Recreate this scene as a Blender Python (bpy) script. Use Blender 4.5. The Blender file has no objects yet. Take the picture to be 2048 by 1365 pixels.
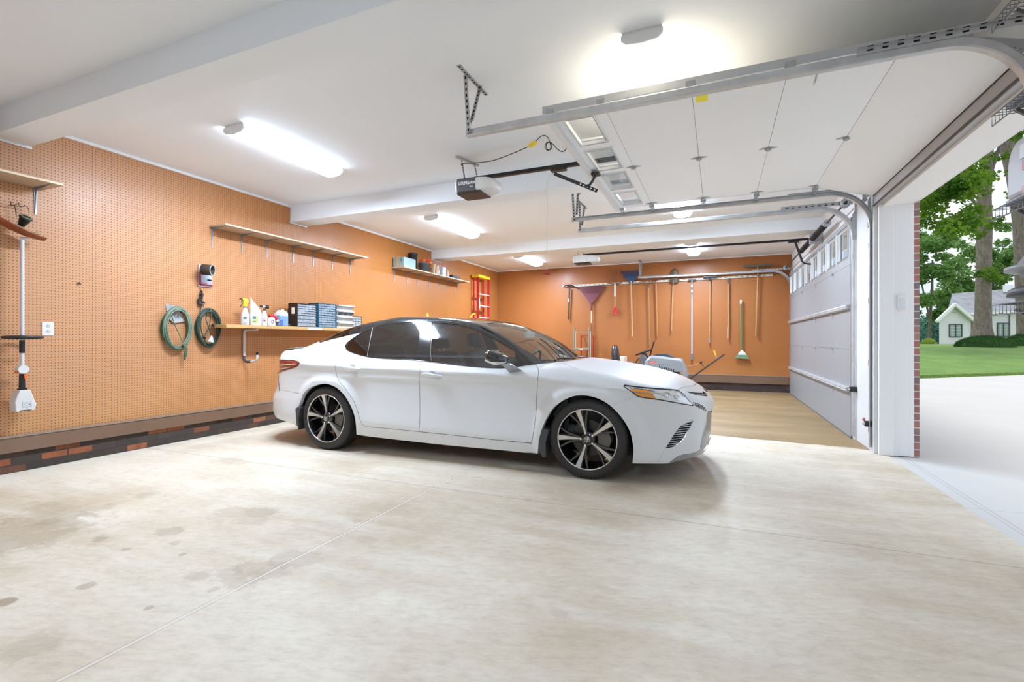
import bpy, bmesh, math, random
import numpy as np
from mathutils import Vector, Matrix
from mathutils.geometry import delaunay_2d_cdt
random.seed(7)
PI = math.pi
SC = bpy.context.scene
COL = SC.collection

# ------------------------------------------------------------------ camera
FPX, YAW, CAMH, CY = 971.15, 0.40183, 1.1864, 682.3
cam = bpy.data.cameras.new('camera')
cam.sensor_fit = 'HORIZONTAL'; cam.sensor_width = 36.0
cam.lens = 36.0 * FPX / 2048.0
cam.clip_start = 0.02; cam.clip_end = 600
camo = bpy.data.objects.new('camera', cam); COL.objects.link(camo)
camo.location = (0, 0, CAMH); camo.rotation_euler = (PI / 2, 0, YAW)
SC.camera = camo

# ------------------------------------------------------------------ sky and sun
W = bpy.data.worlds.new('world'); SC.world = W; W.use_nodes = True
nt = W.node_tree; nt.nodes.clear()
def wn(t, **k):
    n = nt.nodes.new(t)
    for a, b in k.items(): setattr(n, a, b)
    return n
tc = wn('ShaderNodeTexCoord'); sep = wn('ShaderNodeSeparateXYZ')
nt.links.new(tc.outputs['Generated'], sep.inputs[0])
rp = wn('ShaderNodeValToRGB')
rp.color_ramp.elements[0].position = 0.0; rp.color_ramp.elements[0].color = (0.62, 0.76, 0.97, 1)
rp.color_ramp.elements[1].position = 0.75; rp.color_ramp.elements[1].color = (0.60, 0.72, 0.92, 1)
nt.links.new(sep.outputs[2], rp.inputs[0])
nz = wn('ShaderNodeTexNoise'); nz.inputs['Scale'].default_value = 4.5; nz.inputs['Detail'].default_value = 6
nt.links.new(tc.outputs['Generated'], nz.inputs['Vector'])
r2 = wn('ShaderNodeValToRGB'); r2.color_ramp.elements[0].position = 0.46; r2.color_ramp.elements[1].position = 0.62
nt.links.new(nz.outputs['Fac'], r2.inputs[0])
mx = wn('ShaderNodeMixRGB'); mx.inputs[2].default_value = (0.93, .96, 1.0, 1)
nt.links.new(r2.outputs[0], mx.inputs[0]); nt.links.new(rp.outputs[0], mx.inputs[1])
bg = wn('ShaderNodeBackground'); bg.inputs['Strength'].default_value = .46
nt.links.new(mx.outputs[0], bg.inputs[0])
wo = wn('ShaderNodeOutputWorld'); nt.links.new(bg.outputs[0], wo.inputs[0])
sun = bpy.data.lights.new('sun', 'SUN'); sun.energy = .88; sun.angle = math.radians(35); sun.color = (1, .96, .9)
suno = bpy.data.objects.new('sun', sun); COL.objects.link(suno)
suno.rotation_euler = (math.radians(8), math.radians(-12), 0); suno.location = (-10, 0, 20)

LAMP_STRENGTH = 74.0
SC.view_settings.view_transform = 'Standard'; SC.view_settings.look = 'None'
SC.view_settings.exposure = 1.35; SC.view_settings.gamma = 1.0
SC.view_settings.use_curve_mapping = False

# ------------------------------------------------------------------ measuring helpers (photograph pixel -> point on a plane of the room)
RV = (math.cos(YAW), math.sin(YAW)); FV = (-math.sin(YAW), math.cos(YAW))
def P(px, py, x=None, y=None, z=None, d=None):
    a = (px - 1024) / FPX; v = (CY - py) / FPX
    dx = a * RV[0] + FV[0]; dy = a * RV[1] + FV[1]
    t = d if d is not None else x / dx if x is not None else y / dy if y is not None else (z - CAMH) / v
    return Vector((dx * t, dy * t, CAMH + v * t))

# ------------------------------------------------------------------ materials
MATS = {}
def mat(name, color=(.8, .8, .8), rough=.5, metal=0., spec=.5, coat=0., emit=None, es=0., bump=0., bscale=60., var=0., vscale=6., alpha=None, trans=0., sheen=0.):
    if name in MATS: return MATS[name]
    m = bpy.data.materials.new(name); m.use_nodes = True
    n = m.node_tree; b = n.nodes['Principled BSDF']
    c = (*color, 1)
    b.inputs['Base Color'].default_value = c
    b.inputs['Roughness'].default_value = rough; b.inputs['Metallic'].default_value = metal
    b.inputs['Specular IOR Level'].default_value = spec
    b.inputs['Coat Weight'].default_value = coat; b.inputs['Coat Roughness'].default_value = .04
    b.inputs['Transmission Weight'].default_value = trans
    if emit: b.inputs['Emission Color'].default_value = (*emit, 1); b.inputs['Emission Strength'].default_value = es
    if alpha is not None: b.inputs['Alpha'].default_value = alpha
    if var > 0 or bump > 0:
        t = n.nodes.new('ShaderNodeTexCoord')
        if var > 0:
            z = n.nodes.new('ShaderNodeTexNoise'); z.inputs['Scale'].default_value = vscale; z.inputs['Detail'].default_value = 5
            n.links.new(t.outputs['Object'], z.inputs['Vector'])
            hs = n.nodes.new('ShaderNodeMixRGB'); hs.blend_type = 'MULTIPLY'; hs.inputs[0].default_value = 1
            rr = n.nodes.new('ShaderNodeValToRGB')
            rr.color_ramp.elements[0].position = .3; rr.color_ramp.elements[1].position = .7
            lo = 1 - var
            rr.color_ramp.elements[0].color = (lo, lo, lo, 1); rr.color_ramp.elements[1].color = (1, 1, 1, 1)
            n.links.new(z.outputs['Fac'], rr.inputs[0]); n.links.new(rr.outputs[0], hs.inputs[2])
            hs.inputs[1].default_value = c; n.links.new(hs.outputs[0], b.inputs['Base Color'])
        if bump > 0:
            z2 = n.nodes.new('ShaderNodeTexNoise'); z2.inputs['Scale'].default_value = bscale; z2.inputs['Detail'].default_value = 4
            n.links.new(t.outputs['Object'], z2.inputs['Vector'])
            bp = n.nodes.new('ShaderNodeBump'); bp.inputs['Strength'].default_value = bump; bp.inputs['Distance'].default_value = .01
            n.links.new(z2.outputs['Fac'], bp.inputs['Height']); n.links.new(bp.outputs[0], b.inputs['Normal'])
    MATS[name] = m
    return m
def thin_glass(name, tint=(.5, .55, .55), refl=1.0, ior=1.5):
    if name in MATS: return MATS[name]
    m = bpy.data.materials.new(name); m.use_nodes = True; n = m.node_tree; n.nodes.clear()
    o = n.nodes.new('ShaderNodeOutputMaterial'); t = n.nodes.new('ShaderNodeBsdfTransparent'); g = n.nodes.new('ShaderNodeBsdfGlossy')
    t.inputs[0].default_value = (*tint, 1); g.inputs['Roughness'].default_value = .01; g.inputs[0].default_value = (refl, refl, refl, 1)
    f = n.nodes.new('ShaderNodeFresnel'); ge = n.nodes.new('ShaderNodeNewGeometry')
    mm = n.nodes.new('ShaderNodeMix'); mm.data_type = 'FLOAT'; mm.inputs[2].default_value = ior; mm.inputs[3].default_value = 1 / ior   # same mirror share from both sides of the pane
    n.links.new(ge.outputs['Backfacing'], mm.inputs[0]); n.links.new(mm.outputs[0], f.inputs[0])
    x = n.nodes.new('ShaderNodeMixShader')
    n.links.new(f.outputs[0], x.inputs[0]); n.links.new(t.outputs[0], x.inputs[1]); n.links.new(g.outputs[0], x.inputs[2]); n.links.new(x.outputs[0], o.inputs[0])
    MATS[name] = m
    return m
class NB:  # tiny node builder for the bigger procedural surfaces
    def __init__(s, name):
        s.m = bpy.data.materials.new(name); s.m.use_nodes = True; s.n = s.m.node_tree; s.b = s.n.nodes['Principled BSDF']
        s.tc = s.n.nodes.new('ShaderNodeTexCoord').outputs['Object']
        MATS[name] = s.m
    def node(s, t, ins=None, **k):
        x = s.n.nodes.new(t)
        for a, b in k.items(): setattr(x, a, b)
        for a, b in (ins or {}).items():
            if isinstance(b, bpy.types.NodeSocket): s.n.links.new(b, x.inputs[a])
            else: x.inputs[a].default_value = b
        return x
    def math(s, op, a, b=0., c=None):
        d = {0: a, 1: b}
        if c is not None: d[2] = c
        return s.node('ShaderNodeMath', d, operation=op).outputs[0]
    def noise(s, scale, detail=4, vec=None, rough=.5, dist=0.):
        return s.node('ShaderNodeTexNoise', {'Vector': vec or s.tc, 'Scale': scale, 'Detail': detail, 'Roughness': rough, 'Distortion': dist}).outputs['Fac']
    def ramp(s, fac, stops):
        x = s.node('ShaderNodeValToRGB', {0: fac}); cr = x.color_ramp
        while len(cr.elements) < len(stops): cr.elements.new(.5)
        for e, (p, c) in zip(cr.elements, stops): e.position = p; e.color = (*c, 1) if len(c) == 3 else c
        return x.outputs[0]
    def mix(s, fac, a, b, mode='MIX'):
        f = lambda q: (*q, 1) if isinstance(q, tuple) and len(q) == 3 else q
        return s.node('ShaderNodeMixRGB', {0: fac, 1: f(a), 2: f(b)}, blend_type=mode).outputs[0]
    def xyz(s):
        x = s.node('ShaderNodeSeparateXYZ', {0: s.tc}); return x.outputs[0], x.outputs[1], x.outputs[2]
    def vec(s, x=0., y=0., z=0.):
        return s.node('ShaderNodeCombineXYZ', {0: x, 1: y, 2: z}).outputs[0]
    def bump(s, h, strength=.3, dist=.01):
        x = s.node('ShaderNodeBump', {'Height': h, 'Strength': strength, 'Distance': dist}); s.n.links.new(x.outputs[0], s.b.inputs['Normal'])
    def color(s, c): s.n.links.new(c, s.b.inputs['Base Color'])
    def rough(s, v):
        if isinstance(v, bpy.types.NodeSocket): s.n.links.new(v, s.b.inputs['Roughness'])
        else: s.b.inputs['Roughness'].default_value = v

# ------------------------------------------------------------------ mesh helpers
def wloc(o):
    v = Vector((0, 0, 0))
    while o is not None: v += o.location; o = o.parent
    return v
def tag(o, label=None, cat=None, group=None, kind=None):
    if label: o['label'] = label
    if cat: o['category'] = cat
    if group: o['group'] = group
    if kind: o['kind'] = kind
    return o
def thing(name, label, cat, loc=(0, 0, 0), group=None):
    o = bpy.data.objects.new(name, None); COL.objects.link(o); o.location = loc; o.empty_display_size = .1
    return tag(o, label, cat, group)
def relabel(r, label, group=None):
    r['label'] = label
    if group: r['group'] = group
    return r
def dup(root, loc, label=None, rotz=None, group=None):
    def cp(o, par):
        c = o.copy(); COL.objects.link(c); c.parent = par
        for k in list(o.children): cp(k, c)
        return c
    r = cp(root, None); r.location = loc
    if rotz is not None: r.rotation_euler = (0, 0, rotz)
    if label: r['label'] = label
    if group: r['group'] = group
    return r
def frame(d):  # orthonormal frame with z along d
    d = Vector(d).normalized(); u = Vector((0, 0, 1)) if abs(d.z) < .95 else Vector((0, 1, 0))
    a = u.cross(d).normalized(); return a, d.cross(a).normalized(), d
def chaikin(p, k=2):
    p = [Vector(q) for q in p]
    for _ in range(k): p = [p[0]] + [q for a, b in zip(p, p[1:]) for q in (a * .75 + b * .25, a * .25 + b * .75)] + [p[-1]]
    return p
class MB:
    def __init__(s): s.v = []; s.f = []; s.mi = []; s.sm = []; s.cur = 0; s.csm = False
    def add(s, vs, fs, smooth=None):
        o = len(s.v); s.v += [tuple(p) for p in vs]
        for f in fs: s.f.append([i + o for i in f]); s.mi.append(s.cur); s.sm.append(s.csm if smooth is None else smooth)
        return s
    def box(s, x0, x1, y0, y1, z0, z1):
        x0, x1 = sorted((x0, x1)); y0, y1 = sorted((y0, y1)); z0, z1 = sorted((z0, z1))
        v = [(x, y, z) for z in (z0, z1) for y in (y0, y1) for x in (x0, x1)]
        return s.add(v, [(0, 2, 3, 1), (4, 5, 7, 6), (0, 1, 5, 4), (2, 6, 7, 3), (0, 4, 6, 2), (1, 3, 7, 5)])
    def obox(s, c, a, b, d):  # centre and three half vectors
        c, a, b, d = map(Vector, (c, a, b, d))
        v = [c + i * a + j * b + k * d for k in (-1, 1) for j in (-1, 1) for i in (-1, 1)]
        f = [(0, 2, 3, 1), (4, 5, 7, 6), (0, 1, 5, 4), (2, 6, 7, 3), (0, 4, 6, 2), (1, 3, 7, 5)]
        if a.cross(b).dot(d) < 0: f = [tuple(reversed(q)) for q in f]
        return s.add(v, f)
    def bar(s, p, q, w, h, up=(0, 0, 1)):  # rectangular bar from p to q, width w across, height h along up
        p, q = Vector(p), Vector(q); d = (q - p); L = d.length; d.normalize(); u = Vector(up)
        if abs(u.dot(d)) > .98: u = Vector((1, 0, 0))
        a = d.cross(u).normalized(); b = a.cross(d).normalized()
        return s.obox((p + q) / 2, a * w / 2, b * h / 2, d * L / 2)
    def cyl(s, p, q, r, n=16, r2=None, cap=True, smooth=True):
        p, q = Vector(p), Vector(q); a, b, d = frame(q - p); r2 = r if r2 is None else r2
        v = []
        for c, R in ((p, r), (q, r2)):
            for i in range(n):
                t = 2 * PI * i / n; v.append(c + (a * math.cos(t) + b * math.sin(t)) * R)
        f = [(i, (i + 1) % n, n + (i + 1) % n, n + i) for i in range(n)]
        s.add(v, f, smooth)
        if cap:
            s.add(v[:n], [tuple(reversed(range(n)))], False); s.add(v[n:], [tuple(range(n))], False)
        return s
    def tube(s, pts, r, n=8, closed=False, cap=True):
        pts = [Vector(p) for p in pts]; m = len(pts); rings = []
        rr = r if isinstance(r, (list, tuple)) else [r] * m
        a = None
        for i, p in enumerate(pts):
            if closed: d = pts[(i + 1) % m] - pts[i - 1]
            else: d = pts[min(i + 1, m - 1)] - pts[max(i - 1, 0)]
            if d.length < 1e-9: d = Vector((0, 0, 1))
            d.normalize()
            if a is None: a = frame(d)[0]
            a = (a - d * a.dot(d))
            if a.length < 1e-6: a = frame(d)[0]
            a.normalize(); b = d.cross(a)
            rings.append([p + (a * math.cos(2 * PI * k / n) + b * math.sin(2 * PI * k / n)) * rr[i] for k in range(n)])
        v = [q for g in rings for q in g]; f = []
        for i in range(m if closed else m - 1):
            o, w = i * n, ((i + 1) % m) * n
            for k in range(n): f.append((o + k, o + (k + 1) % n, w + (k + 1) % n, w + k))
        s.add(v, f, True)
        if cap and not closed:
            s.add(rings[0], [tuple(reversed(range(n)))], False); s.add(rings[-1], [tuple(range(n))], False)
        return s
    def lathe(s, prof, c=(0, 0, 0), axis=(0, 0, 1), n=24, smooth=True, closed=False):  # prof: (radius, height)
        a, b, d = frame(axis); c = Vector(c); v = []
        for (r, h) in prof:
            for i in range(n):
                t = 2 * PI * i / n; v.append(c + d * h + (a * math.cos(t) + b * math.sin(t)) * max(r, 1e-5))
        f = []
        m = len(prof)
        for j in range(m if closed else m - 1):
            k = (j + 1) % m
            for i in range(n): f.append((j * n + i, j * n + (i + 1) % n, k * n + (i + 1) % n, k * n + i))
        return s.add(v, f, smooth)
    def prism(s, poly, o, u, w, t):  # 2D poly in plane (u,w) at o, extruded by vector t
        o, u, w, t = map(Vector, (o, u, w, t)); n = len(poly)
        ar = sum(poly[i][0] * poly[(i + 1) % n][1] - poly[(i + 1) % n][0] * poly[i][1] for i in range(n))
        if (ar > 0) == (u.cross(w).dot(t) > 0): poly = poly
        else: poly = list(reversed(poly))
        a = [o + u * p[0] + w * p[1] for p in poly]; b = [p + t for p in a]
        return s.add(a + b, [tuple(reversed(range(n))), tuple(range(n, 2 * n))] + [(i, (i + 1) % n, n + (i + 1) % n, n + i) for i in range(n)])
    def quad(s, *p): return s.add(p, [tuple(range(len(p)))])
    def sphere(s, c, r, n=14, m=10, sc=(1, 1, 1)):
        prof = []; c = Vector(c); v = []; f = []
        for j in range(m + 1):
            ph = PI * j / m - PI / 2
            for i in range(n):
                t = 2 * PI * i / n
                v.append((c.x + r * sc[0] * math.cos(ph) * math.cos(t), c.y + r * sc[1] * math.cos(ph) * math.sin(t), c.z + r * sc[2] * math.sin(ph)))
        for j in range(m):
            for i in range(n): f.append((j * n + i, j * n + (i + 1) % n, (j + 1) * n + (i + 1) % n, (j + 1) * n + i))
        return s.add(v, f, True)
    def build(s, name, mats, parent=None, bevel=0., seg=2, label=None, cat=None, group=None, kind=None, loc=None, merge=False):
        if not isinstance(mats, (list, tuple)): mats = [mats]
        o = wloc(parent) if parent is not None else Vector(loc if loc is not None else (0, 0, 0))
        me = bpy.data.meshes.new(name)
        me.from_pydata([(p[0] - o.x, p[1] - o.y, p[2] - o.z) for p in s.v], [], s.f)
        for m in mats: me.materials.append(m)
        me.polygons.foreach_set('material_index', s.mi); me.polygons.foreach_set('use_smooth', s.sm)
        if bevel > 0 or merge:
            bm = bmesh.new(); bm.from_mesh(me)
            if merge: bmesh.ops.remove_doubles(bm, verts=bm.verts, dist=1e-5)
            if bevel > 0:
                ed = [e for e in bm.edges if len(e.link_faces) == 2 and e.calc_face_angle(0) > .5]
                bmesh.ops.bevel(bm, geom=ed, offset=bevel, segments=seg, profile=.5, affect='EDGES', clamp_overlap=True)
            bm.to_mesh(me); bm.free()
        me.update()
        ob = bpy.data.objects.new(name, me); COL.objects.link(ob)
        if parent is not None: ob.parent = parent
        else: ob.location = o
        return tag(ob, label, cat, group, kind)
def struct(name, mb, m, **k): return mb.build(name, m, kind='structure', **k)
FONT = {}
def text_mb(txt, size, origin, right, up, depth=.001, bold=0.):
    """letters as a mesh, laid on a surface"""
    c = bpy.data.curves.new('t', 'FONT'); c.body = txt; c.size = size; c.extrude = depth; c.offset = bold; c.resolution_u = 2
    o = bpy.data.objects.new('t', c); COL.objects.link(o)
    dg = bpy.context.evaluated_depsgraph_get(); dg.update(); me = bpy.data.meshes.new_from_object(o.evaluated_get(dg))
    r = Vector(right).normalized(); u = Vector(up).normalized(); n = r.cross(u); og = Vector(origin)
    mb = MB(); mb.add([og + r * v.co.x + u * v.co.y + n * v.co.z for v in me.vertices], [tuple(p.vertices) for p in me.polygons], False)
    bpy.data.objects.remove(o); bpy.data.curves.remove(c); bpy.data.meshes.remove(me)
    return mb

# shared materials
M_white = mat('white paint', (.86, .86, .86), .55)
M_gloss = mat('white gloss', (.82, .82, .82), .35)
M_galv = mat('galvanised steel', (.64, .65, .66), .38, .45, var=.2, vscale=9)
M_galvd = mat('dull galvanised steel', (.50, .51, .52), .45, .45, var=.2, vscale=20)
M_chrome = mat('chrome', (.82, .83, .85), .08, 1.)
M_black = mat('black plastic', (.015, .015, .016), .35)
M_dark = mat('dark void', (.006, .006, .007), .8)
M_rubber = mat('rubber', (.022, .021, .020), .75, bump=.2, bscale=300)
M_dsteel = mat('dark steel', (.05, .05, .055), .35, .7)
M_red = mat('red paint', (.40, .012, .012), .35)
M_yel = mat('yellow plastic', (.9, .62, .03), .4)
M_wood = mat('ash handle', (.48, .26, .10), .5, var=.25, vscale=15)
M_orange = mat('orange plastic', (.75, .14, .02), .45)
# ================================================================== ROOM
XL, XR, YF, ZC, YN = -5.852, 1.54, 12.70, 3.196, -3.2
# concrete floor
f = NB('concrete floor')
X, Y, Z = f.xyz()
base = f.ramp(f.noise(.55, 6, rough=.6), [(.28, (.47, .365, .245)), (.44, (.60, .50, .37)), (.58, (.72, .63, .495)), (.75, (.62, .525, .395))])
streak = f.noise(1.0, 5, vec=f.vec(f.math('MULTIPLY', X, 1.1), f.math('MULTIPLY', Y, 4.5), 0.), rough=.6)
c1 = f.mix(f.math('MULTIPLY', f.ramp(streak, [(.42, (0, 0, 0)), (.66, (1, 1, 1))]), .5), base, (.78, .72, .62))
spk = f.ramp(f.noise(7., 5, rough=.65), [(.30, (1, 1, 1)), (.42, (0, 0, 0))])
c1 = f.mix(f.math('MULTIPLY', spk, .14), c1, (.40, .31, .21))
fine = f.noise(11., 8, vec=f.vec(f.math('MULTIPLY', f.math('ADD', X, f.math('MULTIPLY', Y, .5)), 1.), f.math('MULTIPLY', f.math('SUBTRACT', Y, f.math('MULTIPLY', X, .35)), 2.6), 0.), rough=.75)
c1 = f.mix(1., c1, f.ramp(fine, [(.28, (.80, .785, .76)), (.50, (.97, .97, .97)), (.72, (1.07, 1.07, 1.08))]), 'MULTIPLY')
# oil drips left of the car and in the middle bay: stains with a shape of their own
def blob(cx, cy, r, asp=1.):
    dx = f.math('MULTIPLY', f.math('SUBTRACT', X, cx), asp); dy = f.math('SUBTRACT', Y, cy)
    d = f.math('SQRT', f.math('ADD', f.math('MULTIPLY', dx, dx), f.math('MULTIPLY', dy, dy)))
    d = f.math('ADD', d, f.math('MULTIPLY', f.math('SUBTRACT', f.noise(5., 6, rough=.75), .5), r * 2.6))
    return f.ramp(f.math('DIVIDE', d, r), [(.55, (1, 1, 1)), (.85, (0, 0, 0))])
for (px, py, r, k, asp) in ((485, 1029, .20, .30, .6), (520, 1024, .12, .28, .6), (120, 1030, .30, .34, .6), (80, 1060, .35, .26, .6), (175, 1030, .10, .40, .7), (100, 1042, .09, .45, .8), (288, 991, .10, .36, .6), (338, 1062, .08, .42, .7), (200, 1077, .06, .55, .8), (20, 1075, .3, .3, .7), (465, 922, .16, .30, .6), (735, 1081, .08, .35, .7), (50, 1300, .14, .30, 1.), (400, 1152, .09, .35, .8), (520, 1140, .14, .36, .6), (590, 1118, .13, .34, .5), (470, 1150, .13, .30, .6), (172, 1173, .05, .5, .8), (250, 1100, .035, .5, 1.), (365, 1110, .03, .5, 1.), (350, 1086, .05, .35, 1.), (300, 1216, .03, .55, 1.), (5, 1205, .05, .8, 1.), (1120, 1228, .05, .2, 1.), (715, 1043, .04, .35, 1.), (425, 1180, .04, .3, 1.)):
    p = P(px, py, z=0)
    c1 = f.mix(f.math('MULTIPLY', blob(p.x, p.y, r, asp), k), c1, (.33, .255, .17))
drip = f.ramp(f.noise(13., 3, vec=f.vec(X, f.math('MULTIPLY', Y, 1.5), 3.), rough=.6), [(.275, (1, 1, 1)), (.31, (0, 0, 0))])
reg = f.ramp(f.math('SQRT', f.math('ADD', f.math('POWER', f.math('MULTIPLY', f.math('SUBTRACT', X, -3.4), .7), 2.), f.math('POWER', f.math('SUBTRACT', Y, 2.4), 2.))), [(.3, (1, 1, 1)), (1.6, (0, 0, 0))])
c1 = f.mix(f.math('MULTIPLY', f.math('MULTIPLY', drip, reg), .42), c1, (.30, .22, .15))
# tan concrete of the far bay, its colour darkened for the dim light there
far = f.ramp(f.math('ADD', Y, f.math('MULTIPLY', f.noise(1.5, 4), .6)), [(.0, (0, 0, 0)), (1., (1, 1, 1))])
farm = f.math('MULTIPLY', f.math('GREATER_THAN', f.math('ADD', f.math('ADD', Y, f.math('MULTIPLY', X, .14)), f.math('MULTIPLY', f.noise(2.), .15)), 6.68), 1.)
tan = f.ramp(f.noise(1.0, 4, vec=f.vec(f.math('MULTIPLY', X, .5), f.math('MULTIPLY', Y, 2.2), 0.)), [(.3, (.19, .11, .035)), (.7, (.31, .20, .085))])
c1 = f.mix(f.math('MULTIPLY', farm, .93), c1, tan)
# sawn control joints
def joint(v, at, w, wob):
    d = f.math('ABSOLUTE', f.math('SUBTRACT', f.math('ADD', v, f.math('MULTIPLY', f.math('SUBTRACT', f.noise(1.7, 3), .5), wob)), at))
    return f.math('LESS_THAN', d, w)
j1 = joint(Y, 3.375, .0045, .004); j2 = joint(X, -2.12, .006, .035); j3 = joint(Y, 7.0, .004, .004)
j1 = f.math('MAXIMUM', j1, j3); jj = f.math('MAXIMUM', j1, j2)
c1 = f.mix(f.math('MULTIPLY', joint(X, -2.12, .016, .035), f.math('MULTIPLY', f.noise(6., 4), .5)), c1, (.28, .22, .16))
c1 = f.mix(f.math('MULTIPLY', j2, .6), c1, (.84, .80, .74))
c1 = f.mix(f.math('MULTIPLY', j1, .55), c1, (.20, .17, .13))
f.color(c1)
f.rough(f.math('ADD', f.math('MULTIPLY', f.noise(3., 4), .25), .42))
f.b.inputs['Specular IOR Level'].default_value = .35
f.bump(f.math('SUBTRACT', f.math('MULTIPLY', f.noise(40., 5), .4), f.math('MULTIPLY', jj, .5)), .12, .006)
M_floor = f.m
struct('floor', MB().box(XL - .2, 1.62, YN, YF + .2, -.2, 0), M_floor)

# pegboard
def pegboard(name, axis):
    g = NB(name); gx, gy, gz = g.xyz(); h = gy if axis == 'y' else gx
    pitch = .0275
    def cell(v):
        return g.math('SUBTRACT', g.math('FRACT', g.math('DIVIDE', v, pitch)), .5)
    a, b = cell(h), cell(gz)
    d = g.math('SQRT', g.math('ADD', g.math('MULTIPLY', a, a), g.math('MULTIPLY', b, b)))
    hole = g.math('SUBTRACT', 1., g.math('MINIMUM', g.math('MAXIMUM', g.math('MULTIPLY', g.math('SUBTRACT', d, .115), 12.), 0.), 1.))
    if axis == 'y':   # paler, pinker near the camera, oranger further in: daylight-to-lamplight shift put into the colour
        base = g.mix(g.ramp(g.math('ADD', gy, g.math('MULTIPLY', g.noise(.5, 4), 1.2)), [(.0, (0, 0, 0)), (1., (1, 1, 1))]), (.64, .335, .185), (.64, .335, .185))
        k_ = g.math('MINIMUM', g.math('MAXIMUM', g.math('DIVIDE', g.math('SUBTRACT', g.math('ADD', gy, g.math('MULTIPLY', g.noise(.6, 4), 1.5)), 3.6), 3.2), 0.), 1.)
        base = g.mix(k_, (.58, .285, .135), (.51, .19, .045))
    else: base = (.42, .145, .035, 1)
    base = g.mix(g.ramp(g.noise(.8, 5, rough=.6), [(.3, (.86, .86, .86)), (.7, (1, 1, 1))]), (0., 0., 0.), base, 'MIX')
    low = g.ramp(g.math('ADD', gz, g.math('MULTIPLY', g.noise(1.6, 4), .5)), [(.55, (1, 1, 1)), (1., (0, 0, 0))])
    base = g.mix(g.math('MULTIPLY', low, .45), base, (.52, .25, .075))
    # 4x8 sheet seams
    def seam(v, per, off, w):
        return g.math('LESS_THAN', g.math('ABSOLUTE', g.math('SUBTRACT', g.math('FRACT', g.math('DIVIDE', g.math('ADD', v, off), per)), .5)), w / per)
    s1 = seam(h, 2.44 if axis == 'y' else 2.44, -2.87 + 1.22, .0016); s2 = g.math('LESS_THAN', g.math('ABSOLUTE', g.math('SUBTRACT', gz, 2.64)), .0016)
    base = g.mix(g.math('MULTIPLY', g.math('MAXIMUM', s1, s2), .45), base, (.12, .04, .01))
    base = g.mix(g.math('MULTIPLY', hole, .90 if axis == 'y' else .6), base, (.035, .012, .004))
    g.color(base); g.rough(g.ramp(g.noise(2.3, 4), [(.3, (.34, .34, .34)), (.7, (.5, .5, .5))]))
    g.b.inputs['Specular IOR Level'].default_value = .4
    g.bump(g.math('MULTIPLY', hole, -1.), .35, .004)
    return g.m
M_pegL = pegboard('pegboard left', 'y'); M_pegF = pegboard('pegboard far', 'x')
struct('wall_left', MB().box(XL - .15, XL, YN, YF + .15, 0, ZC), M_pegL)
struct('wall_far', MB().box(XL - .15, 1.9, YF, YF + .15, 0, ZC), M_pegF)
M_wallw = mat('white drywall', (.80, .80, .80), .6, bump=.05, bscale=80)
M_ceil = mat('ceiling paint', (.90, .925, .95), .7)
struct('ceiling', MB().box(XL - .15, 1.62, YN, YF + .15, ZC, ZC + .12), M_ceil)
struct('wall_near', MB().box(XL - .15, 1.9, YN - .15, YN, 0, ZC), mat('near wall paint', (.52, .53, .54), .6))
# dropped beams of the ceiling
for i, (a, b, zb) in enumerate(((2.115, 2.385, 2.98), (5.35, 5.645, 2.955), (9.20, 9.60, 3.0))):
    struct('trim_%d' % (i + 1), MB().box(XL, XR, a, b, zb, ZC), M_ceil)
# white trim strip at the top of the pegboard, following the beams
tb = MB(); prev = YN
for (a, b, zb) in ((2.115, 2.385, 2.98), (5.35, 5.645, 2.955), (9.20, 9.60, 3.0)):
    tb.box(XL, XL + .014, prev, a, ZC - .028, ZC); tb.box(XL, XL + .014, a - .012, b + .012, zb - .022, zb); prev = b
tb.box(XL, XL + .014, prev, YF, ZC - .028, ZC)
struct('trim_4', tb, M_gloss)
struct('trim_5', MB().box(XL, XR, YF - .014, YF, ZC - .022, ZC), M_gloss)
# brown skirting board over a course of brick
M_brown = mat('brown board', (.20, .115, .07), .42, var=.12, vscale=3)
M_cap = mat('brown cap strip', (.30, .21, .155), .4)
mb = MB(); mb.box(XL, XL + .040, YN, YF - .04, .185, .318); mb.cur = 1
mb.box(XL, XL + .046, YN, YF - .04, .318, .337); struct('baseboard_left', mb, [M_brown, M_cap], bevel=.003)
mb = MB(); mb.box(XL, XR - .06, YF - .040, YF, .185, .36); mb.cur = 1
mb.box(XL, XR - .06, YF - .046, YF, .36, .378); struct('baseboard_far', mb, [M_brown, M_cap], bevel=.003)
def bricks(name, horiz, cols, mortar, L=.205, H=.068):
    g = NB(name); gx, gy, gz = g.xyz()
    v = g.vec(gy if horiz == 'y' else gx, gz, 0.)
    b = g.node('ShaderNodeTexBrick', {'Vector': v, 'Scale': 1., 'Mortar Size': .006, 'Mortar Smooth': .1, 'Bias': 0., 'Brick Width': L, 'Row Height': H,
        'Color1': (0, 0, 0, 1), 'Color2': (1, 1, 1, 1), 'Mortar': (.5, .5, .5, 1)})
    col = g.ramp(b.outputs['Color'], cols)
    col = g.mix(g.ramp(g.noise(14., 5, rough=.7), [(.35, (0, 0, 0)), (.75, (.55, .55, .55))]), col, tuple(c * .5 for c in mortar))
    col = g.mix(b.outputs['Fac'], col, mortar)
    g.color(col); g.rough(.8)
    g.bump(g.math('ADD', g.math('MULTIPLY', b.outputs['Fac'], -1.), g.math('MULTIPLY', g.noise(50.), .3)), .6, .006)
    return g.m
mixc = [(.0, (.07, .050, .038)), (.5, (.045, .035, .028)), (.62, (.085, .05, .032)), (.78, (.30, .085, .030)), (1., (.36, .12, .045))]
M_brL = bricks('brick base left', 'y', mixc, (.05, .032, .024)); M_brF = bricks('brick base far', 'x', [(.0, (.06, .035, .028)), (.6, (.045, .03, .026)), (1., (.13, .045, .025))], (.05, .028, .022))
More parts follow.
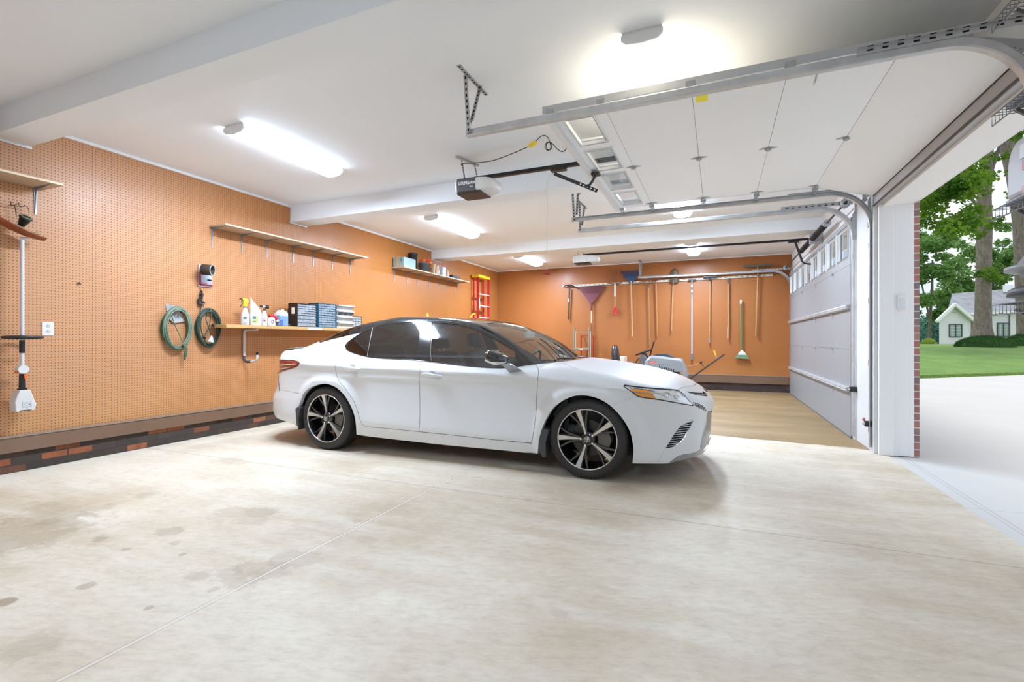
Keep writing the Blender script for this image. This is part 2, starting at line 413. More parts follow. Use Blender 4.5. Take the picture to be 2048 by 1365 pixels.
struct('trim_6', MB().box(XL, XL + .012, YN, YF, 0, .188), M_brL)
struct('trim_7', MB().box(XL, XR, YF - .012, YF, 0, .188), M_brF)

# ---- front wall with the two door openings
HB = 2.615                       # underside of the header
Y0, Y1, Y2, Y3 = 3.38, 6.19, 7.10, 12.45
XO = 1.83
mb = MB()
mb.box(XR, XO, YN, Y0, 0, ZC); mb.box(XR, XO, Y1, Y2, 0, ZC); mb.box(XR, XO, Y3, YF + .15, 0, ZC)
mb.box(XR, XO, Y0, Y1, HB, ZC); mb.box(XR, XO, Y2, Y3, 2.69, ZC)
struct('wall_right', mb, M_wallw)
M_jamb = mat('jamb boards', (.88, .87, .86), .5)
mb = MB()   # jambs and head of the near opening: three stepped boards
for y, s in ((Y1, -1), (Y0, 1)):
    mb.box(XR + .0, 1.665, y, y + s * .045, 0, HB); mb.box(1.665, 1.70, y, y + s * .030, 0, HB); mb.box(1.70, XO + .01, y, y + s * .020, 0, HB)
mb.box(XR + .03, 1.665, Y0, Y1, HB - .030, HB); mb.box(1.665, XO + .01, Y0, Y1, HB - .022, HB)
struct('door_1', mb, M_jamb, bevel=.002)
# grey timber pieces carrying the tracks round the near opening
M_gray = mat('grey painted timber', (.46, .46, .46), .5, var=.1, vscale=3)
mb = MB()
mb.box(XR - .035, XR + .06, Y0 - .02, Y1 + .02, HB - .005, 2.735)
struct('trim_8', mb, mat('grey header board', (.46, .445, .43), .45, var=.12, vscale=2), bevel=.003)
struct('trim_13', MB().cyl((XR - .036, Y0, HB - .002), (XR - .036, Y1, HB - .002), .011, 10), mat('dark rubber bead', (.075, .065, .06), .5))
mb = MB(); mb.box(XR, XO + .01, Y2 - .02, Y2, 0, 2.69); mb.box(XR, XO + .01, Y3, Y3 + .02, 0, 2.69); mb.box(XR, XO + .06, Y2 - .02, Y3 + .02, 2.67, 2.69)
struct('door_2', mb, M_jamb)
mb = MB(); mb.box(XR - .035, XR + .02, Y1 - .0, Y1 + .13, 0, 3.05); mb.box(XR - .02, XR, Y1 + .13, Y2 - .1, 0, 3.1)
mb.box(XR - .035, XR + .0, Y2 - .15, Y2, 0, 2.75); mb.box(XR - .035, XR + .02, Y0 - .12, Y0, 0, 2.75)
struct('trim_9', mb, mat('track board paint', (.70, .70, .70), .5, var=.08, vscale=3), bevel=.003)
# outside skin of the wall: brick
M_brO = bricks('outside brick', 'y', [(.0, (.34, .105, .085)), (.35, (.42, .14, .11)), (.6, (.20, .13, .14)), (.8, (.44, .16, .12)), (1., (.30, .10, .09))], (.62, .58, .55), H=.0745)
M_brOx = bricks('outside brick return', 'x', [(.0, (.40, .12, .10)), (.35, (.45, .15, .12)), (.6, (.17, .115, .125)), (.8, (.47, .17, .13)), (1., (.32, .10, .09))], (.62, .58, .55), L=.16, H=.0745)
mb = MB()
for a, b in ((YN, Y0), (Y1, Y2), (Y3, YF + .15)):
    mb.box(XO, XO + .06, a, b, 0, ZC + .2)
mb.box(XO, XO + .06, Y2, Y3, 2.69, ZC + .2)
for i, (a, b) in enumerate(((Y1 - .012, Y1 + .09), (Y0 - .09, Y0 + .012))):
    pass
struct('trim_10', mb, M_brO)
mb = MB(); mb.box(XO, XO + .058, Y1 - .006, Y1 + .0, 0, HB + .08); mb.box(XO, XO + .058, Y0, Y0 + .006, 0, HB + .08)
struct('trim_11', mb, M_brOx)
struct('trim_12', MB().box(XO, XO + .06, Y0, Y1, HB, ZC + .2), mat('outside fascia', (.8, .8, .79), .5))
# driveway
d = NB('driveway concrete')
dx, dy, dz = d.xyz()
dc = d.ramp(d.noise(.35, 6, rough=.6), [(.3, (.585, .56, .525)), (.7, (.645, .62, .585))])
k = d.math('MAXIMUM', d.math('LESS_THAN', d.math('ABSOLUTE', d.math('SUBTRACT', dx, 1.76)), .006), d.math('LESS_THAN', d.math('ABSOLUTE', d.math('SUBTRACT', d.math('FRACT', d.math('DIVIDE', d.math('ADD', dy, .1), 3.05)), .5)), .0016))
k2 = d.math('LESS_THAN', d.math('ABSOLUTE', d.math('SUBTRACT', d.math('FRACT', d.math('DIVIDE', d.math('SUBTRACT', dx, .2), 3.05)), .5)), .0016)
dc = d.mix(d.math('MULTIPLY', d.math('MAXIMUM', k, k2), .35), dc, (.3, .26, .22)); d.color(dc); d.rough(.7)
d.bump(d.noise(30., 5), .15, .006)
M_drive = d.m
# ================================================================== CAR
class PCH:  # monotone cubic interpolation
    def __init__(s, pts):
        p = sorted(pts); s.x = np.array([a for a, b in p], float); s.y = np.array([b for a, b in p], float)
        h = np.diff(s.x); d = np.diff(s.y) / h; m = np.zeros_like(s.y)
        for i in range(1, len(p) - 1):
            if d[i - 1] * d[i] > 0:
                w1 = 2 * h[i] + h[i - 1]; w2 = h[i] + 2 * h[i - 1]; m[i] = (w1 + w2) / (w1 / d[i - 1] + w2 / d[i])
        m[0] = d[0]; m[-1] = d[-1]; s.m = m; s.h = h
    def __call__(s, q):
        q = np.asarray(q, float); i = np.clip(np.searchsorted(s.x, q) - 1, 0, len(s.h) - 1)
        h = s.h[i]; t = np.clip((q - s.x[i]) / h, 0, 1); t2 = t * t; t3 = t2 * t
        r = (2 * t3 - 3 * t2 + 1) * s.y[i] + (t3 - 2 * t2 + t) * h * s.m[i] + (-2 * t3 + 3 * t2) * s.y[i + 1] + (t3 - t2) * h * s.m[i + 1]
        r = r + np.where(q < s.x[0], (q - s.x[0]) * s.m[0], 0) + np.where(q > s.x[-1], (q - s.x[-1]) * s.m[-1], 0)
        return r
YC = 5.0
XF0, XR0 = -0.045, -5.085
FWX, RWX, WR = -1.035, -3.935, .343
c_dfr = PCH([(-.05, -.9), (0, 0), (.012, .20), (.03, .36), (.06, .50), (.11, .64), (.18, .735), (.28, .815), (.42, .875), (.62, .92), (.9, .942), (1.3, .948), (6, .948)])
c_drr = PCH([(-.05, -.9), (0, 0), (.012, .25), (.03, .42), (.06, .56), (.11, .69), (.20, .79), (.34, .865), (.55, .91), (.9, .938), (1.3, .946), (6, .948)])
c_xf = PCH([(.10, -.16), (.20, -.085), (.30, -.060), (.36, -.052), (.50, -.045), (.60, -.035), (.68, -.04), (.74, -.075), (.80, -.16), (.86, -.28), (1.0, -.6)])
c_xr = PCH([(.15, -4.97), (.25, -5.04), (.38, -5.085), (.50, -5.085), (.62, -5.03), (.72, -5.01), (.82, -4.99), (.95, -4.99), (1.04, -5.015), (1.09, -5.05), (1.2, -4.9)])
c_zc = PCH([(-5.1, .93), (-4.4, .925), (-3.4, .905), (-2.5, .882), (-1.6, .86), (-.9, .80), (-.3, .74), (0, .70)])
c_v = PCH([(.35, -.42), (.25, -.26), (.18, -.150), (.12, -.078), (.07, -.034), (.03, -.010), (.008, -.001), (-.006, -.001), (-.03, -.014), (-.08, -.026), (-.20, -.030), (-.36, -.022), (-.48, -.008), (-.56, .000), (-.60, -.006), (-.64, -.014), (-.66, -.022), (-.72, -.05), (-.85, -.16)])
c_top = PCH([(-5.2, 1.06), (-5.06, 1.098), (-4.98, 1.10), (-4.7, 1.10), (-4.4, 1.08), (-4., 1.03), (-3.4, 1.0), (-1.6, .985), (-1.40, 1.005), (-1.288, 1.012), (-1.17, 1.002), (-.916, .971), (-.67, .932), (-.48, .886), (-.336, .836), (-.264, .802), (-.178, .750), (-.134, .718), (-.094, .685), (-.059, .64), (0, .55)])
c_crown = PCH([(-5.1, .10), (-4.4, .06), (-1.6, .07), (-1.2, .085), (-.7, .11), (-.3, .12), (0, .12)])
c_roof = PCH([(-5.2, .85), (-4.95, .985), (-4.70, 1.098), (-4.36, 1.208), (-4.03, 1.332), (-3.875, 1.375), (-3.75, 1.402), (-3.44, 1.452), (-3.22, 1.477), (-2.9, 1.468), (-2.56, 1.445), (-2.25, 1.408), (-2.13, 1.386), (-1.9, 1.318), (-1.661, 1.210), (-1.477, 1.092), (-1.288, .955), (-1.1, .80)])
c_wg = PCH([(-5.2, .64), (-4.9, .70), (-4.6, .76), (-4.2, .815), (-3.8, .838), (-3, .85), (-2, .85), (-1.6, .838), (-1.3, .80), (-1., .74)])
def smax(a, b, k):
    h = np.clip(.5 + .5 * (a - b) / k, 0, 1); return b + (a - b) * h + k * h * (1 - h)
def smin(a, b, k): return -smax(-a, -b, k)
def Wside(x, z):
    zc = c_zc(x); t = z - zc
    xf = c_xf(z); xr = c_xr(z)
    w = c_dfr(xf - x) + c_drr(x - xr) - .948
    v = c_v(t)
    v = np.where((t < 0) & (t > -.56), v * (1 - .9 * np.clip((-4.2 - x) / .4, 0, 1)), v)   # the door crease dies out on the rear quarter
    # flares round the wheel arches
    for wx in (FWX, RWX):
        r = np.sqrt((x - wx) ** 2 + (z - .335) ** 2)
        a = np.clip((.525 - r) / .095, 0, 1); a = a * a * (3 - 2 * a)
        v = v * (1 - a) + (-.002 + .010 * np.clip((z - .3) * 0 + 1, 0, 1)) * a * np.clip((.86 - z) / .1, 0, 1) + v * a * (1 - np.clip((.86 - z) / .1, 0, 1))
    return w + v
def Ffun(x, y, z):
    y = np.abs(y)
    top = z - (c_top(x) - c_crown(x) * np.minimum(y, 1.) ** 2)
    low = smax(y - Wside(x, z), top, .055)
    low = smax(low, .12 - z, .02)
    bow = np.where(x > -2.6, .30 * y * y * np.clip((x + 2.6) / .5, 0, 1), 0) - np.where(x < -3.7, .10 * y * y * np.clip((-3.7 - x) / .5, 0, 1), 0)
    zr = c_roof(x + bow) - .085 * y * y
    zz = z - 1.0
    wg = c_wg(x) - .45 * zz - .28 * zz * zz
    g = smax((y - wg) * .9, (z - zr) * .8, .05)
    g = smax(g, .8 - z, .02); g = smax(g, (-4.72 - .05 - x), .03)
    return smin(low, g, .035)
XA, XB, ZS, LF = -4.55, -.55, .62, .55   # axis the surface is swept round
def param_dir(s, th):
    s = np.asarray(s, float); th = np.asarray(th, float)
    ph = np.where(s > XB, (s - XB) / LF, np.where(s < XA, (s - XA) / LF, 0)) * (PI / 2)
    ox = np.clip(s, XA, XB)
    return ox, np.sin(ph), np.cos(ph) * np.cos(th), np.cos(ph) * np.sin(th)
def surf(s, th):
    ox, dx, dy, dz = param_dir(s, th)
    R = np.linspace(.02, 1.6, 60)
    vals = Ffun(ox[..., None] + dx[..., None] * R, dy[..., None] * R, ZS + dz[..., None] * R)
    k = np.argmax(vals > 0, axis=-1); lo = R[np.maximum(k - 1, 0)]; hi = R[k]
    for _ in range(22):
        m = (lo + hi) / 2; f = Ffun(ox + dx * m, dy * m, ZS + dz * m); lo = np.where(f > 0, lo, m); hi = np.where(f > 0, m, hi)
    m = (lo + hi) / 2
    return np.stack([ox + dx * m, dy * m, ZS + dz * m], -1)
def grad(p, e=2e-3):
    x, y, z = p[..., 0], p[..., 1], p[..., 2]
    g = np.stack([Ffun(x + e, y, z) - Ffun(x - e, y, z), Ffun(x, y + e, z) - Ffun(x, y - e, z), Ffun(x, y, z + e) - Ffun(x, y, z - e)], -1)
    return g / np.maximum(np.linalg.norm(g, axis=-1, keepdims=True), 1e-9)
def to_param(p):
    x, y, z = float(p[0]), float(p[1]), float(p[2])
    if x > XB: dx = x - XB; rr = math.hypot(y, z - ZS); s = XB + math.atan2(dx, rr) / (PI / 2) * LF
    elif x < XA: dx = x - XA; rr = math.hypot(y, z - ZS); s = XA + math.atan2(dx, rr) / (PI / 2) * LF
    else: s = x
    return (s, math.atan2(z - ZS, max(y, 0)))
def hitpx(px, py):
    """photograph pixel -> point of the car surface (car frame)"""
    t = np.linspace(3.2, 9, 1500); a = (px - 1024) / FPX
    X = (a * RV[0] + FV[0]) * t; Yw = (a * RV[1] + FV[1]) * t; Z = CAMH + (CY - py) / FPX * t
    y = YC - Yw; f = Ffun(X, y, Z); f = np.where(y < 0, 9, f)
    k = np.argmax(f < 0)
    if f[k] < 0:
        lo, hi = t[k - 1], t[k]
        for _ in range(25):
            m = (lo + hi) / 2; ff = float(Ffun(np.array((a * RV[0] + FV[0]) * m), np.array(YC - (a * RV[1] + FV[1]) * m), np.array(CAMH + (CY - py) / FPX * m)))
            if ff > 0: lo = m
            else: hi = m
        m = hi
    else: m = t[np.argmin(f)]
    return np.array([(a * RV[0] + FV[0]) * m, YC - (a * RV[1] + FV[1]) * m, CAMH + (CY - py) / FPX * m])
def prj(x, y, z):
    Yw = YC - y; a = x * RV[0] + Yw * RV[1]; b = x * FV[0] + Yw * FV[1]
    return 1024 + FPX * a / b, CY - (z - CAMH) / b * FPX
# ===ENDMATH
def cw(p): return Vector((p[0], YC - p[1], p[2]))
def smooth_px(pts, sub=3, closed=False, corner=38):
    n = len(pts); P_ = [np.array(p, float) for p in pts]; out = []
    def tan(i):
        if not closed and i in (0, n - 1): return np.zeros(2)
        a, b, c = P_[i - 1], P_[i], P_[(i + 1) % n]; u, v = b - a, c - b
        lu, lv = np.linalg.norm(u), np.linalg.norm(v)
        if lu < 1e-6 or lv < 1e-6: return np.zeros(2)
        ang = math.degrees(math.acos(np.clip(u.dot(v) / lu / lv, -1, 1)))
        if ang > corner: return np.zeros(2)
        t = u / lu + v / lv; return t / max(np.linalg.norm(t), 1e-6)
    T = [tan(i) for i in range(n)]
    for i in range(n if closed else n - 1):
        a, b = P_[i], P_[(i + 1) % n]; L = np.linalg.norm(b - a)
        ta, tb = T[i], T[(i + 1) % n]
        if not ta.any(): ta = (b - a) / max(L, 1e-6)
        if not tb.any(): tb = (b - a) / max(L, 1e-6)
        k = sub if L > 5 else 2
        for j in range(k):
            t = j / k; t2 = t * t; t3 = t2 * t
            out.append((2 * t3 - 3 * t2 + 1) * a + (t3 - 2 * t2 + t) * L * ta + (-2 * t3 + 3 * t2) * b + (t3 - t2) * L * tb)
    if not closed: out.append(P_[-1])
    return out
def chain(pts, **k): return [to_param(hitpx(*q)) for q in smooth_px(pts, **k)]
def cpt(x, y, z=None):  # centre-line style point given in car coordinates, dropped on the surface along the sweep direction
    return to_param((x, y, z))
SE, SR, TP, TM = XB + LF, XA - LF, PI / 2, -PI / 2
archF = [(1265, 927), (1267, 900), (1265, 884), (1260, 864), (1248, 842), (1228, 818.5), (1205, 801.5), (1181.5, 793), (1161.5, 790.8), (1143, 793.8), (1124.6, 802.3), (1106, 817), (1093.8, 835.4), (1086, 852.3), (1078, 880), (1075, 908.5)]
archR = [(713, 870), (711, 842), (707, 825.6), (698.8, 807), (688.2, 790.5), (675.3, 777.6), (661, 770), (647, 767.6), (630.8, 771), (616.7, 777.6), (606, 789), (602, 799), (597, 815), (592, 852)]
sill = [(1075, 908.5), (1000, 900.6), (930, 894.2), (877, 889), (820, 882.8), (760, 876), (713, 870)]
lip_bot = [(1413, 904.5), (1394, 912), (1372, 918.6), (1350, 924.6), (1337, 927), (1300, 927.6), (1265, 927)]
rb_bot = [(592, 852), (570, 842.5), (548, 835)]
POLY = {}
POLY['void'] = [cpt(-.12, 0, .22)] + chain(lip_bot) + chain(archF) + chain(sill) + chain(archR) + chain(rb_bot) + [cpt(-5.08, .3, .30), cpt(-5.08, 0, .30), (SR, -1.9), (SE, -1.9)]
POLY['headlamp_signal'] = chain([(1258.6, 778), (1280, 779.3), (1299.6, 781.5), (1304, 786.7), (1309, 793), (1312.5, 798), (1299, 796), (1284, 793.8), (1275, 791.2), (1267, 785)], closed=True)
POLY['headlamp'] = chain([(1246.9, 772.7), (1249, 770.3), (1282, 774.4), (1317, 777.3), (1354.7, 780.3), (1366, 787), (1379.3, 803), (1386, 809), (1386, 811.5), (1352, 806), (1317, 799.6), (1299.6, 797.3), (1275, 792.6), (1265.6, 785.6)], closed=True)
POLY['tail_lamp'] = chain([(560.5, 719.6), (580, 720.5), (592, 722), (597.4, 724.3), (599, 727), (595.6, 732), (588.6, 735.4), (571, 740.7), (555, 746.6)]) + [cpt(-4.96, .66, .86), cpt(-4.96, .66, .95)]
POLY['upper_grille'] = chain([(1372.3, 783.2), (1392, 785.5), (1413.3, 786.7), (1415.6, 793.8), (1400, 791.5), (1383, 788.2)], closed=True)
POLY['side_vent'] = chain([(1387.3, 840), (1369.7, 847), (1358.7, 853.7), (1350, 864.7), (1339, 882.3), (1330, 897), (1345.5, 894.4), (1357.6, 887.8), (1366.4, 880), (1374, 867), (1381.8, 851.5)], closed=True)
POLY['mesh_grille'] = chain([(1386, 804.5), (1400, 809), (1411, 817.2), (1413.5, 823.5), (1399, 817), (1387.5, 810.7)], closed=True)
POLY['lower_grille'] = chain([(1415.5, 822), (1414.7, 830), (1412.5, 850), (1407, 867), (1401.5, 895.5)]) + [cpt(-.10, 0, .33), (SE, TM), cpt(-.05, 0, .56), cpt(-.05, .2, .56)]
POLY['front_lip'] = chain([(1401.5, 895.5), (1397, 901), (1388, 905.4), (1358.7, 911), (1350, 916.4), (1337, 926.8), (1350, 924.6), (1372, 918.6), (1394, 912), (1413, 904.5)]) + [cpt(-.12, 0, .22), cpt(-.10, 0, .33)]
POLY['windshield'] = chain([(972, 647.5), (1010, 672.5), (1042, 695), (1066, 709.5), (1089, 724), (1110, 722.5), (1150, 718.5)]) + [cpt(-1.30, .25, .965), cpt(-1.285, 0, .97), cpt(-2.15, 0, 1.40)]
POLY['front_door_window'] = chain([(864.5, 645), (900, 648), (926, 653.5), (953, 661), (978, 674), (999, 685.6), (1030, 703), (1031.5, 729), (999, 734), (930, 729.6), (863, 722)], closed=True)
POLY['rear_door_window'] = chain([(746, 656.3), (770, 649.3), (801, 645.5), (842.6, 644), (838, 680), (831.5, 718), (790, 716.5), (770, 715.5), (735, 712)], closed=True)
POLY['quarter_window'] = chain([(742.5, 658), (722, 667.5), (706, 678.6), (697.5, 689), (695.5, 695), (698.5, 701), (711.6, 706.7), (731.6, 711.4)], closed=True)
POLY['rear_window'] = chain([(645, 684), (659, 679.8), (682, 674.3), (700, 670), (716, 666), (725, 650.5)]) + [cpt(-3.95, .3, 1.38), cpt(-3.93, 0, 1.39), cpt(-4.78, 0, 1.09), cpt(-4.74, .3, 1.08)]
POLY['roof'] = [cpt(-4.81, 0, 1.09), cpt(-4.77, .3, 1.08)] + chain([(640, 686.5), (659, 680.6), (682, 675), (700, 670.5), (722, 666.3), (703.5, 678.6), (692.3, 689), (690.5, 695), (692, 699.7), (703, 705), (722, 711), (736, 714.3), (770, 717.4), (831, 720.5), (863, 724.8), (930, 732.5), (1000, 737), (1031, 734), (1088, 727.5), (1110, 725.3), (1150, 720.5)]) + [cpt(-1.27, .25, .97), cpt(-1.25, 0, .97), (-1.25, 1.9), (-4.81, 1.9)]
c_belt = [(690.5, 697), (692, 699.7), (703, 705), (722, 711), (736, 714.3), (770, 717.4), (831, 720.5), (845, 722)]
c_B = [(845, 722), (842, 735), (839, 745.4), (838.5, 758), (839.5, 780), (839.8, 820), (839.5, 845), (837.3, 863.7)]
c_Rrear = [(690.5, 697), (682, 711), (672.4, 723), (670, 732.5), (672, 743), (675, 755), (682, 768), (687, 773), (696.4, 786), (706, 800), (713, 816), (718.7, 835), (722, 844.4), (727, 851), (734, 853.5), (770, 857), (801, 860), (837.3, 863.7)]
c_F = [(1072, 729), (1073, 731), (1076.6, 739.5), (1077, 747.7), (1075.4, 758), (1074.7, 775), (1073.8, 791), (1070.8, 837), (1066, 871), (1063, 887)]
c_Fbot = [(837.3, 863.7), (924, 872.7), (1000, 881), (1063, 887)]
POLY['rear_door'] = chain(c_Rrear) + chain(list(reversed(c_B))) + chain(list(reversed(c_belt)))
POLY['front_door'] = chain(c_B) + chain(c_Fbot) + chain(list(reversed(c_F))) + chain([(1072, 729), (1031, 734), (1000, 737), (930, 732.5), (863, 724.8), (845, 722)])
c_hood = [(1110, 725.3), (1126.4, 726.6), (1140.5, 733.7), (1157, 738.4), (1185, 744), (1215, 752), (1250, 762), (1300, 771.5), (1355.9, 780.3), (1364, 775.6), (1382.8, 772.7), (1392, 769), (1393, 765.6)]
POLY['hood'] = [cpt(-1.26, 0, .97), cpt(-1.27, .25, .97)] + chain(c_hood) + [cpt(-.165, .15, .76), cpt(-.155, 0, .765), (-.2, 1.9), (-1.26, 1.9)]
POLY['front_bumper'] = [(SE, -1.9), (SE, 1.9), (-.2, 1.9), cpt(-.155, 0, .765), cpt(-.165, .15, .76)] + chain([(1393, 765.6), (1392, 769), (1382.8, 772.7), (1364, 775.6), (1355.9, 780.3), (1317, 800), (1272.6, 792.6), (1228, 809), (1240, 830), (1264, 880), (1266, 927)])
POLY['rear_bumper'] = chain([(555, 747), (556.5, 781), (566, 781), (584, 784.5), (606, 788.5), (600, 800), (592, 852)]) + [cpt(-4.9, .6, .2), (SR, -1.9), (SR, .1), cpt(-5.0, 0, .78), cpt(-4.99, .55, .78)]
POLY['trunk_lid'] = [cpt(-4.815, 0, 1.09), cpt(-4.79, .35, 1.08), cpt(-4.86, .62, 1.05), cpt(-4.99, .60, 1.0), cpt(-4.97, .50, .80), cpt(-4.99, 0, .79), (SR, .3), (SR, 1.9), (-4.815, 1.9)]
ORDER = ['void', 'headlamp_signal', 'headlamp', 'tail_lamp', 'upper_grille', 'side_vent', 'mesh_grille', 'lower_grille', 'front_lip', 'windshield', 'front_door_window', 'rear_door_window', 'quarter_window', 'rear_window', 'roof', 'rear_door', 'front_door', 'hood', 'front_bumper', 'rear_bumper', 'trunk_lid']
KT = .6
def car_partition():
    vs, es = [], []
    def addp(p): vs.append((p[0], max(TM, min(TP, p[1])) * KT)); return len(vs) - 1
    for nme, pl in POLY.items():
        ids = [addp((min(max(a, SR), SE), b)) for a, b in pl]; n = len(ids)
        for i in range(n):
            a, b = vs[ids[i]], vs[ids[(i + 1) % n]]
            if abs(a[0] - b[0]) + abs(a[1] - b[1]) < 1e-5: continue
            # keep long closing edges on a fine grid
            L = math.hypot(a[0] - b[0], a[1] - b[1]); k = max(1, int(L / .03)); prev = ids[i]
            for j in range(1, k):
                t = j / k; vs.append((a[0] + (b[0] - a[0]) * t, a[1] + (b[1] - a[1]) * t)); es.append((prev, len(vs) - 1)); prev = len(vs) - 1
            es.append((prev, ids[(i + 1) % n]))
    ns, nth = 230, 160
    ss = np.concatenate([np.linspace(SR, XA, 36)[:-1], np.linspace(XA, XB, 210), np.linspace(XB, SE, 60)[1:]])
    for a in ss:
        for t in np.linspace(TM, TP, nth): vs.append((float(a), float(t) * KT))
    r = delaunay_2d_cdt([Vector(v) for v in vs], es, [], 0, 1e-6)
    V = np.array([(v[0], v[1] / KT) for v in r[0]]); T = np.array([f for f in r[2] if len(f) == 3])
    C = V[T].mean(1); cls = np.full(len(T), -1)
    def inside(poly, pts):
        c = np.zeros(len(pts), bool); n = len(poly)
        for i in range(n):
            x1, y1 = poly[i]; x2, y2 = poly[(i + 1) % n]
            if y1 == y2: continue
            m = ((y1 > pts[:, 1]) != (y2 > pts[:, 1])) & (pts[:, 0] < (x2 - x1) * (pts[:, 1] - y1) / (y2 - y1) + x1); c ^= m
        return c
    for i, nme in enumerate(ORDER):
        m = (cls < 0) & inside(POLY[nme], C); cls[m] = i
    P3 = surf(V[:, 0], V[:, 1]); N3 = grad(P3)
    return V, T, cls, P3, N3
cV, cT, cCls, cP, cN = car_partition()
M_cpaint = mat('pearl white paint', (.76, .765, .77), .38, coat=.45, spec=.4); M_cpaint.node_tree.nodes['Principled BSDF'].inputs['Coat Roughness'].default_value = .13
M_croof = mat('gloss black paint', (.012, .012, .013), .12, coat=1.)
M_glF = thin_glass('front side glass', (.50, .55, .54), 1., 2.0); M_glR = thin_glass('privacy glass', (.12, .11, .10), 1., 2.0); M_glW = thin_glass('windscreen glass', (.72, .78, .76), 1., 1.75)
M_lampc = mat('lamp reflector', (.78, .80, .82), .16, .75, coat=1., bump=.5, bscale=22)
M_amber = mat('amber lens', (.95, .33, .03), .15, coat=1., emit=(.9, .3, .02), es=0.0)
M_tail = mat('red lens', (.42, .03, .02), .12, coat=1., var=.75, vscale=14)
M_grey = mat('grey grille paint', (.23, .24, .25), .3, .3)
car = thing('car', 'white four-door sedan with black roof and black-and-silver wheels, parked nose towards the doors', 'car', (-2.55, YC, 0))
LOCS = np.array([-2.55, YC, 0])
def car_part(cl, name, material, inset=0., both=True, off=None):
    idx = ORDER.index(cl) if cl else -1
    T = cT[cCls == idx]
    if len(T) == 0: print('EMPTY', cl); return
    u, inv = np.unique(T, return_inverse=True); T2 = inv.reshape(-1, 3)
    p = cP[u] - cN[u] * inset; n = cN[u]
    outs = []
    def mk(pts, nrm, tris, nm):
        me = bpy.data.meshes.new(nm); me.from_pydata([tuple(q) for q in pts], [], [tuple(int(i) for i in t) for t in tris])
        me.materials.append(material); me.polygons.foreach_set('use_smooth', [True] * len(me.polygons)); me.update()
        me.normals_split_custom_set_from_vertices([tuple(q) for q in nrm])
        o = bpy.data.objects.new(nm, me); COL.objects.link(o); o.parent = car; outs.append(o)
    A = np.stack([p[:, 0], YC - p[:, 1], p[:, 2]], 1) - LOCS; NA = n * [1, -1, 1]
    B = np.stack([p[:, 0], YC + p[:, 1], p[:, 2]], 1) - LOCS; NBn = n * [1, 1, 1]
    # orient
    def fix(pts, nrm, tris):
        a, b, c = pts[tris[:, 0]], pts[tris[:, 1]], pts[tris[:, 2]]; fn = np.cross(b - a, c - a)
        fl = (fn * nrm[tris[:, 0]]).sum(1) < 0; t = tris.copy(); t[fl] = t[fl][:, ::-1]; return t
    TA = fix(A, NA, T2); TB = fix(B, NBn, T2)
    if both == 'split': mk(A, NA, TA, name); mk(B, NBn, TB, name)
    else: mk(np.concatenate([A, B]), np.concatenate([NA, NBn]), np.concatenate([TA, TB + len(A)]), name)
    return outs
car_part(None, 'body_shell', M_cpaint)
car_part('hood', 'hood', M_cpaint); car_part('front_bumper', 'front_bumper', M_cpaint); car_part('rear_bumper', 'rear_bumper', M_cpaint)
car_part('trunk_lid', 'trunk_lid', M_cpaint)
fd = car_part('front_door', 'front_door', M_cpaint, both='split'); rd = car_part('rear_door', 'rear_door', M_cpaint, both='split')
car_part('roof', 'roof', M_croof)
car_part('windshield', 'windshield', M_glW, .003); car_part('rear_window', 'rear_window', M_glR, .003)
car_part('front_door_window', 'side_window', M_glF, .004, both='split'); car_part('rear_door_window', 'side_window', M_glR, .004, both='split'); car_part('quarter_window', 'quarter_window', M_glR, .004, both='split')
hl = car_part('headlamp', 'headlamp', M_lampc, .004, both='split'); car_part('headlamp_signal', 'turn_signal', M_amber, .003, both='split')
tl = car_part('tail_lamp', 'tail_lamp', M_tail, .001, both='split')
car_part('upper_grille', 'upper_grille', M_dsteel, .012); car_part('side_vent', 'side_vent', M_dark, .012, both='split'); car_part('mesh_grille', 'mesh_grille', M_dsteel, .008, both='split')
car_part('lower_grille', 'lower_grille', M_grey, .012); car_part('front_lip', 'front_lip', mat('dark chrome lip', (.30, .31, .33), .22, .8), 0)
def sp(px, py, out=0.):
    p = hitpx(px, py); n = grad(p[None])[0]; return cw(p + n * out)
def line_on(pts, r, out=0., both=True, mb=None, **k):
    mb = mb or MB(); q = [sp(a, b, out) for a, b in smooth_px(pts, **k)]
    mb.tube(q, r, 6)
    if both: mb.tube([Vector((a.x, 2 * YC - a.y, a.z)) for a in q], r, 6)
    return mb
def lines(name, m_, specs, parents=None, out=0., far=True):
    for side in ((0, 1) if far else (0,)):
        g = MB()
        for pts, r in specs:
            q = [sp(a, b, out) for a, b in smooth_px(pts)]
            if side: q = [Vector((a.x, 2 * YC - a.y, a.z)) for a in q]
            g.tube(q, r, 6)
        g.build(name, m_, (parents or (car, car))[side])
lines('panel_gap', M_dark, [(c_Rrear, .0022)], rd, -.0008); lines('panel_gap', M_dark, [(c_B, .0022)], fd, -.0008); lines('panel_gap', M_dark, [(c_Fbot, .0026)], fd, -.0008); lines('panel_gap', M_dark, [(c_F, .0022)], fd, -.0008)
lines('panel_gap', M_dark, [([(1126.4, 726.6), (1140.5, 733.7), (1157, 738.4)], .0018)], None, -.0008); lines('panel_gap', M_dark, [([(566, 781), (584, 784.5), (606, 788.5)], .0015)], None, -.0008); lines('panel_gap', M_dark, [([(1355.9, 780.3), (1364, 775.6), (1382.8, 772.7), (1392, 769), (1393, 765.6)], .0018)], None, -.0008)
lines('bumper_seam', mat('soft seam', (.35, .35, .36), .6), [([(1272.6, 792.6), (1250, 801), (1228, 809)], .0012)], None, -.0007)
lines('rear_reflector', M_dark, [([(557, 750), (557.5, 766), (559.5, 783)], .005)], None, -.001)
M_bez = mat('lamp bezel', (.05, .055, .07), .25, .3)
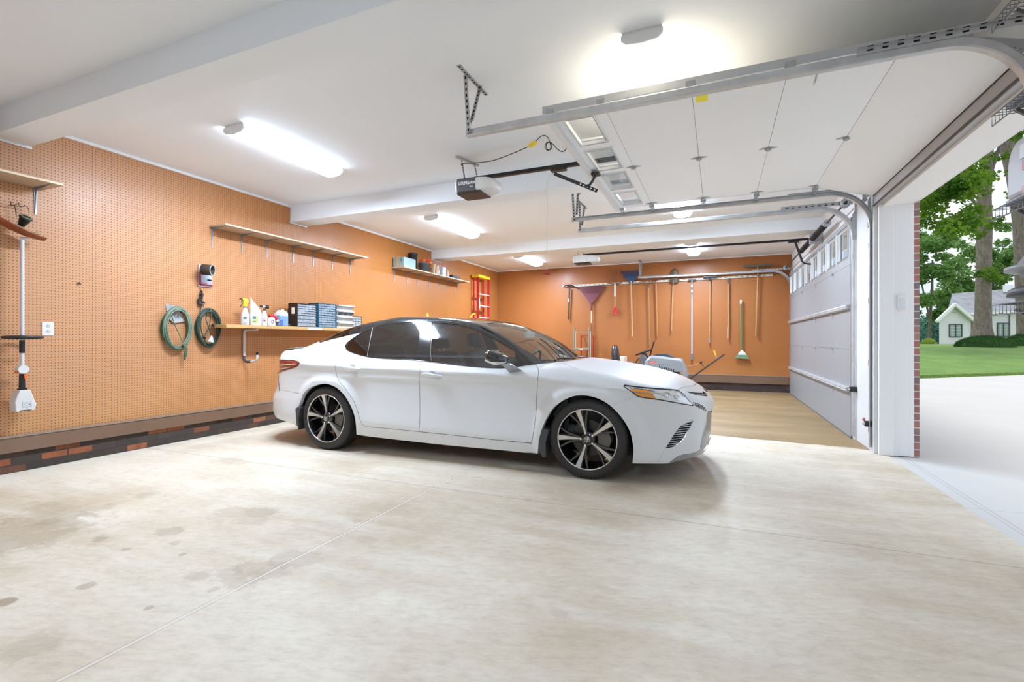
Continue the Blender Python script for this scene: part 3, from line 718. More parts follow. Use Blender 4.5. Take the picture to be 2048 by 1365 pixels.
lines('headlamp_bezel', M_bez, [([(1354.7, 780.3), (1317, 777.3), (1282, 774.4), (1249, 770.3), (1246.9, 772.7), (1265.6, 785.6), (1275, 792.6), (1299.6, 797.3), (1317, 799.6), (1352, 806), (1386, 811.5)], .0042)], hl)
for (a, b, r) in ((1333, 790, .032), (1356, 793, .034)):
    p = hitpx(a, b); n = grad(p[None])[0]; c = cw(p + n * -.012); d = Vector((n[0], -n[1], n[2]))
    g = MB(); g.lathe([(r, .010), (r * .96, .014), (r * .7, .002), (r * .62, .006), (r * .5, .012), (r * .01, .018)], c, d, 20); g.build('projector', M_chrome, hl[0])
M_gd = mat('lamp guide', (.35, .36, .38), .2, .6)
lines('light_guide', M_gd, [([(1262, 783), (1280, 785.5), (1306, 789.5)], .004)], hl, 0, False); lines('light_guide', M_gd, [([(1258, 775.4), (1290, 779), (1310, 783)], .003)], hl, 0, False)
lines('lamp_surround', mat('dark red surround', (.05, .008, .008), .2, coat=1), [([(560.5, 719.8), (580, 720.5), (592, 722), (597.4, 724.3), (599, 727), (595.6, 732), (588.6, 735.4), (571, 740.7), (555, 746.6)], .0045)], tl, 0, False)
M_cl = mat('clear lens strip', (.6, .5, .38), .15, coat=1.)
lines('clear_lens', M_cl, [([(557.5, 731), (575, 730), (592, 728.5)], .006)], tl, 0, False); lines('clear_lens', M_cl, [([(556.5, 738), (568, 737), (580, 734)], .006)], tl, 0, False)
# vent slats
g = MB(); L_ = [(1387.3, 840), (1369.7, 847), (1358.7, 853.7), (1350, 864.7), (1339, 882.3), (1330, 897)]; R_ = [(1387.3, 840), (1385.5, 844), (1381.8, 851.5), (1374, 867), (1366.4, 880), (1357.6, 887.8), (1345.5, 894.4), (1330, 897)]
def along(pl, y):
    for (x0, y0), (x1, y1) in zip(pl, pl[1:]):
        if y0 <= y <= y1: return x0 + (x1 - x0) * (y - y0) / (y1 - y0)
    return pl[-1][0]
for i in range(11):
    y = 845 + i * 4.75; xl = along(L_, y + 1.5); xr = along(R_, y - 1.5)
    if xr - xl > 4: MB().tube([sp(xl + (xr - xl) * t, y + 1.5 - 3 * t, -.004) for t in (0, .33, .66, 1)], .0042, 6).build('vent_slat', mat('vent slat', (.55, .57, .62), .25, .5), car)
lines('bumper_crease', M_cpaint, [([(1387.3, 840), (1369.7, 847), (1358.7, 853.7), (1350, 864.7), (1339, 882.3), (1330, 897), (1322, 912), (1314, 927)], .0035)])
lines('grille_frame', mat('grille frame', (.42, .44, .46), .25, .7), [([(1414.5, 829), (1412, 850), (1406, 868), (1400.5, 895)], .006)])
for i in range(5): lines('grille_bar', M_chrome, [([(1388 + i * 5, 806.3 + i * 3), (1391 + i * 5, 813 + i * 2.2)], .003)], None, -.002, False)
lines('grille_bar', M_chrome, [([(1387, 806), (1400, 811.5), (1412, 820)], .002)], None, -.001, False); lines('grille_bar', M_chrome, [([(1375, 785.5), (1395, 788), (1413, 790)], .003)], None, -.004, False)
# window surrounds
lines('belt_moulding', mat('belt moulding', (.10, .10, .10), .2, .7), [([(722, 666.5), (703.5, 678.6), (692.3, 689), (690.5, 695), (692, 699.7), (703, 705), (722, 711), (736, 714.3), (770, 717.6), (831, 720.8), (863, 725), (930, 732.7), (1000, 737), (1031, 734), (1072, 729)], .0035)], None, .0005)
M_wd = mat('window divider', (.45, .43, .40), .25, .6)
lines('window_divider', M_wd, [([(745.3, 656), (740, 684), (734.6, 712.5)], .0035)], rd, .001); lines('window_divider', M_wd, [([(862.8, 646), (861, 690), (862.8, 722)], .0035)], fd, .001)
lines('drip_moulding', mat('drip moulding', (.16, .16, .16), .2, .8), [([(733, 661), (770, 645.5), (800, 641.5), (850, 640.5), (900, 643.5), (950, 654.5), (1000, 680), (1050, 711), (1073, 727)], .004)])
# wheel arch lips and liners
for ch in (archF, archR):
    q = [hitpx(a, b) for a, b in smooth_px(ch)]
    for s in (1, -1):
        g = MB(); a = [Vector((p[0], YC - s * p[1], p[2])) for p in q]; b = [Vector((p[0], YC - s * (p[1] - .05), p[2])) for p in q]; n = len(a)
        g.add(a + b, [(i, i + 1, n + i + 1, n + i) for i in range(n - 1)], True); g.build('arch_lip', M_cpaint, car)
q = [hitpx(a, b) for a, b in smooth_px(sill + [(713, 870)])]
for s in (1, -1):
    g = MB(); a = [Vector((p[0], YC - s * p[1], p[2])) for p in q]; b = [Vector((p[0], YC - s * (p[1] - .10), p[2] - .01)) for p in q]; n = len(a); g.add(a + b, [(i, i + 1, n + i + 1, n + i) for i in range(n - 1)], True); g.build('sill_edge', M_cpaint, car)
for wx in (FWX, RWX):
    for s in (1, -1):
        g = MB(); n = 20; a = []; b = []
        for i in range(n + 1):
            t = -.25 + (PI + .5) * i / n; a.append(cw((wx + .405 * math.cos(t), s * .885, .33 + .405 * math.sin(t)))); b.append(cw((wx + .405 * math.cos(t), s * .60, .33 + .405 * math.sin(t))))
        g.add(a + b, [(i, i + 1, n + 2 + i, n + 1 + i) for i in range(n)], True); g.add(b, [tuple(range(n + 1))], False); g.build('wheel_well', M_dark, car)
g = MB(); g.prism([(-4.72, -.5), (-4.55, -.70), (-.72, -.70), (-.38, -.45), (-.38, .45), (-.72, .70), (-4.55, .70), (-4.72, .5)], (0, YC, .19), (1, 0, 0), (0, 1, 0), (0, 0, .12)); g.build('underbody', M_dark, car)
# mud flaps
for (x0, x1, z0, z1) in ((FWX - .44, FWX - .355, .155, .42), (RWX - .415, RWX - .36, .195, .46)):
    for s in (1, -1):
        g = MB(); ya, yb = YC - s * .955, YC - s * .80
        g.prism([(x0, z1 - .03), (x0 + .05, z1), (x1 + .02, z1 - .02), (x1 - .01, (z0 + z1) / 2), (x1 - .005, z0 + .01), (x0 + .045, z0), (x0 + .012, (z0 + z1) / 2 - .05)], (0, min(ya, yb), 0), (1, 0, 0), (0, 0, 1), (0, abs(yb - ya), 0)); g.build('mud_flap', mat('mud flap', (.055, .057, .06), .45), car, bevel=.006)
# spoiler lip, wipers, cowl
g = MB(); n = 24; pr = []
for i in range(n + 1):
    y = -.56 + 1.12 * i / n; x = -4.97 + .07 * (abs(y) / .56) ** 2.5; z = float(c_top(-5.) - c_crown(-5.) * y * y) + .004
    pr.append([Vector((x + .10, YC - y, z - .012)), Vector((x - .01, YC - y, z + .010)), Vector((x - .035, YC - y, z + .014)), Vector((x - .02, YC - y, z - .02))])
v = [p for r in pr for p in r]; g.add(v, [(4 * i + k, 4 * i + (k + 1) % 4, 4 * i + 4 + (k + 1) % 4, 4 * i + 4 + k) for i in range(n) for k in range(4)] + [(0, 1, 2, 3), (4 * n + 3, 4 * n + 2, 4 * n + 1, 4 * n)], False)
g.build('spoiler', M_croof, car)
MB().tube([sp(1113, 722, .02), sp(1120, 722, .025), sp(1140, 721.5, .02), sp(1170, 717.5, .02)], .007, 6).build('cowl_rail', M_black, car)
MB().tube([sp(1118, 719, .03), sp(1090, 690, .025), sp(1078, 681, .02)], .006, 6).build('wiper', M_black, car)
MB().tube([sp(1143, 719, .03), sp(1125, 701, .02), sp(1105, 689, .02)], .006, 6).build('wiper', M_black, car)
# mirror
def mirror(sy):
    g = MB(); n, m = 24, 14; c = np.array([-1.835, 1.055, 1.035])
    for j in range(m + 1):
        ph = -PI / 2 + PI * j / m
        for i in range(n):
            t = 2 * PI * i / n
            e = .62; cp, spn = abs(math.cos(ph)) ** e, math.copysign(abs(math.sin(ph)) ** .8, math.sin(ph))
            X_ = .105 * cp * math.copysign(abs(math.cos(t)) ** e, math.cos(t)); Y_ = .115 * cp * math.copysign(abs(math.sin(t)) ** e, math.sin(t)); Z_ = .062 * spn
            X_ = X_ * (1 - .35 * max(0, Y_) / .115); Z_ = Z_ * (1 - .25 * max(0, X_) / .1) - .10 * max(X_, 0) + .012 * (X_ < 0)
            g.v.append(tuple(Vector((c[0] + X_, YC - sy * (c[1] + Y_), c[2] + Z_))))
    for j in range(m):
        for i in range(n): g.f.append([j * n + i, j * n + (i + 1) % n, (j + 1) * n + (i + 1) % n, (j + 1) * n + i]); g.mi.append(0 if j >= 5 else 1); g.sm.append(True)
    o = g.build('side_mirror', [M_croof, M_chrome], car)
    b = MB(); b.box(0, 0, 0, 0, 0, 0); b = MB()
    A = [(-1.80, 1.00, .995), (-1.70, 1.00, .985), (-1.70, 1.06, .985), (-1.80, 1.06, .995)]; B = [(-1.735, .885, .885), (-1.63, .890, .915), (-1.66, .945, .925), (-1.755, .94, .895)]
    b.add([Vector((p[0], YC - sy * p[1], p[2])) for p in A + B], [(0, 1, 2, 3), (7, 6, 5, 4), (0, 4, 5, 1), (1, 5, 6, 2), (2, 6, 7, 3), (3, 7, 4, 0)])
    b.build('mirror_arm', mat('dark chrome', (.45, .46, .49), .12, 1.), o, bevel=.012, seg=3)
mirror(1); mirror(-1)
# door handles
def handle(px, py, dr):
    p = hitpx(px, py); q = hitpx(px + 10, py + 1); u = (q - p); u /= np.linalg.norm(u); nn = grad(p[None])[0]; w = np.cross(u, nn)
    for s, par in ((1, dr[0]), (-1, dr[1])):
        g = MB(); n = 16; m = 14
        f = lambda v: Vector((v[0], YC - s * v[1], v[2]))
        rings = []
        for j in range(m + 1):
            t = -1 + 2 * j / m; r = max(.02, (1 - abs(t) ** 3.2)); hw = (.024 - .008 * t) * r ** .5; hn = .014 * r ** .5
            cen = p + u * (t * .118) + nn * (.020 + .006 * (1 - t * t))
            rings.append([f(cen + w * hw * math.cos(2 * PI * i / n) + nn * hn * math.sin(2 * PI * i / n)) for i in range(n)])
        v = [x for r in rings for x in r]; g.add(v, [(j * n + i, j * n + (i + 1) % n, (j + 1) * n + (i + 1) % n, (j + 1) * n + i) for j in range(m) for i in range(n)], True)
        g.build('door_handle', M_cpaint, par)
        g = MB(); cen = p + nn * .0015; g.lathe([(.044, 0), (.040, .003), (.030, .001), (.0, -.001)], f(cen), Vector((nn[0], -s * nn[1], nn[2])), 20)
        g.build('handle_cup', mat('handle cup', (.62, .63, .65), .3, coat=1.), par)  # greyer than the door, painting in the shade of a recess
handle(705, 736.5, rd); handle(866, 748.5, fd)
# wheels
M_tyre = mat('tyre', (.024, .022, .021), .62, bump=.3, bscale=90); M_rimb = mat('gloss black alloy', (.012, .012, .014), .18, coat=1.); M_mach = mat('machined alloy', (.62, .60, .57), .25, .85); M_disc = mat('brake disc', (.05, .048, .045), .35, .7); M_cal = mat('caliper', (.16, .145, .125), .5, .4)
def wheel(wx, s, rot, stp=1):
    o_y = YC - s * .925; n_ = Vector((0, -s, 0)); cc = Vector((wx, o_y, WR))
    rimR = .262
    def pt(r, a, dpt): return cc + Vector((r * math.cos(a) * 1., 0, r * math.sin(a))) + n_ * dpt
    g = MB()   # barrel and lip of the rim
    g.lathe([(rimR - .004, .006), (rimR - .010, -.004), (rimR - .016, -.05), (rimR - .030, -.13), (rimR - .03, -.20)], cc, n_, 48)
    w = g.build('wheel', M_rimb, car)
    g = MB(); g.lathe([(rimR + .002, .000), (rimR + .001, .008), (rimR - .004, .010), (rimR - .010, .006), (rimR - .010, -.002)], cc, n_, 64); g.build('rim_lip', M_mach, w)
    g = MB(); prof = [(rimR, .004), (rimR + .018, .012), (rimR + .045, .012), (rimR + .068, -.002), (WR - .004, -.022), (WR, -.045), (WR, -.18), (WR - .006, -.205), (rimR + .04, -.225), (rimR, -.22)]
    g.lathe(prof, cc, n_, 72); g.build('tyre', M_tyre, w)
    g = MB()   # tread blocks
    for i in range(72):
        a = 2 * PI * i / 72
        for (d0, d1) in ((-.022, -.070), (-.078, -.120), (-.128, -.19)):
            r0, r1 = WR - .003, WR + .0018; da = .030
            g.add([pt(r, a + e, d) for r in (r0, r1) for (e, d) in ((-da, d0), (da, d0 - .004), (da, d1 - .004), (-da, d1))], [(4, 5, 6, 7), (0, 1, 5, 4), (1, 2, 6, 5), (2, 3, 7, 6), (3, 0, 4, 7)])
    g.build('tread', M_tyre, w)
    g = MB(); g.lathe([(.001, -.01), (.050, -.012), (.066, -.026), (.072, -.06)], cc, n_, 30); g.build('hub', M_rimb, w)
    for k in range(5):
        a0 = rot + 2 * PI * k / 5
        def spoke(nm, a_in, a_out, win, wout, ri, ro, dep, m, th=.022):
            g = MB(); seg = 6; rows = []
            for j in range(seg + 1):
                t = j / seg; r = ri + (ro - ri) * t; a = a_in + (a_out - a_in) * t; wd = win + (wout - win) * t; d = dep[0] + (dep[1] - dep[0]) * t - .006 * math.sin(PI * t)
                c = pt(r, a, d); tg = Vector((-math.sin(a), 0, math.cos(a)))
                rows.append([c - tg * wd / 2, c + tg * wd / 2, c + tg * wd * .7 - n_ * th, c - tg * wd * .7 - n_ * th])
            v = [p for r in rows for p in r]
            g.add(v, [(4 * i + q, 4 * i + (q + 1) % 4, 4 * i + 4 + (q + 1) % 4, 4 * i + 4 + q) for i in range(seg) for q in range(4)])
            return g.build(nm, m, w)
        spoke('spoke', a0, a0, .012, .044, .062, rimR - .006, (-.014, .004), M_mach)
        spoke('spoke', a0 + .08, a0 + .33, .020, .015, .045, rimR - .010, (-.020, -.012), M_rimb)
        spoke('spoke', a0 - .08, a0 - .33, .020, .015, .045, rimR - .010, (-.020, -.012), M_rimb)
        g = MB(); c = pt(.056, a0 + PI / 5 * 0, -.016); g.cyl(c, c + n_ * .012, .009, 6); g.build('lug_nut', M_chrome, w)
    g = MB(); g.lathe([(.001, .002), (.026, .001), (.031, -.003), (.031, -.012)], cc, n_, 28); cp = g.build('centre_cap', M_rimb, w)
    g = MB()   # three-oval badge on the cap
    def oval(rx, rz, cx, cz, t=.0022):
        g.tube([cc + n_ * .0035 + Vector((cx + rx * math.cos(2 * PI * i / 24), 0, cz + rz * math.sin(2 * PI * i / 24))) for i in range(24)], t, 5, closed=True)
    oval(.0235, .0235, 0, 0); oval(.018, .0085, 0, .006); oval(.0065, .0165, 0, -.002)
    g.build('badge', M_chrome, w)
    g = MB(); g.lathe([(.02, -.085), (.155, -.085), (.155, -.11), (.02, -.11)], cc, n_, 40, smooth=False); g.build('brake_disc', M_disc, w)
    g = MB(); sg = 1 if stp else -1
    pr = [pt(r, a, -.045) for r, a in ((.10, -.45), (.185, -.45), (.195, 0), (.185, .5), (.10, .5), (.095, 0))]
    g.add(pr + [p - n_ * .07 for p in pr], [tuple(range(6)), tuple(reversed(range(6, 12)))] + [(i, (i + 1) % 6, 6 + (i + 1) % 6, 6 + i) for i in range(6)]); g.build('brake_caliper', M_cal, w, bevel=.006)
wheel(FWX, 1, PI, 1); wheel(FWX, -1, .4); wheel(RWX, 1, math.radians(171), 0); wheel(RWX, -1, 1.)
# interior seen through the glass
M_seat = mat('dark seat fabric', (.05, .05, .052), .7); M_trim_in = mat('interior trim', (.12, .12, .125), .6); M_head = mat('headliner', (.45, .44, .42), .8)
def seat(x, y):
    g = MB(); g.box(x - .05, x + .48, YC - y - .25, YC - y + .25, .42, .58)
    g.obox(Vector((x - .08, YC - y, .80)), Vector((.065, 0, .02)), Vector((0, .245, 0)), Vector((-.09, 0, .27)))
    o = g.build('seat', M_seat, car, bevel=.04, seg=3)
    g = MB(); g.obox(Vector((x - .19, YC - y, 1.19)), Vector((.045, 0, .01)), Vector((0, .13, 0)), Vector((-.02, 0, .085))); g.build('headrest', M_seat, o, bevel=.03, seg=3)
    g = MB()
    for q in (-.05, .05): g.cyl((x - .165, YC - y + q, 1.02), (x - .178, YC - y + q, 1.12), .006, 8)
    g.build('headrest_post', M_chrome, o)
seat(-2.62, .40); seat(-2.62, -.40)
g = MB(); g.box(-3.95, -3.45, YC - .62, YC + .62, .42, .60); g.obox(Vector((-4.0, YC, .84)), Vector((.07, 0, .02)), Vector((0, .62, 0)), Vector((-.10, 0, .28))); g.build('rear_bench', M_seat, car, bevel=.04)
g = MB(); g.box(-4.85, -1.2, YC - .70, YC + .70, .30, .42); g.box(-4.7, -4.1, YC - .62, YC + .62, .42, .98)
g.prism([(-1.95, .62), (-1.95, .90), (-1.75, .95), (-1.30, .93), (-1.25, .5), (-1.75, .5)], (0, YC - .74, 0), (1, 0, 0), (0, 0, 1), (0, 1.48, 0))
g.box(-1.30, -.35, YC - .66, YC + .66, .45, .70)
g.build('dashboard', mat('dash plastic', (.16, .165, .165), .6), car)
g = MB(); c = Vector((-2.03, YC + .38, .90)); ax = Vector((-.9, 0, .42)).normalized(); a, b, d = frame(ax)
g.tube([c + (a * math.cos(t) + b * math.sin(t)) * .19 for t in [2 * PI * i / 28 for i in range(28)]], .014, 8, closed=True); g.cyl(c - ax * .03, c + ax * .01, .06, 14); g.bar(c - a * .18, c + a * .18, .03, .015)
g.build('steering_wheel', M_black, car)
g = MB(); g.box(-1.93, -1.90, YC - .12, YC + .12, 1.22, 1.285); g.cyl((-1.90, YC, 1.28), (-1.99, YC, 1.345), .012, 8); g.build('rearview_mirror', mat('mirror housing', (.55, .57, .57), .35), car, bevel=.01)
# ================================================================== CEILING LIGHTS
M_diff = mat('lit diffuser', (.9, .9, .9), .5, emit=(.775, .94, 1.165), es=LAMP_STRENGTH)
M_diffw = mat('warm lit diffuser', (.9, .9, .88), .5, emit=(1.0, .90, .72), es=LAMP_STRENGTH * .07)
M_side = mat('lit diffuser side', (.9, .9, .9), .5, emit=(.775, .94, 1.165), es=LAMP_STRENGTH * .09); M_sidew = mat('warm lit diffuser side', (.9, .9, .88), .5, emit=(1.0, .86, .64), es=LAMP_STRENGTH * .02)
M_filln = mat('added fill diffuser near bay', (.9, .9, .9), .5, emit=(.775, .94, 1.165), es=LAMP_STRENGTH * .33)
M_fillo = mat('added fill diffuser near bay left', (.9, .9, .9), .5, emit=(.775, .94, 1.165), es=LAMP_STRENGTH * .2)
def ceiling_light(x, y0, y1, label, warm=False, w=.26, group='wraparound ceiling lights'):
    t = thing('ceiling_light', label, 'ceiling light', (x, (y0 + y1) / 2, ZC), group)
    h = w / 2; zb = ZC - .078
    g = MB(); g.box(x - h * .97, x + h * .97, y0 + .004, y1 - .004, ZC - .014, ZC); g.build('housing', M_gloss, t, bevel=.003)
    pr = [(-h, ZC - .014), (-h, ZC - .048), (-h * .72, zb), (0, zb - .010), (h * .72, zb), (h, ZC - .048), (h, ZC - .014)]
    g = MB(); n = len(pr)
    a = [Vector((x + p[0], y0 + .012, p[1])) for p in pr]; b = [Vector((x + p[0], y1 - .012, p[1])) for p in pr]
    g.add(a + b, [(i, n + i, n + i + 1, i + 1) for i in (2, 3)]); g.cur = 1; g.add(a + b, [(i, n + i, n + i + 1, i + 1) for i in (0, 1, 4, 5)]); g.build('diffuser', [M_diffw if warm else M_diff, M_sidew if warm else M_side], t)
    for y in (y0, y1 - .012):
        g = MB(); g.prism([(p[0] * 1.02, p[1] - .001) for p in pr], (x, y, 0), (1, 0, 0), (0, 0, 1), (0, .012, 0)); g.build('end_cap', M_gloss, t)
    return t
ceiling_light(-4.14, 3.13, 4.42, 'long white fluorescent ceiling light nearest the left pegboard wall, before the middle beam')
ceiling_light(-4.22, 6.62, 8.08, 'white ceiling light between the middle and far beams, above the black car roof')
ceiling_light(-4.27, 10.42, 11.75, 'white ceiling light beyond the far beam, near the back left corner')
ceiling_light(-.455, 3.20, 4.46, 'warm glowing ceiling light partly hidden by the open overhead door', warm=True)
ceiling_light(-.51, 6.72, 8.00, 'ceiling light seen as a short glow between the two sets of door tracks')
ceiling_light(-.51, 10.45, 11.70, 'ceiling light above the far opener rail, in front of the tool wall')

for x_, s_ in ((-4.14, 'left'), (-.455, 'right')):  # unseen fixtures added behind the camera to brighten floor, beam and ceiling
    t_ = ceiling_light(x_, -1.9, -.6, 'unseen ceiling light added to brighten the near bay, %s side' % s_)
    for ch in t_.children:
        if ch.name.startswith('diffuser'): ch.data.materials[0] = M_filln if x_ > -2 else M_fillo

# ================================================================== OVERHEAD DOORS
M_door = mat('white door skin', (.93, .94, .95), .45, bump=.06, bscale=25)
M_doorg = mat('grey white door skin', (.30, .305, .31), .45, bump=.08, bscale=25)  # skin colour darkened to stand in for the backlit shade on this door
M_edge = mat('door end stile', (.58, .59, .60), .4, .3)
M_pane = thin_glass('window pane', (.93, .95, .95), .8, 1.45)
def hinge_mb(c, u, n, v, s=1.):   # small butterfly hinge: c centre, u along seam, n out of the door face, v across the seam
    g = MB(); c = Vector(c)
    g.prism([(-.072, -.004), (-.02, -.032), (0, -.040), (.02, -.032), (.072, -.004), (.072, .004), (.02, .016), (-.02, .016), (-.072, .004)], c, Vector(u) * s, Vector(v) * s, Vector(n) * .004)
    g.obox(c + Vector(n) * .012, Vector(u) * .014, Vector(v) * .022, Vector(n) * .010); g.cyl(c - Vector(u) * .024 + Vector(n) * .016, c + Vector(u) * .024 + Vector(n) * .016, .006, 8)
    return g
def section(parent, mk, ylist, h, wins, mat_, name='door_panel'):
    """one door section in its own strip: mk(a, b, t) maps along-height a, along-width b, thickness t to a point"""
    g = MB(); w0, w1 = ylist[0], ylist[-1]
    def bx(a0, a1, b0, b1, t0=0., t1=.045):
        v = [mk(a, b, t) for t in (t0, t1) for b in (b0, b1) for a in (a0, a1)]; g.add(v, [(0, 2, 3, 1), (4, 5, 7, 6), (0, 1, 5, 4), (2, 6, 7, 3), (0, 4, 6, 2), (1, 3, 7, 5)])
    if not wins: bx(.0015, h - .0015, w0, w1)
    else:
        a0, a1 = wins[0]; bs = wins[1]; bx(.0015, a0, w0, w1); bx(a1, h - .0015, w0, w1); pv = w0
        for (b0, b1) in bs: bx(a0, a1, pv, b0); pv = b1
        bx(a0, a1, pv, w1)
    o = g.build(name, mat_, parent)
    if wins:
        for (b0, b1) in bs:
            f = MB(); e = .028
            def ring(q0, q1, t0, t1):   # sloped frame
                A = [mk(a0 - q0, b0 - q0, t0), mk(a1 + q0, b0 - q0, t0), mk(a1 + q0, b1 + q0, t0), mk(a0 - q0, b1 + q0, t0)]
                B = [mk(a0 + q1, b0 + q1, t1), mk(a1 - q1, b0 + q1, t1), mk(a1 - q1, b1 - q1, t1), mk(a0 + q1, b1 - q1, t1)]
                f.add(A + B, [(i, (i + 1) % 4, 4 + (i + 1) % 4, 4 + i) for i in range(4)])
            ring(e * .5, -e * .35, -.002, -.014); ring(-.010 + 0, .014, -.014, .012); ring(-.0, .016, .012, .022)
            fo = f.build('window_frame', M_gloss, o)
            p = MB(); p.quad(mk(a0 + .0, b0, .022), mk(a1, b0, .022), mk(a1, b1, .022), mk(a0, b1, .022)); p.build('window_pane', M_pane, fo)
    return o
# ---- near door, rolled up under the ceiling
YA, YB = 3.40, 6.20
dr1 = thing('garage_door', 'white overhead garage door rolled open under the ceiling, its window section leading', 'garage door', (0.2, (YA + YB) / 2, 2.88))
ZU = 2.872
segs = [((-1.20, ZU), (-.755, ZU)), ((-.755, ZU), (-.165, ZU)), ((-.165, ZU), (.400, ZU)), ((.400, ZU), (.975, ZU)), ((.975, ZU), (1.505, 2.715))]
for i, ((xa, za), (xb, zb)) in enumerate(segs):
    h = math.hypot(xb - xa, zb - za); d_ = Vector(((xb - xa) / h, 0, (zb - za) / h)); n_ = Vector((-d_.z, 0, d_.x))
    if n_.z < 0: n_ = -n_
    mk = lambda a, b, t, o=Vector((xa, 0, za)), d_=d_, n_=n_: o + d_ * a + n_ * t + Vector((0, b, 0))
    w = None
    if i == 0:
        wd = (YB - YA - .16) / 4; w = ((.115, .345), [(YA + .08 + wd * k + .075, YA + .08 + wd * (k + 1) - .075) for k in range(4)])
    o = section(dr1, mk, (YA, YB), h, w, M_door)
    g = MB()
    for y in (YA - .002, YB - .0):
        g.add([mk(a, y, t) for t in (-.002, .05) for a in (.0, h)] + [mk(a, y + .004, t) for t in (-.002, .05) for a in (.0, h)], [(0, 1, 3, 2), (4, 6, 7, 5), (0, 4, 5, 1), (2, 3, 7, 6), (0, 2, 6, 4), (1, 5, 7, 3)])
    g.build('end_stile', M_edge, o)
for k, x in enumerate((-.755, -.165, .400, .975)):
    for y in (YA + .10, (YA + YB) / 2 - .02, YB - .07):
        hinge_mb((x, y, ZU), (0, 1, 0) if False else (1, 0, 0), (0, 0, -1), (0, 1, 0)).build('hinge', M_galvd, dr1)
g = MB()
for x in (-1.12, -.755, -.165, .400, .975, 1.44):
    z = ZU if x < 1.2 else 2.745
    for y, s in ((YA, -1), (YB, 1)):
        g2 = MB(); g2.box(x - .03, x + .03, y - .06 if s < 0 else y - .005, y + .005 if s < 0 else y + .02, z - .03, z + .0); g2.cyl((x, y - .01 * s, z - .045), (x, y + .07 * s, z - .045), .006, 8); g2.cyl((x, y + .045 * s, z - .045), (x, y + .065 * s, z - .045), .024, 14)
        g2.build('roller', M_galvd, dr1)
for p in ((1391, 199),):
    a = P(1392, 199, z=ZU - .002); b = P(1415, 184, z=ZU - .002); g = MB(); g.box(min(a.x, b.x), max(a.x, b.x), a.y - .06, a.y + .05, ZU - .0025, ZU - .001); tg = g.build('sticker', mat('yellow sticker', (.95, .85, .05), .4), dr1)
a = P(1628, 140, z=ZU - .01)
g = MB(); g.box(a.x - .015, a.x + .055, a.y - .045, a.y + .02, ZU - .022, ZU); g.obox(a + Vector((.01, .01, -.05)), Vector((.006, 0, 0)), Vector((0, .02, .0)), Vector((.01, .012, .04))); g.build('lift_handle', mat('white plastic', (.80, .80, .80), .35), dr1, bevel=.004)
g = MB(); q = [(.03, -.03)] ; g.bar((1.505, YA, 2.716), (1.505, YB, 2.716), .014, .008); g.build('bottom_seal', mat('dark seal', (.04, .035, .03), .6), dr1)
g = MB(); g.bar((-1.175, YA, ZU - .028), (-1.175, YB, ZU - .028), .05, .006); g.bar((-1.15, YA, ZU - .014), (-1.15, YB, ZU - .014), .006, .03); g.build('strut', M_gloss, dr1)
# ---- far door, closed
YC0, YC1 = 7.06, 12.48; XD = 1.485
dr2 = thing('garage_door', 'closed white-grey overhead garage door with eight small windows along its top', 'garage door', (XD, (YC0 + YC1) / 2, 0))
zs = [.012, .545, 1.085, 1.56, 2.125, 2.70]
wpx = [(1585.9, 1595.2), (1597.4, 1606.7), (1609.3, 1619.0), (1621.6, 1632.2), (1635.2, 1647.9), (1651.3, 1665.4), (1669.6, 1685.8), (1692.1, 1710.0)]
wd = (YC1 - YC0 - .12) / 8
wl = [(YC0 + .06 + wd * k + .05, YC0 + .06 + wd * (k + 1) - .05) for k in range(8)]
for i in range(5):
    mk = lambda a, b, t, z0=zs[i]: Vector((XD + t, b, z0 + a))
    section(dr2, mk, (YC0, YC1), zs[i + 1] - zs[i], ((.105, .495), wl) if i == 4 else None, M_doorg)
for z in (.560, 1.575):
    g = MB(); g.prism([(0, 0), (-.045, .006), (-.05, .020), (-.035, .03), (-.05, .042), (-.045, .056), (0, .062)], (XD, YC0 + .02, z), (1, 0, 0), (0, 0, 1), (0, YC1 - YC0 - .04, 0)); g.build('strut', M_galv, dr2)
for z in zs[1:5]:
    for px in (1605, 1631, 1666):
        y = P(px, 600, x=XD).y; hinge_mb((XD, y, z), (0, 0, 1), (-1, 0, 0), (0, 1, 0), 1.0).build('hinge', M_galvd, dr2)
g = MB(); g.box(XD - .004, XD + .05, YC0, YC1, 0, .014); g.build('bottom_seal', mat('grey seal', (.12, .12, .12), .7), dr2)
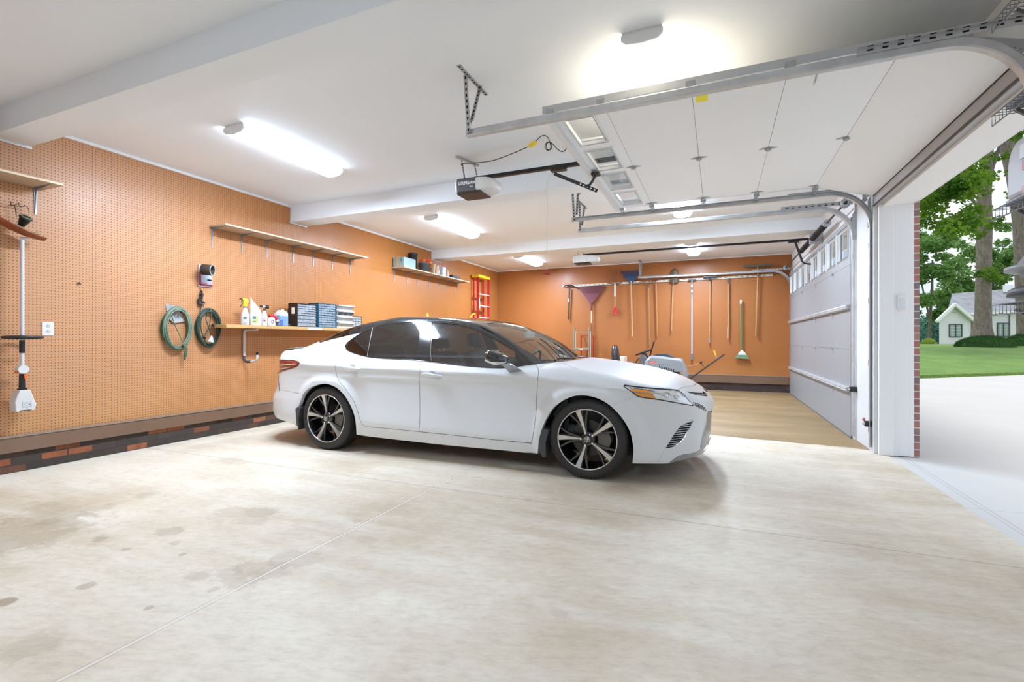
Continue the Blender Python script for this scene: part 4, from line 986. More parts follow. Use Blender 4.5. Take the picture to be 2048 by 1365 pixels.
# ---- tracks
def track(yt, sgn, zt, xe, label, xw=1.505, rad=.40, grp=None):
    """C-section track: horizontal run, quarter bend, vertical run"""
    t = thing('door_track', label, 'door track', (xw, yt, 0), grp)
    path = [(xe, zt)]; xc = xw - rad; n = 14
    for i in range(n + 1):
        a = PI / 2 * (1 - i / n); path.append((xc + rad * math.cos(a), zt - rad + rad * math.sin(a)))
    path.append((xw, .05))
    prof = [(-.026, .022), (-.026, -.020), (-.018, -.026), (.018, -.026), (.026, -.020), (.026, .010)]   # across path normal, along y
    def off(i):
        a = path[max(i - 1, 0)]; b = path[min(i + 1, len(path) - 1)]; dx, dz = b[0] - a[0], b[1] - a[1]; L = math.hypot(dx, dz); return (-dz / L, dx / L)
    th = .0025; g = MB(); v = []; m = len(prof)
    for i, (x, z) in enumerate(path):
        nx, nz = off(i)
        for (p, q) in prof: v.append((x + nx * p, yt + sgn * q * -1, z + nz * p))
    for i, (x, z) in enumerate(path):
        nx, nz = off(i)
        for (p, q) in prof: v.append((x + nx * p * (1 - .12), yt + sgn * q * -1 * (.88), z + nz * p * (1 - .12)))
    K = len(path) * m; f = []
    for i in range(len(path) - 1):
        for j in range(m - 1):
            f.append((i * m + j, i * m + j + 1, (i + 1) * m + j + 1, (i + 1) * m + j)); f.append((K + i * m + j, K + (i + 1) * m + j, K + (i + 1) * m + j + 1, K + i * m + j + 1))
        for j in (0, m - 1): f.append((i * m + j, (i + 1) * m + j, K + (i + 1) * m + j, K + i * m + j))
    g.add(v, f, False); g.build('rail', M_galv, t)
    g = MB()   # perforated reinforcing angle along the top of the horizontal run
    ya = yt + sgn * .030; g.box(xw - .78, xw - .02, ya - .002, ya + .002, zt + .012, zt + .050); g.box(xw - .78, xw - .02, ya - .002, ya + sgn * .028, zt + .048, zt + .052)
    g.cur = 1
    for k in range(10): x = xw - .10 - k * .07; g.box(x, x + .028, ya - .0028, ya + .0028, zt + .026, zt + .036); g.box(x, x + .028, ya + sgn * .008, ya + sgn * .018, zt + .0475, zt + .0525)
    g.build('reinforcing_angle', [M_galv, M_dark], t)
    for z in (.24, .95, 1.62, 2.2):
        g = MB(); g.box(xw - .028, xw + .06, yt + sgn * .028, yt + sgn * .032, z - .03, z + .03); g.box(xw + .030, xw + .034, yt - sgn * .0, yt + sgn * .10, z - .03, z + .03); g.cur = 1; g.cyl((xw + .029, yt + sgn * .07, z), (xw + .024, yt + sgn * .07, z), .008, 6); g.build('jamb_bracket', [M_galv, M_dark], t)
    g = MB(); g.prism([(-.03, 2.40), (.06, 2.40), (.06, 2.48), (.03, 2.50), (.03, 2.86), (-.005, 2.86), (-.005, 2.74), (-.03, 2.70)], (xw, yt + sgn * .034, 0), (1, 0, 0), (0, 0, 1), (0, sgn * .004, 0)); g.box(xw + .03, xw + .034, yt + sgn * .034, yt + sgn * .12, 2.42, 2.98); g.build('flag_bracket', M_galvd, t)
    # hanger of slotted angle from the ceiling
    def slotted(a, b, w=.032, nrm=(1, 0, 0)):
        g = MB(); a, b = Vector(a), Vector(b); d = (b - a); L = d.length; d.normalize(); s = d.cross(Vector(nrm)).normalized(); nr = s.cross(d)
        g.obox((a + b) / 2, s * w / 2, nr * .0012, d * L / 2); g.obox((a + b) / 2 + s * w / 2 + nr * w / 2, s * .0012, nr * w / 2, d * L / 2)
        g.cur = 1; k = int(L / .038)
        for i in range(k): c = a + d * (i + .5) * L / k; g.obox(c, s * .006, nr * .0022, d * .010); g.obox(c + s * w / 2 + nr * w / 2, s * .0022, nr * .006, d * .010)
        return g
    slotted((xe + .06, yt - .25, ZC - .004), (xe + .06, yt + .22, ZC - .004), nrm=(0, 0, 1)).build('ceiling_angle', [M_galvd, M_dark], t)
    slotted((xe + .03, yt - .10, ZC), (xe + .02, yt + sgn * .03, zt - .01)).build('hanger', [M_galvd, M_dark], t)
    slotted((xe + .055, yt + .10, ZC), (xe + .05, yt + sgn * .04, zt + .06)).build('hanger', [M_galvd, M_dark], t)
    return t
track(3.345, -1, 2.80, -1.80, 'galvanised track on the near side of the open overhead door', grp='door tracks')
track(6.255, 1, 2.80, -1.80, 'galvanised track on the far side of the open overhead door, by the middle pier', grp='door tracks')
track(6.985, -1, 2.815, -1.90, 'galvanised track on the near edge of the closed door with windows', grp='door tracks')
track(12.52, 1, 2.79, -1.86, 'galvanised track of the closed door against the tool wall', grp='door tracks')
# torsion shaft and spring of the far door
ts = thing('torsion_spring', 'dark torsion spring on a steel shaft above the closed windowed door', 'spring', (1.40, 9.78, 2.84))
MB().cyl((1.40, 6.85, 2.84), (1.40, 12.6, 2.84), .013, 10).build('shaft', M_dsteel, ts)
g = MB(); pts = []
y0, y1 = 8.05, 10.25; N = 70
for i in range(N * 12): a = 2 * PI * i / 12; pts.append((1.40 + .036 * math.cos(a), y0 + (y1 - y0) * i / (N * 12), 2.84 + .036 * math.sin(a)))
g.tube(pts, .010, 5); g.build('spring', mat('oiled spring steel', (.035, .035, .038), .35, .6), ts)
for y in (8.0, 10.28): MB().cyl((1.40, y - .03, 2.84), (1.40, y + .03, 2.84), .048, 16).build('winding_cone', M_galvd, ts)
MB().box(1.36, 1.53, 9.10, 9.16, 2.76, 2.93).build('centre_bracket', M_galvd, ts)
for y in (6.93, 12.5): g = MB(); g.lathe([(.02, -.03), (.055, -.028), (.045, 0), (.055, .028), (.02, .03)], (1.40, y, 2.84), (0, 1, 0), 20); g.build('cable_drum', M_galvd, ts)
# openers
def opener(y, z, x0, x1, xr, label, style):
    t = thing('garage_door_opener', label, 'garage door opener', (x0, y, z))
    zt = z + .085; zb = z - .085; xm = x0 + (x1 - x0) * .56
    mh = mat('opener grey', (.10, .10, .105), .4) if style else mat('opener white', (.74, .75, .76), .35)
    g = MB(); g.prism([(-.15, .075), (-.158, 0), (-.15, -.07), (.15, -.07), (.158, 0), (.15, .075)], (x0 + .03, y, z), (0, 1, 0), (0, 0, 1), (xm - x0 - .03, 0, 0)); g.build('motor_housing', mh, t, bevel=.008)
    ml = mat('opener light lens', (.80, .80, .80), .35)
    n = 18
    for (xs, d, L) in ((xm, 1, x1 - xm), (x0 + .03, -1, .045)):
        g = MB()
        rows = []
        for j in range(7):
            f = j / 6; r = math.cos(f * PI / 2 * .96) ** .55; rows.append([Vector((xs + d * L * math.sin(f * PI / 2), y + .155 * r * math.copysign(abs(math.cos(2 * PI * i / n)) ** .45, math.cos(2 * PI * i / n)), z + .005 - .01 * f + .080 * r * math.copysign(abs(math.sin(2 * PI * i / n)) ** .45, math.sin(2 * PI * i / n)))) for i in range(n)])
        v = [p for r in rows for p in r]; fs = [(j * n + i, j * n + (i + 1) % n, (j + 1) * n + (i + 1) % n, (j + 1) * n + i) if d > 0 else (j * n + (i + 1) % n, j * n + i, (j + 1) * n + i, (j + 1) * n + (i + 1) % n) for j in range(6) for i in range(n)]
        fs.append(tuple(range(6 * n, 7 * n))); g.add(v, fs, True); g.build('light_lens', ml, t)
    g = MB(); g.prism([(-.135, 0), (-.12, -.022), (.12, -.022), (.135, 0)], (x0 + .02, y, z - .068), (0, 1, 0), (0, 0, 1), (xm - x0 + .03, 0, 0)); g.build('base_plate', mat('opener base', (.055, .030, .024), .5) if style else M_black, t, bevel=.004)
    if style: text_mb('LiftMaster', .052, (x0 + .058, y - .1605, z + .0), (1, 0, 0), (0, -.02, 1), .0008, .0012).build('lettering', mat('white lettering', (.85, .85, .85), .4), t); text_mb('MyQ', .022, (x0 + .19, y - .1585, z - .032), (1, 0, 0), (0, 0, 1), .0008, .0004).build('lettering', mat('white lettering', (.85, .85, .85), .4), t)
    zr = z + .105
    g = MB(); g.bar((x0 + .18, y, zr), (xr, y, zr), .045, .034); g.cur = 1; g.bar((x0 + .25, y, zr), (xr, y, zr), .050, .008); g.build('opener_rail', [mat('rail black', (.022, .022, .024), .35, .4), mat('rail groove', (.008, .008, .008), .5)], t)
    for (xa, xb) in ((x0 + .03, x0 + .10), (x0 + .03, x0 + .10)): pass
    for i, (a, b) in enumerate((((x0 + .02, y - .02, ZC), (x0 + .10, y - .10, zt)), ((x0 + .10, y + .12, ZC), (x0 + .17, y + .10, zt)))):
        g = MB(); a, b = Vector(a), Vector(b); g.bar(a, b, .034, .003, up=(1, 0, 0)); g.cur = 1; k = 8
        for q in range(k): c = a + (b - a) * (q + .5) / k; g.obox(c, Vector((.0035, 0, 0)), Vector((0, .006, 0)), (b - a).normalized() * .009)
        g.build('hanger', [M_galvd, M_dark], t)
    g = MB(); g.bar((x0 + .02, y - .14, ZC - .012), (x0 + .11, y + .20, ZC - .012), .03, .02); g.build('ceiling_angle', M_galvd, t)
    return t, zr
op1, zr1 = opener(4.74, 2.860, -2.63, -2.17, 1.45, 'dark grey garage door opener with white lens, hanging before the middle beam', True)
MB().box(-1.58, -1.42, 4.70, 4.78, zr1 - .045, zr1 - .005).build('trolley', M_black, op1, bevel=.005)
def perf_bar(p, q, w, holes, name, par, mm=M_black):
    g = MB(); p, q = Vector(p), Vector(q); g.bar(p, q, .006, w, up=(0, 0, 1)); g.cur = 1
    for f in holes: c = p + (q - p) * f; g.cyl(c - Vector((0, .0045, 0)), c + Vector((0, .0045, 0)), w * .24, 8)
    return g.build(name, [mm, M_white], par)
M_arm = mat('arm steel', (.045, .047, .05), .45, .3)
perf_bar((-1.545, 4.74, 2.90), (-1.10, 4.74, 2.668), .034, (.62, .70, .78, .86, .94), 'straight_arm', op1, M_arm)
g = MB(); g.tube([(-1.215, 4.735, 2.728), (-1.175, 4.735, 2.735), (-1.148, 4.735, 2.77), (-1.115, 4.735, 2.83)], .014, 8); g.build('curved_arm', M_arm, op1)
g = MB(); g.box(-1.155, -1.075, 4.70, 4.78, 2.822, 2.85); g.cyl((-1.115, 4.69, 2.835), (-1.115, 4.79, 2.835), .010, 10); g.build('door_bracket', M_arm, op1, bevel=.003)
op2, zr2 = opener(9.78, 2.855, -2.74, -2.22, 1.44, 'white garage door opener beyond the far beam, near the tool wall', False)
MB().box(1.13, 1.30, 9.74, 9.82, zr2 - .045, zr2 - .004).build('trolley', M_black, op2, bevel=.005)
g = MB(); g.bar((1.24, 9.78, 2.93), (1.34, 9.78, 2.60), .006, .034); g.build('straight_arm', M_arm, op2)
g = MB(); g.tube([(1.30, 9.785, 2.72), (1.345, 9.785, 2.58), (1.38, 9.785, 2.54), (1.48, 9.785, 2.52)], .015, 8); g.build('curved_arm', M_arm, op2)
# release cords
rc = thing('release_cord', 'thin red release cord with a red handle hanging from the near opener trolley', 'cord', (-1.62, 4.74, zr1 - .045))
MB().tube([(-1.53, 4.74, zr1 - .04), (-1.60, 4.74, 2.87), (-1.622, 4.74, 2.8), (-1.624, 4.74, 1.90)], .0022, 5).build('cord', mat('red and white cord', (.72, .60, .60), .6), rc)
g = MB(); g.bar((-1.66, 4.74, 1.885), (-1.59, 4.74, 1.872), .016, .02); g.cyl((-1.624, 4.74, 1.875), (-1.624, 4.74, 1.915), .012, 10); g.build('handle', M_red, rc, bevel=.003)
# power cord with yellow plug, looping over to the door
pc = thing('power_cord', 'black power cord with a yellow plug running from the near opener towards the door', 'cord', (-2.6, 4.74, 3.1))
W_ = [P(a, b, y=y_) for a, b, y_ in ((923, 331, 4.70), (922, 327, 4.68), (930, 327, 4.66), (960, 325, 4.58), (985, 322, 4.52), (1010, 313, 4.46), (1035, 303, 4.40), (1055, 294, 4.36))]
MB().tube(chaikin(W_), .0045, 6).build('cord', M_black, pc)
W_ = [P(a, b, y=4.36) for a, b in ((1057, 293), (1065, 288.5), (1073, 284))]; MB().tube(W_, [.014, .022, .017], 10).build('plug', M_yel, pc)
c0 = [(1072, 283), (1080, 273), (1090, 270), (1097, 276), (1100, 285), (1102, 293), (1100, 300), (1095, 301), (1090, 297), (1090, 289), (1095, 284), (1101, 284), (1104, 290), (1103, 298), (1097, 301), (1092, 295), (1093, 287), (1099, 283), (1106, 288), (1112, 296), (1122, 304), (1130, 302), (1135, 293)]
MB().tube(chaikin([P(a, b, y=4.36) for a, b in c0]), .0040, 6).build('loop', M_black, pc)
# small devices
al = thing('wall_sensor', 'small white plastic sensor box on the jamb beside the open door', 'sensor', (1.735, Y1 - .02, 1.59))
g = MB(); g.box(1.695, 1.77, Y1 - .055, Y1 - .018, 1.515, 1.665); g.build('case', mat('white plastic', (.80, .80, .80), .35), al, bevel=.012, seg=3)
g = MB(); g.box(1.712, 1.753, Y1 - .059, Y1 - .054, 1.53, 1.62); g.build('lens', mat('sensor lens', (.72, .74, .76), .2), al, bevel=.003)
def eye(px, py, y, label):
    c = P(px, py, y=y); t = thing('safety_sensor', label, 'sensor', tuple(c), 'door safety sensors')
    g = MB(); g.box(c.x - .055, c.x + .03, c.y - .02, c.y + .02, c.z - .030, c.z + .030); g.build('case', M_black, t, bevel=.006)
    MB().cyl(c + Vector((-.055, -.01, 0)), c + Vector((-.075, -.012, 0)), .013, 12).build('lens', M_galv, t)
    MB().box(c.x + .02, c.x + .07, c.y - .01, c.y + .045, c.z - .012, c.z + .012).build('bracket', M_galvd, t)
    MB().tube([c + Vector((.02, -.02, -.02)), c + Vector((.045, -.025, -.045)), c + Vector((.055, -.02, -.14)), c + Vector((.057, -.015, -.3))], .003, 5).build('wire', mat('bell wire', (.45, .40, .36), .5), t)
eye(1710, 779, 6.93, 'black sensor on the track of the closed windowed door, knee high')
eye(1741, 848, 6.27, 'black sensor low on the track beside the open doorway')
g = MB(); c = P(1729, 839, y=6.6); g.sphere(c, .022); g.tube([c, c + Vector((.02, 0, -.03)), c + Vector((.04, 0, -.02))], .008, 6)
g.build('cable_stub', mat('faded red rubber', (.35, .12, .08), .6), label='small faded red cable end between the two door tracks near the floor', cat='cable')
# ================================================================== LEFT WALL
def wy(px, py=600, x=XL): return P(px, py, x=x).y
M_board = mat('melamine shelf board', (.56, .42, .28), .5, var=.08, vscale=4)
M_bedge = mat('shelf edge', (.80, .62, .42), .5)
M_brk = mat('steel shelf bracket', (.34, .37, .42), .4, .5)
def bracket(y, z, par, dep=.27, drop=.255):
    g = MB(); x = XL + .001
    g.prism([(-.012, 0), (.012, 0), (.006, -drop), (-.006, -drop)], (x, y, z), (0, 1, 0), (0, 0, 1), (.006, 0, 0))
    g.prism([(0, -.012), (0, .012), (dep, .006), (dep, -.006)], (x, y, z - .004), (1, 0, 0), (0, 1, 0), (0, 0, .005))
    g.add([(x + .004, y, z - drop * .93), (x + .004, y, z - .002), (x + dep * .96, y, z - .002), (x + .02, y, z - .028)], [(0, 1, 2, 3)])
    g.bar((x + .006, y, z - drop * .9), (x + dep * .9, y, z - .008), .003, .003) if False else None
    return g.build('bracket', M_brk, par)
def shelf(y0, y1, z, ys, label):
    t = thing('wall_shelf', label, 'shelf', (XL, (y0 + y1) / 2, z))
    g = MB(); g.box(XL, XL + .300, y0, y1, z, z + .018); g.cur = 1; g.box(XL + .300, XL + .3015, y0, y1, z, z + .018); g.build('board', [M_board, M_bedge], t)
    for y in ys: bracket(y, z, t)
    return t
shelf(.9, 2.50, 2.617, [2.425, 1.98, 1.5], 'bare wooden wall shelf at the far left edge, high above the string trimmer')
shelf(4.10, 6.74, 2.612, [wy(a) for a in (423.8, 483.4, 533.4, 586, 626.4, 664.4, 700)], 'long empty wooden wall shelf on seven brackets above the drawer cabinets')
shelf(7.78, 10.45, 2.606, [wy(a) for a in (788.5, 813.5, 835.3, 858, 878.4, 894.2, 912.8)], 'wooden wall shelf loaded with a box, pots and flowers, nearest the red ladder')
ZS2 = 1.392   # top of the thick lower shelf
ls = thing('plank_shelf', 'thick pine plank shelf behind the car, hung on white pipe hooks', 'shelf', (XL, 5.5, ZS2))
g = MB(); g.box(XL, XL + .300, 4.11, 7.3, ZS2 - .042, ZS2); g.build('plank', mat('pine plank', (.58, .33, .12), .5, var=.15, vscale=6), ls, bevel=.003)
for y in (wy(486), wy(676)):
    g = MB(); x = XL + .022
    g.tube([(XL + .27, y, ZS2 - .055), (XL + .12, y, ZS2 - .056), (XL + .045, y, ZS2 - .06), (x, y, ZS2 - .085), (x, y, ZS2 - .42)], .015, 10)
    o = g.build('pipe_hook', mat('white pipe', (.64, .62, .60), .4), ls)
    g = MB(); g.tube([(x, y, ZS2 - .40), (x, y, ZS2 - .445), (x + .02, y, ZS2 - .475), (x + .06, y, ZS2 - .485), (x + .13, y, ZS2 - .478)], .017, 10); g.build('foam_sleeve', mat('grey foam', (.06, .062, .066), .8), o)
    g = MB(); g.tube([(x + .13, y, ZS2 - .478), (x + .20, y, ZS2 - .472), (x + .235, y, ZS2 - .455), (x + .245, y, ZS2 - .42), (x + .245, y, ZS2 - .375)], .014, 10); g.build('hook_end', mat('white pipe', (.64, .62, .60), .4), o)
    g = MB(); g.cyl((x + .245, y, ZS2 - .385), (x + .245, y, ZS2 - .355), .018, 12); g.build('rubber_cap', M_black, o)
g = MB(); g.box(XL + .3, XL + .3025, P(616, 655, x=XL + .3).y, P(644, 655, x=XL + .3).y, ZS2 - .038, ZS2 - .004); g.build('paper_tag', mat('torn paper', (.82, .74, .62), .7), ls)
# ---- bottles on the plank
M_hdpe = mat('white bottle plastic', (.68, .675, .65), .35); M_trans = mat('milky plastic', (.58, .58, .61), .3)
XS = XL + .20
def lab(c, r, z0, z1, w, col, n_=6, name='label', par=None, rx=None):
    """label curved round a bottle, facing the room"""
    g = MB(); v = []; rx = rx or r
    for k in range(n_ + 1):
        a = -.62 + (-w / 2 + w * k / n_); x = c.x + rx * math.cos(a); y = c.y + r * math.sin(a); v += [(x, y, z0), (x, y, z1)]
    g.add(v, [(2 * k, 2 * k + 2, 2 * k + 3, 2 * k + 1) for k in range(n_)], True); return g.build(name, col, par)
def squashed(prof, c, ax, ay, n=24):   # lathe with different radii in x and y
    g = MB(); g.lathe(prof, (0, 0, 0), (0, 0, 1), n); g.v = [(c.x + v[0] * ax, c.y + v[1] * ay, c.z + v[2]) for v in g.v]
    return g
def pos(px, x=XS): return Vector((x, P(px, 655, x=x).y, ZS2))
C_ink = mat('label ink', (.08, .08, .10), .5); C_pap = mat('label paper', (.52, .55, .62), .5)
c = pos(490)
t = thing('spray_bottle', 'clear-white spray bottle with a yellow trigger head, first on the plank', 'bottle', tuple(c), 'bottles on the plank shelf')
squashed([(.0, 0), (.046, .0), (.050, .012), (.050, .115), (.044, .145), (.030, .185), (.022, .215), (.019, .228)], c, 1, 1).build('bottle', M_trans, t)
lab(c, .0505, .018 + c.z, .110 + c.z, 1.5, C_pap, par=t); lab(c, .0512, .078 + c.z, .102 + c.z, .7, C_ink, name='print', par=t); lab(c, .0512, .024 + c.z, .029 + c.z, .9, C_ink, name='print', par=t)
MB().cyl(c + Vector((0, 0, .226)), c + Vector((0, 0, .240)), .021, 16).build('collar', M_black, t)
g = MB(); g.prism([(-.018, .238), (.020, .238), (.022, .285), (.040, .300), (.046, .312), (.018, .345), (-.018, .352), (-.036, .345), (-.040, .325), (-.018, .310)], c + Vector((-.017, 0, 0)), (0, 1, 0), (0, 0, 1), (.034, 0, 0)); g.build('trigger_head', mat('yellow trigger', (.92, .70, .02), .35), t, bevel=.008, seg=3)
g = MB(); g.tube([c + Vector((0, -.036, .335)), c + Vector((0, -.062, .338)), c + Vector((0, -.076, .332))], .008, 8); g.tube([c + Vector((0, -.040, .325)), c + Vector((0, -.046, .300)), c + Vector((0, -.040, .272)), c + Vector((0, -.066, .238))], .006, 6); g.build('trigger', M_black, t)
c = pos(511, XS - .02)
t = thing('sprinkling_jug', 'big white jug with a slanted spout and green label, second on the plank', 'bottle', tuple(c), 'bottles on the plank shelf')
g = MB(); rows = []; n = 24
for (z, hx, hy, oy) in ((0, .055, .075, .0), (.012, .06, .082, 0), (.15, .06, .082, 0), (.17, .058, .078, .0), (.215, .052, .068, -.010), (.245, .046, .056, -.022), (.285, .032, .036, -.040), (.315, .018, .018, -.056), (.335, .011, .010, -.064), (.365, .008, .008, -.070)):
    rows.append([(c.x + hx * math.cos(2 * PI * i / n), c.y + oy + hy * math.sin(2 * PI * i / n), c.z + z) for i in range(n)])
v = [p for r in rows for p in r]; g.add(v, [(j * n + i, j * n + (i + 1) % n, (j + 1) * n + (i + 1) % n, (j + 1) * n + i) for j in range(len(rows) - 1) for i in range(n)], True); g.add(rows[-1], [tuple(range(n))]); g.build('jug', M_hdpe, t)
def flat(x, y0, y1, z0, z1, m_, par, name='label', th=.0012): return MB().box(x, x + th, y0, y1, z0, z1).build(name, m_, par)
lab(c, .083, c.z + .035, c.z + .125, .9, mat('green label', (.42, .70, .10), .5), par=t, rx=.061); g = MB()
for (w0, z0, z1, m_) in ((-.40, .085, .122, mat('blue print', (.10, .16, .30), .5)), (-.40, .038, .060, mat('brown print', (.30, .22, .18), .5)), (-.40, .066, .078, mat('pale print', (.75, .55, .40), .5))):
    gg = MB(); v = []
    for k in range(5):
        a = -.95 + .5 * k / 4; v += [(c.x + .0622 * math.cos(a), c.y + .084 * math.sin(a), c.z + z0), (c.x + .0622 * math.cos(a), c.y + .084 * math.sin(a), c.z + z1)]
    gg.add(v, [(2 * k, 2 * k + 2, 2 * k + 3, 2 * k + 1) for k in range(4)], True); gg.build('print', m_, t)
c = pos(529)
t = thing('hose_end_sprayer', 'slim white bottle with a black and white sprayer head, third on the plank', 'bottle', tuple(c), 'bottles on the plank shelf')
squashed([(0, 0), (.035, 0), (.038, .01), (.038, .115), (.033, .15), (.018, .200), (.014, .210)], c, .8, 1).build('bottle', M_hdpe, t)
MB().cyl(c + Vector((0, .0, .205)), c + Vector((0, 0, .232)), .017, 14).build('collar', mat('dark green cap', (.03, .05, .04), .4), t)
g = MB(); g.cyl(c + Vector((0, -.055, .262)), c + Vector((0, .03, .258)), .012, 12); g.build('sprayer_head', M_hdpe, t)
g = MB(); g.cyl(c + Vector((0, -.062, .262)), c + Vector((0, -.036, .261)), .016, 12); g.cyl(c + Vector((.0, .012, .258)), c + Vector((.02, .050, .256)), .024, 16); g.build('nozzle', M_black, t)
lab(c, .0385, c.z + .078, c.z + .100, .8, mat('ochre print', (.55, .38, .18), .5), name='print', par=t, rx=.0315); lab(c, .0385, c.z + .058, c.z + .078, .8, mat('maroon print', (.35, .05, .06), .5), name='print', par=t, rx=.0315)
c = pos(543, XS + .01)
t = thing('detergent_bottle', 'low white bottle with a big red trigger grip, between the sprayer and the blue jug', 'bottle', tuple(c), 'bottles on the plank shelf')
squashed([(0, 0), (.052, 0), (.056, .01), (.048, .105), (.030, .118)], c, .7, 1).build('bottle', M_hdpe, t)
g = MB(); g.tube([c + Vector((0, -.03, .130)), c + Vector((0, .0, .142)), c + Vector((0, .035, .138)), c + Vector((0, .065, .115)), c + Vector((0, .085, .085))], [.020, .026, .024, .022, .018], 12); g.build('grip', mat('red grip plastic', (.55, .02, .03), .35), t)
MB().cyl(c + Vector((0, .082, .088)), c + Vector((.002, .100, .066)), .019, 14).build('spout_cap', M_hdpe, t)
g = MB(); g.tube([c + Vector((.0395, -.016 + .016 * math.cos(a), .06 + .024 * math.sin(a))) for a in [2 * PI * i / 14 for i in range(14)]], .004, 5, closed=True); g.build('print', mat('dark maroon', (.12, .03, .05), .5), t)
c = pos(562, XS - .03)
t = thing('washer_fluid_jug', 'translucent jug half full of blue fluid, right of the red-grip bottle', 'jug', tuple(c), 'bottles on the plank shelf')
def rbox(c, hx, hy, z0, z1, r): return MB().box(c.x - hx, c.x + hx, c.y - hy, c.y + hy, c.z + z0, c.z + z1)
rbox(c, .062, .078, 0, .155, 0).build('fluid_body', mat('blue washer fluid', (.20, .30, .47), .25), t, bevel=.018, seg=3)
g = MB(); g.add([(c.x + a, c.y + b, c.z + z) for (z, hx, y0, y1) in ((.150, .060, -.076, .076), (.185, .056, -.066, .074), (.215, .04, -.030, .064)) for a, b in ((-hx, y0), (hx, y0), (hx, y1), (-hx, y1))], [(4 * j + i, 4 * j + (i + 1) % 4, 4 * j + 4 + (i + 1) % 4, 4 * j + 4 + i) for j in range(2) for i in range(4)] + [(8, 9, 10, 11)]); g.build('shoulder', M_trans, t, bevel=.01)
g = MB(); g.cyl(c + Vector((0, .022, .210)), c + Vector((0, .022, .240)), .024, 16); g.build('cap', M_hdpe, t); g = MB(); g.tube([c + Vector((0, -.01, .215)), c + Vector((0, -.045, .222)), c + Vector((0, -.068, .195)), c + Vector((0, -.072, .16))], .011, 8); g.build('handle', M_trans, t)
flat(c.x + .0625, c.y - .076, c.y - .02, c.z + .01, c.z + .09, mat('dark blue label', (.05, .11, .33), .5), t)
c = pos(577, XS)
g = MB(); g.sphere(c + Vector((0, 0, .02)), .022, sc=(1, 1.4, .9)); g.sphere(c + Vector((.01, -.03, .014)), .016); g.tube([c + Vector((0, .02, .03)), c + Vector((0, .05, .012)), c + Vector((.03, .06, .008))], .006, 6); g.build('hose_nozzle', M_black, label='small black fitting lying on the plank left of the dark cabinet', cat='fitting')
# ---- drawer cabinets
def cabinet(y0, y1, h, col, x0, x1, rows, label, front, name='drawer_cabinet', jit=.0, tint=(.40, .43, .46)):
    t = thing(name, label, 'drawer cabinet', ((x0 + x1) / 2, (y0 + y1) / 2, ZS2))
    z0 = ZS2; e = .010
    g = MB(); g.box(x0, x1 - .004, y0, y0 + e, z0, z0 + h); g.box(x0, x1 - .004, y1 - e, y1, z0, z0 + h); g.box(x0, x1 - .004, y0, y1, z0 + h - e, z0 + h); g.box(x0, x1 - .004, y0, y1, z0, z0 + e); g.box(x0, x0 + .006, y0, y1, z0, z0 + h)
    body = g.build('body', col, t)
    Hs = sum(r[0] for r in rows); z = z0 + h - e; H = h - 2 * e
    dm = mat('clear drawer plastic', tint, .3, var=.5, vscale=35)
    for (rh, nc) in rows:
        dz = H * rh / Hs; w = (y1 - y0 - 2 * e) / nc
        for k in range(nc):
            a = y0 + e + w * k; g = MB()
            xo = x1 - .004 + (random.random() * jit)
            g.box(x0 + .04, xo - .012, a + .003, a + w - .003, z - dz + .006, z - .012); g.cur = 1; g.box(xo - .012, xo - .009, a + .002, a + w - .002, z - dz + .003, z - .004)
            g.cur = 2; g.box(xo - .009, xo - .001, a + .002, a + w - .002, z - dz + .003, z - dz + .009)
            g.box(xo - .009, xo + .004, a + w * .35, a + w * .65, z - dz * .62, z - dz * .56)
            g.build('drawer', [mat('drawer contents', (.16, .17, .18), .6, var=.6, vscale=60), dm, front], t)
        z -= dz
    return t, body
cf = mat('drawer front rail', (.50, .51, .52), .4); cb = mat('blue drawer rail', (.20, .32, .40), .4)
xa, xb = XL + .08, XL + .26
ya = P(595, 660, x=xb).y; yb = P(634, 660, x=xb).y
t, b = cabinet(ya, yb, .345, mat('dark brown cabinet', (.022, .014, .010), .4), xa, xb, [(1, 5), (1, 5), (1, 5), (1, 5), (1, 5), (1.6, 3), (1.6, 3), (1.6, 3)], 'dark brown small-parts cabinet with clear drawers, left of the blue one', cf)
MB().box(xb - .115, xb - .055, ya - .0012, ya, ZS2 + .19, ZS2 + .28).build('paper_label', mat('paper label', (.78, .68, .60), .6), b)
yc = P(637, 660, x=xb + .005).y; yd = P(672, 660, x=xb + .005).y
cabinet(yc, yd, .375, mat('blue steel cabinet', (.018, .115, .19), .4), xa - .03, xb + .01, [(1, 6)] * 10, 'blue small-parts cabinet with six columns of clear drawers', cb, jit=.004)
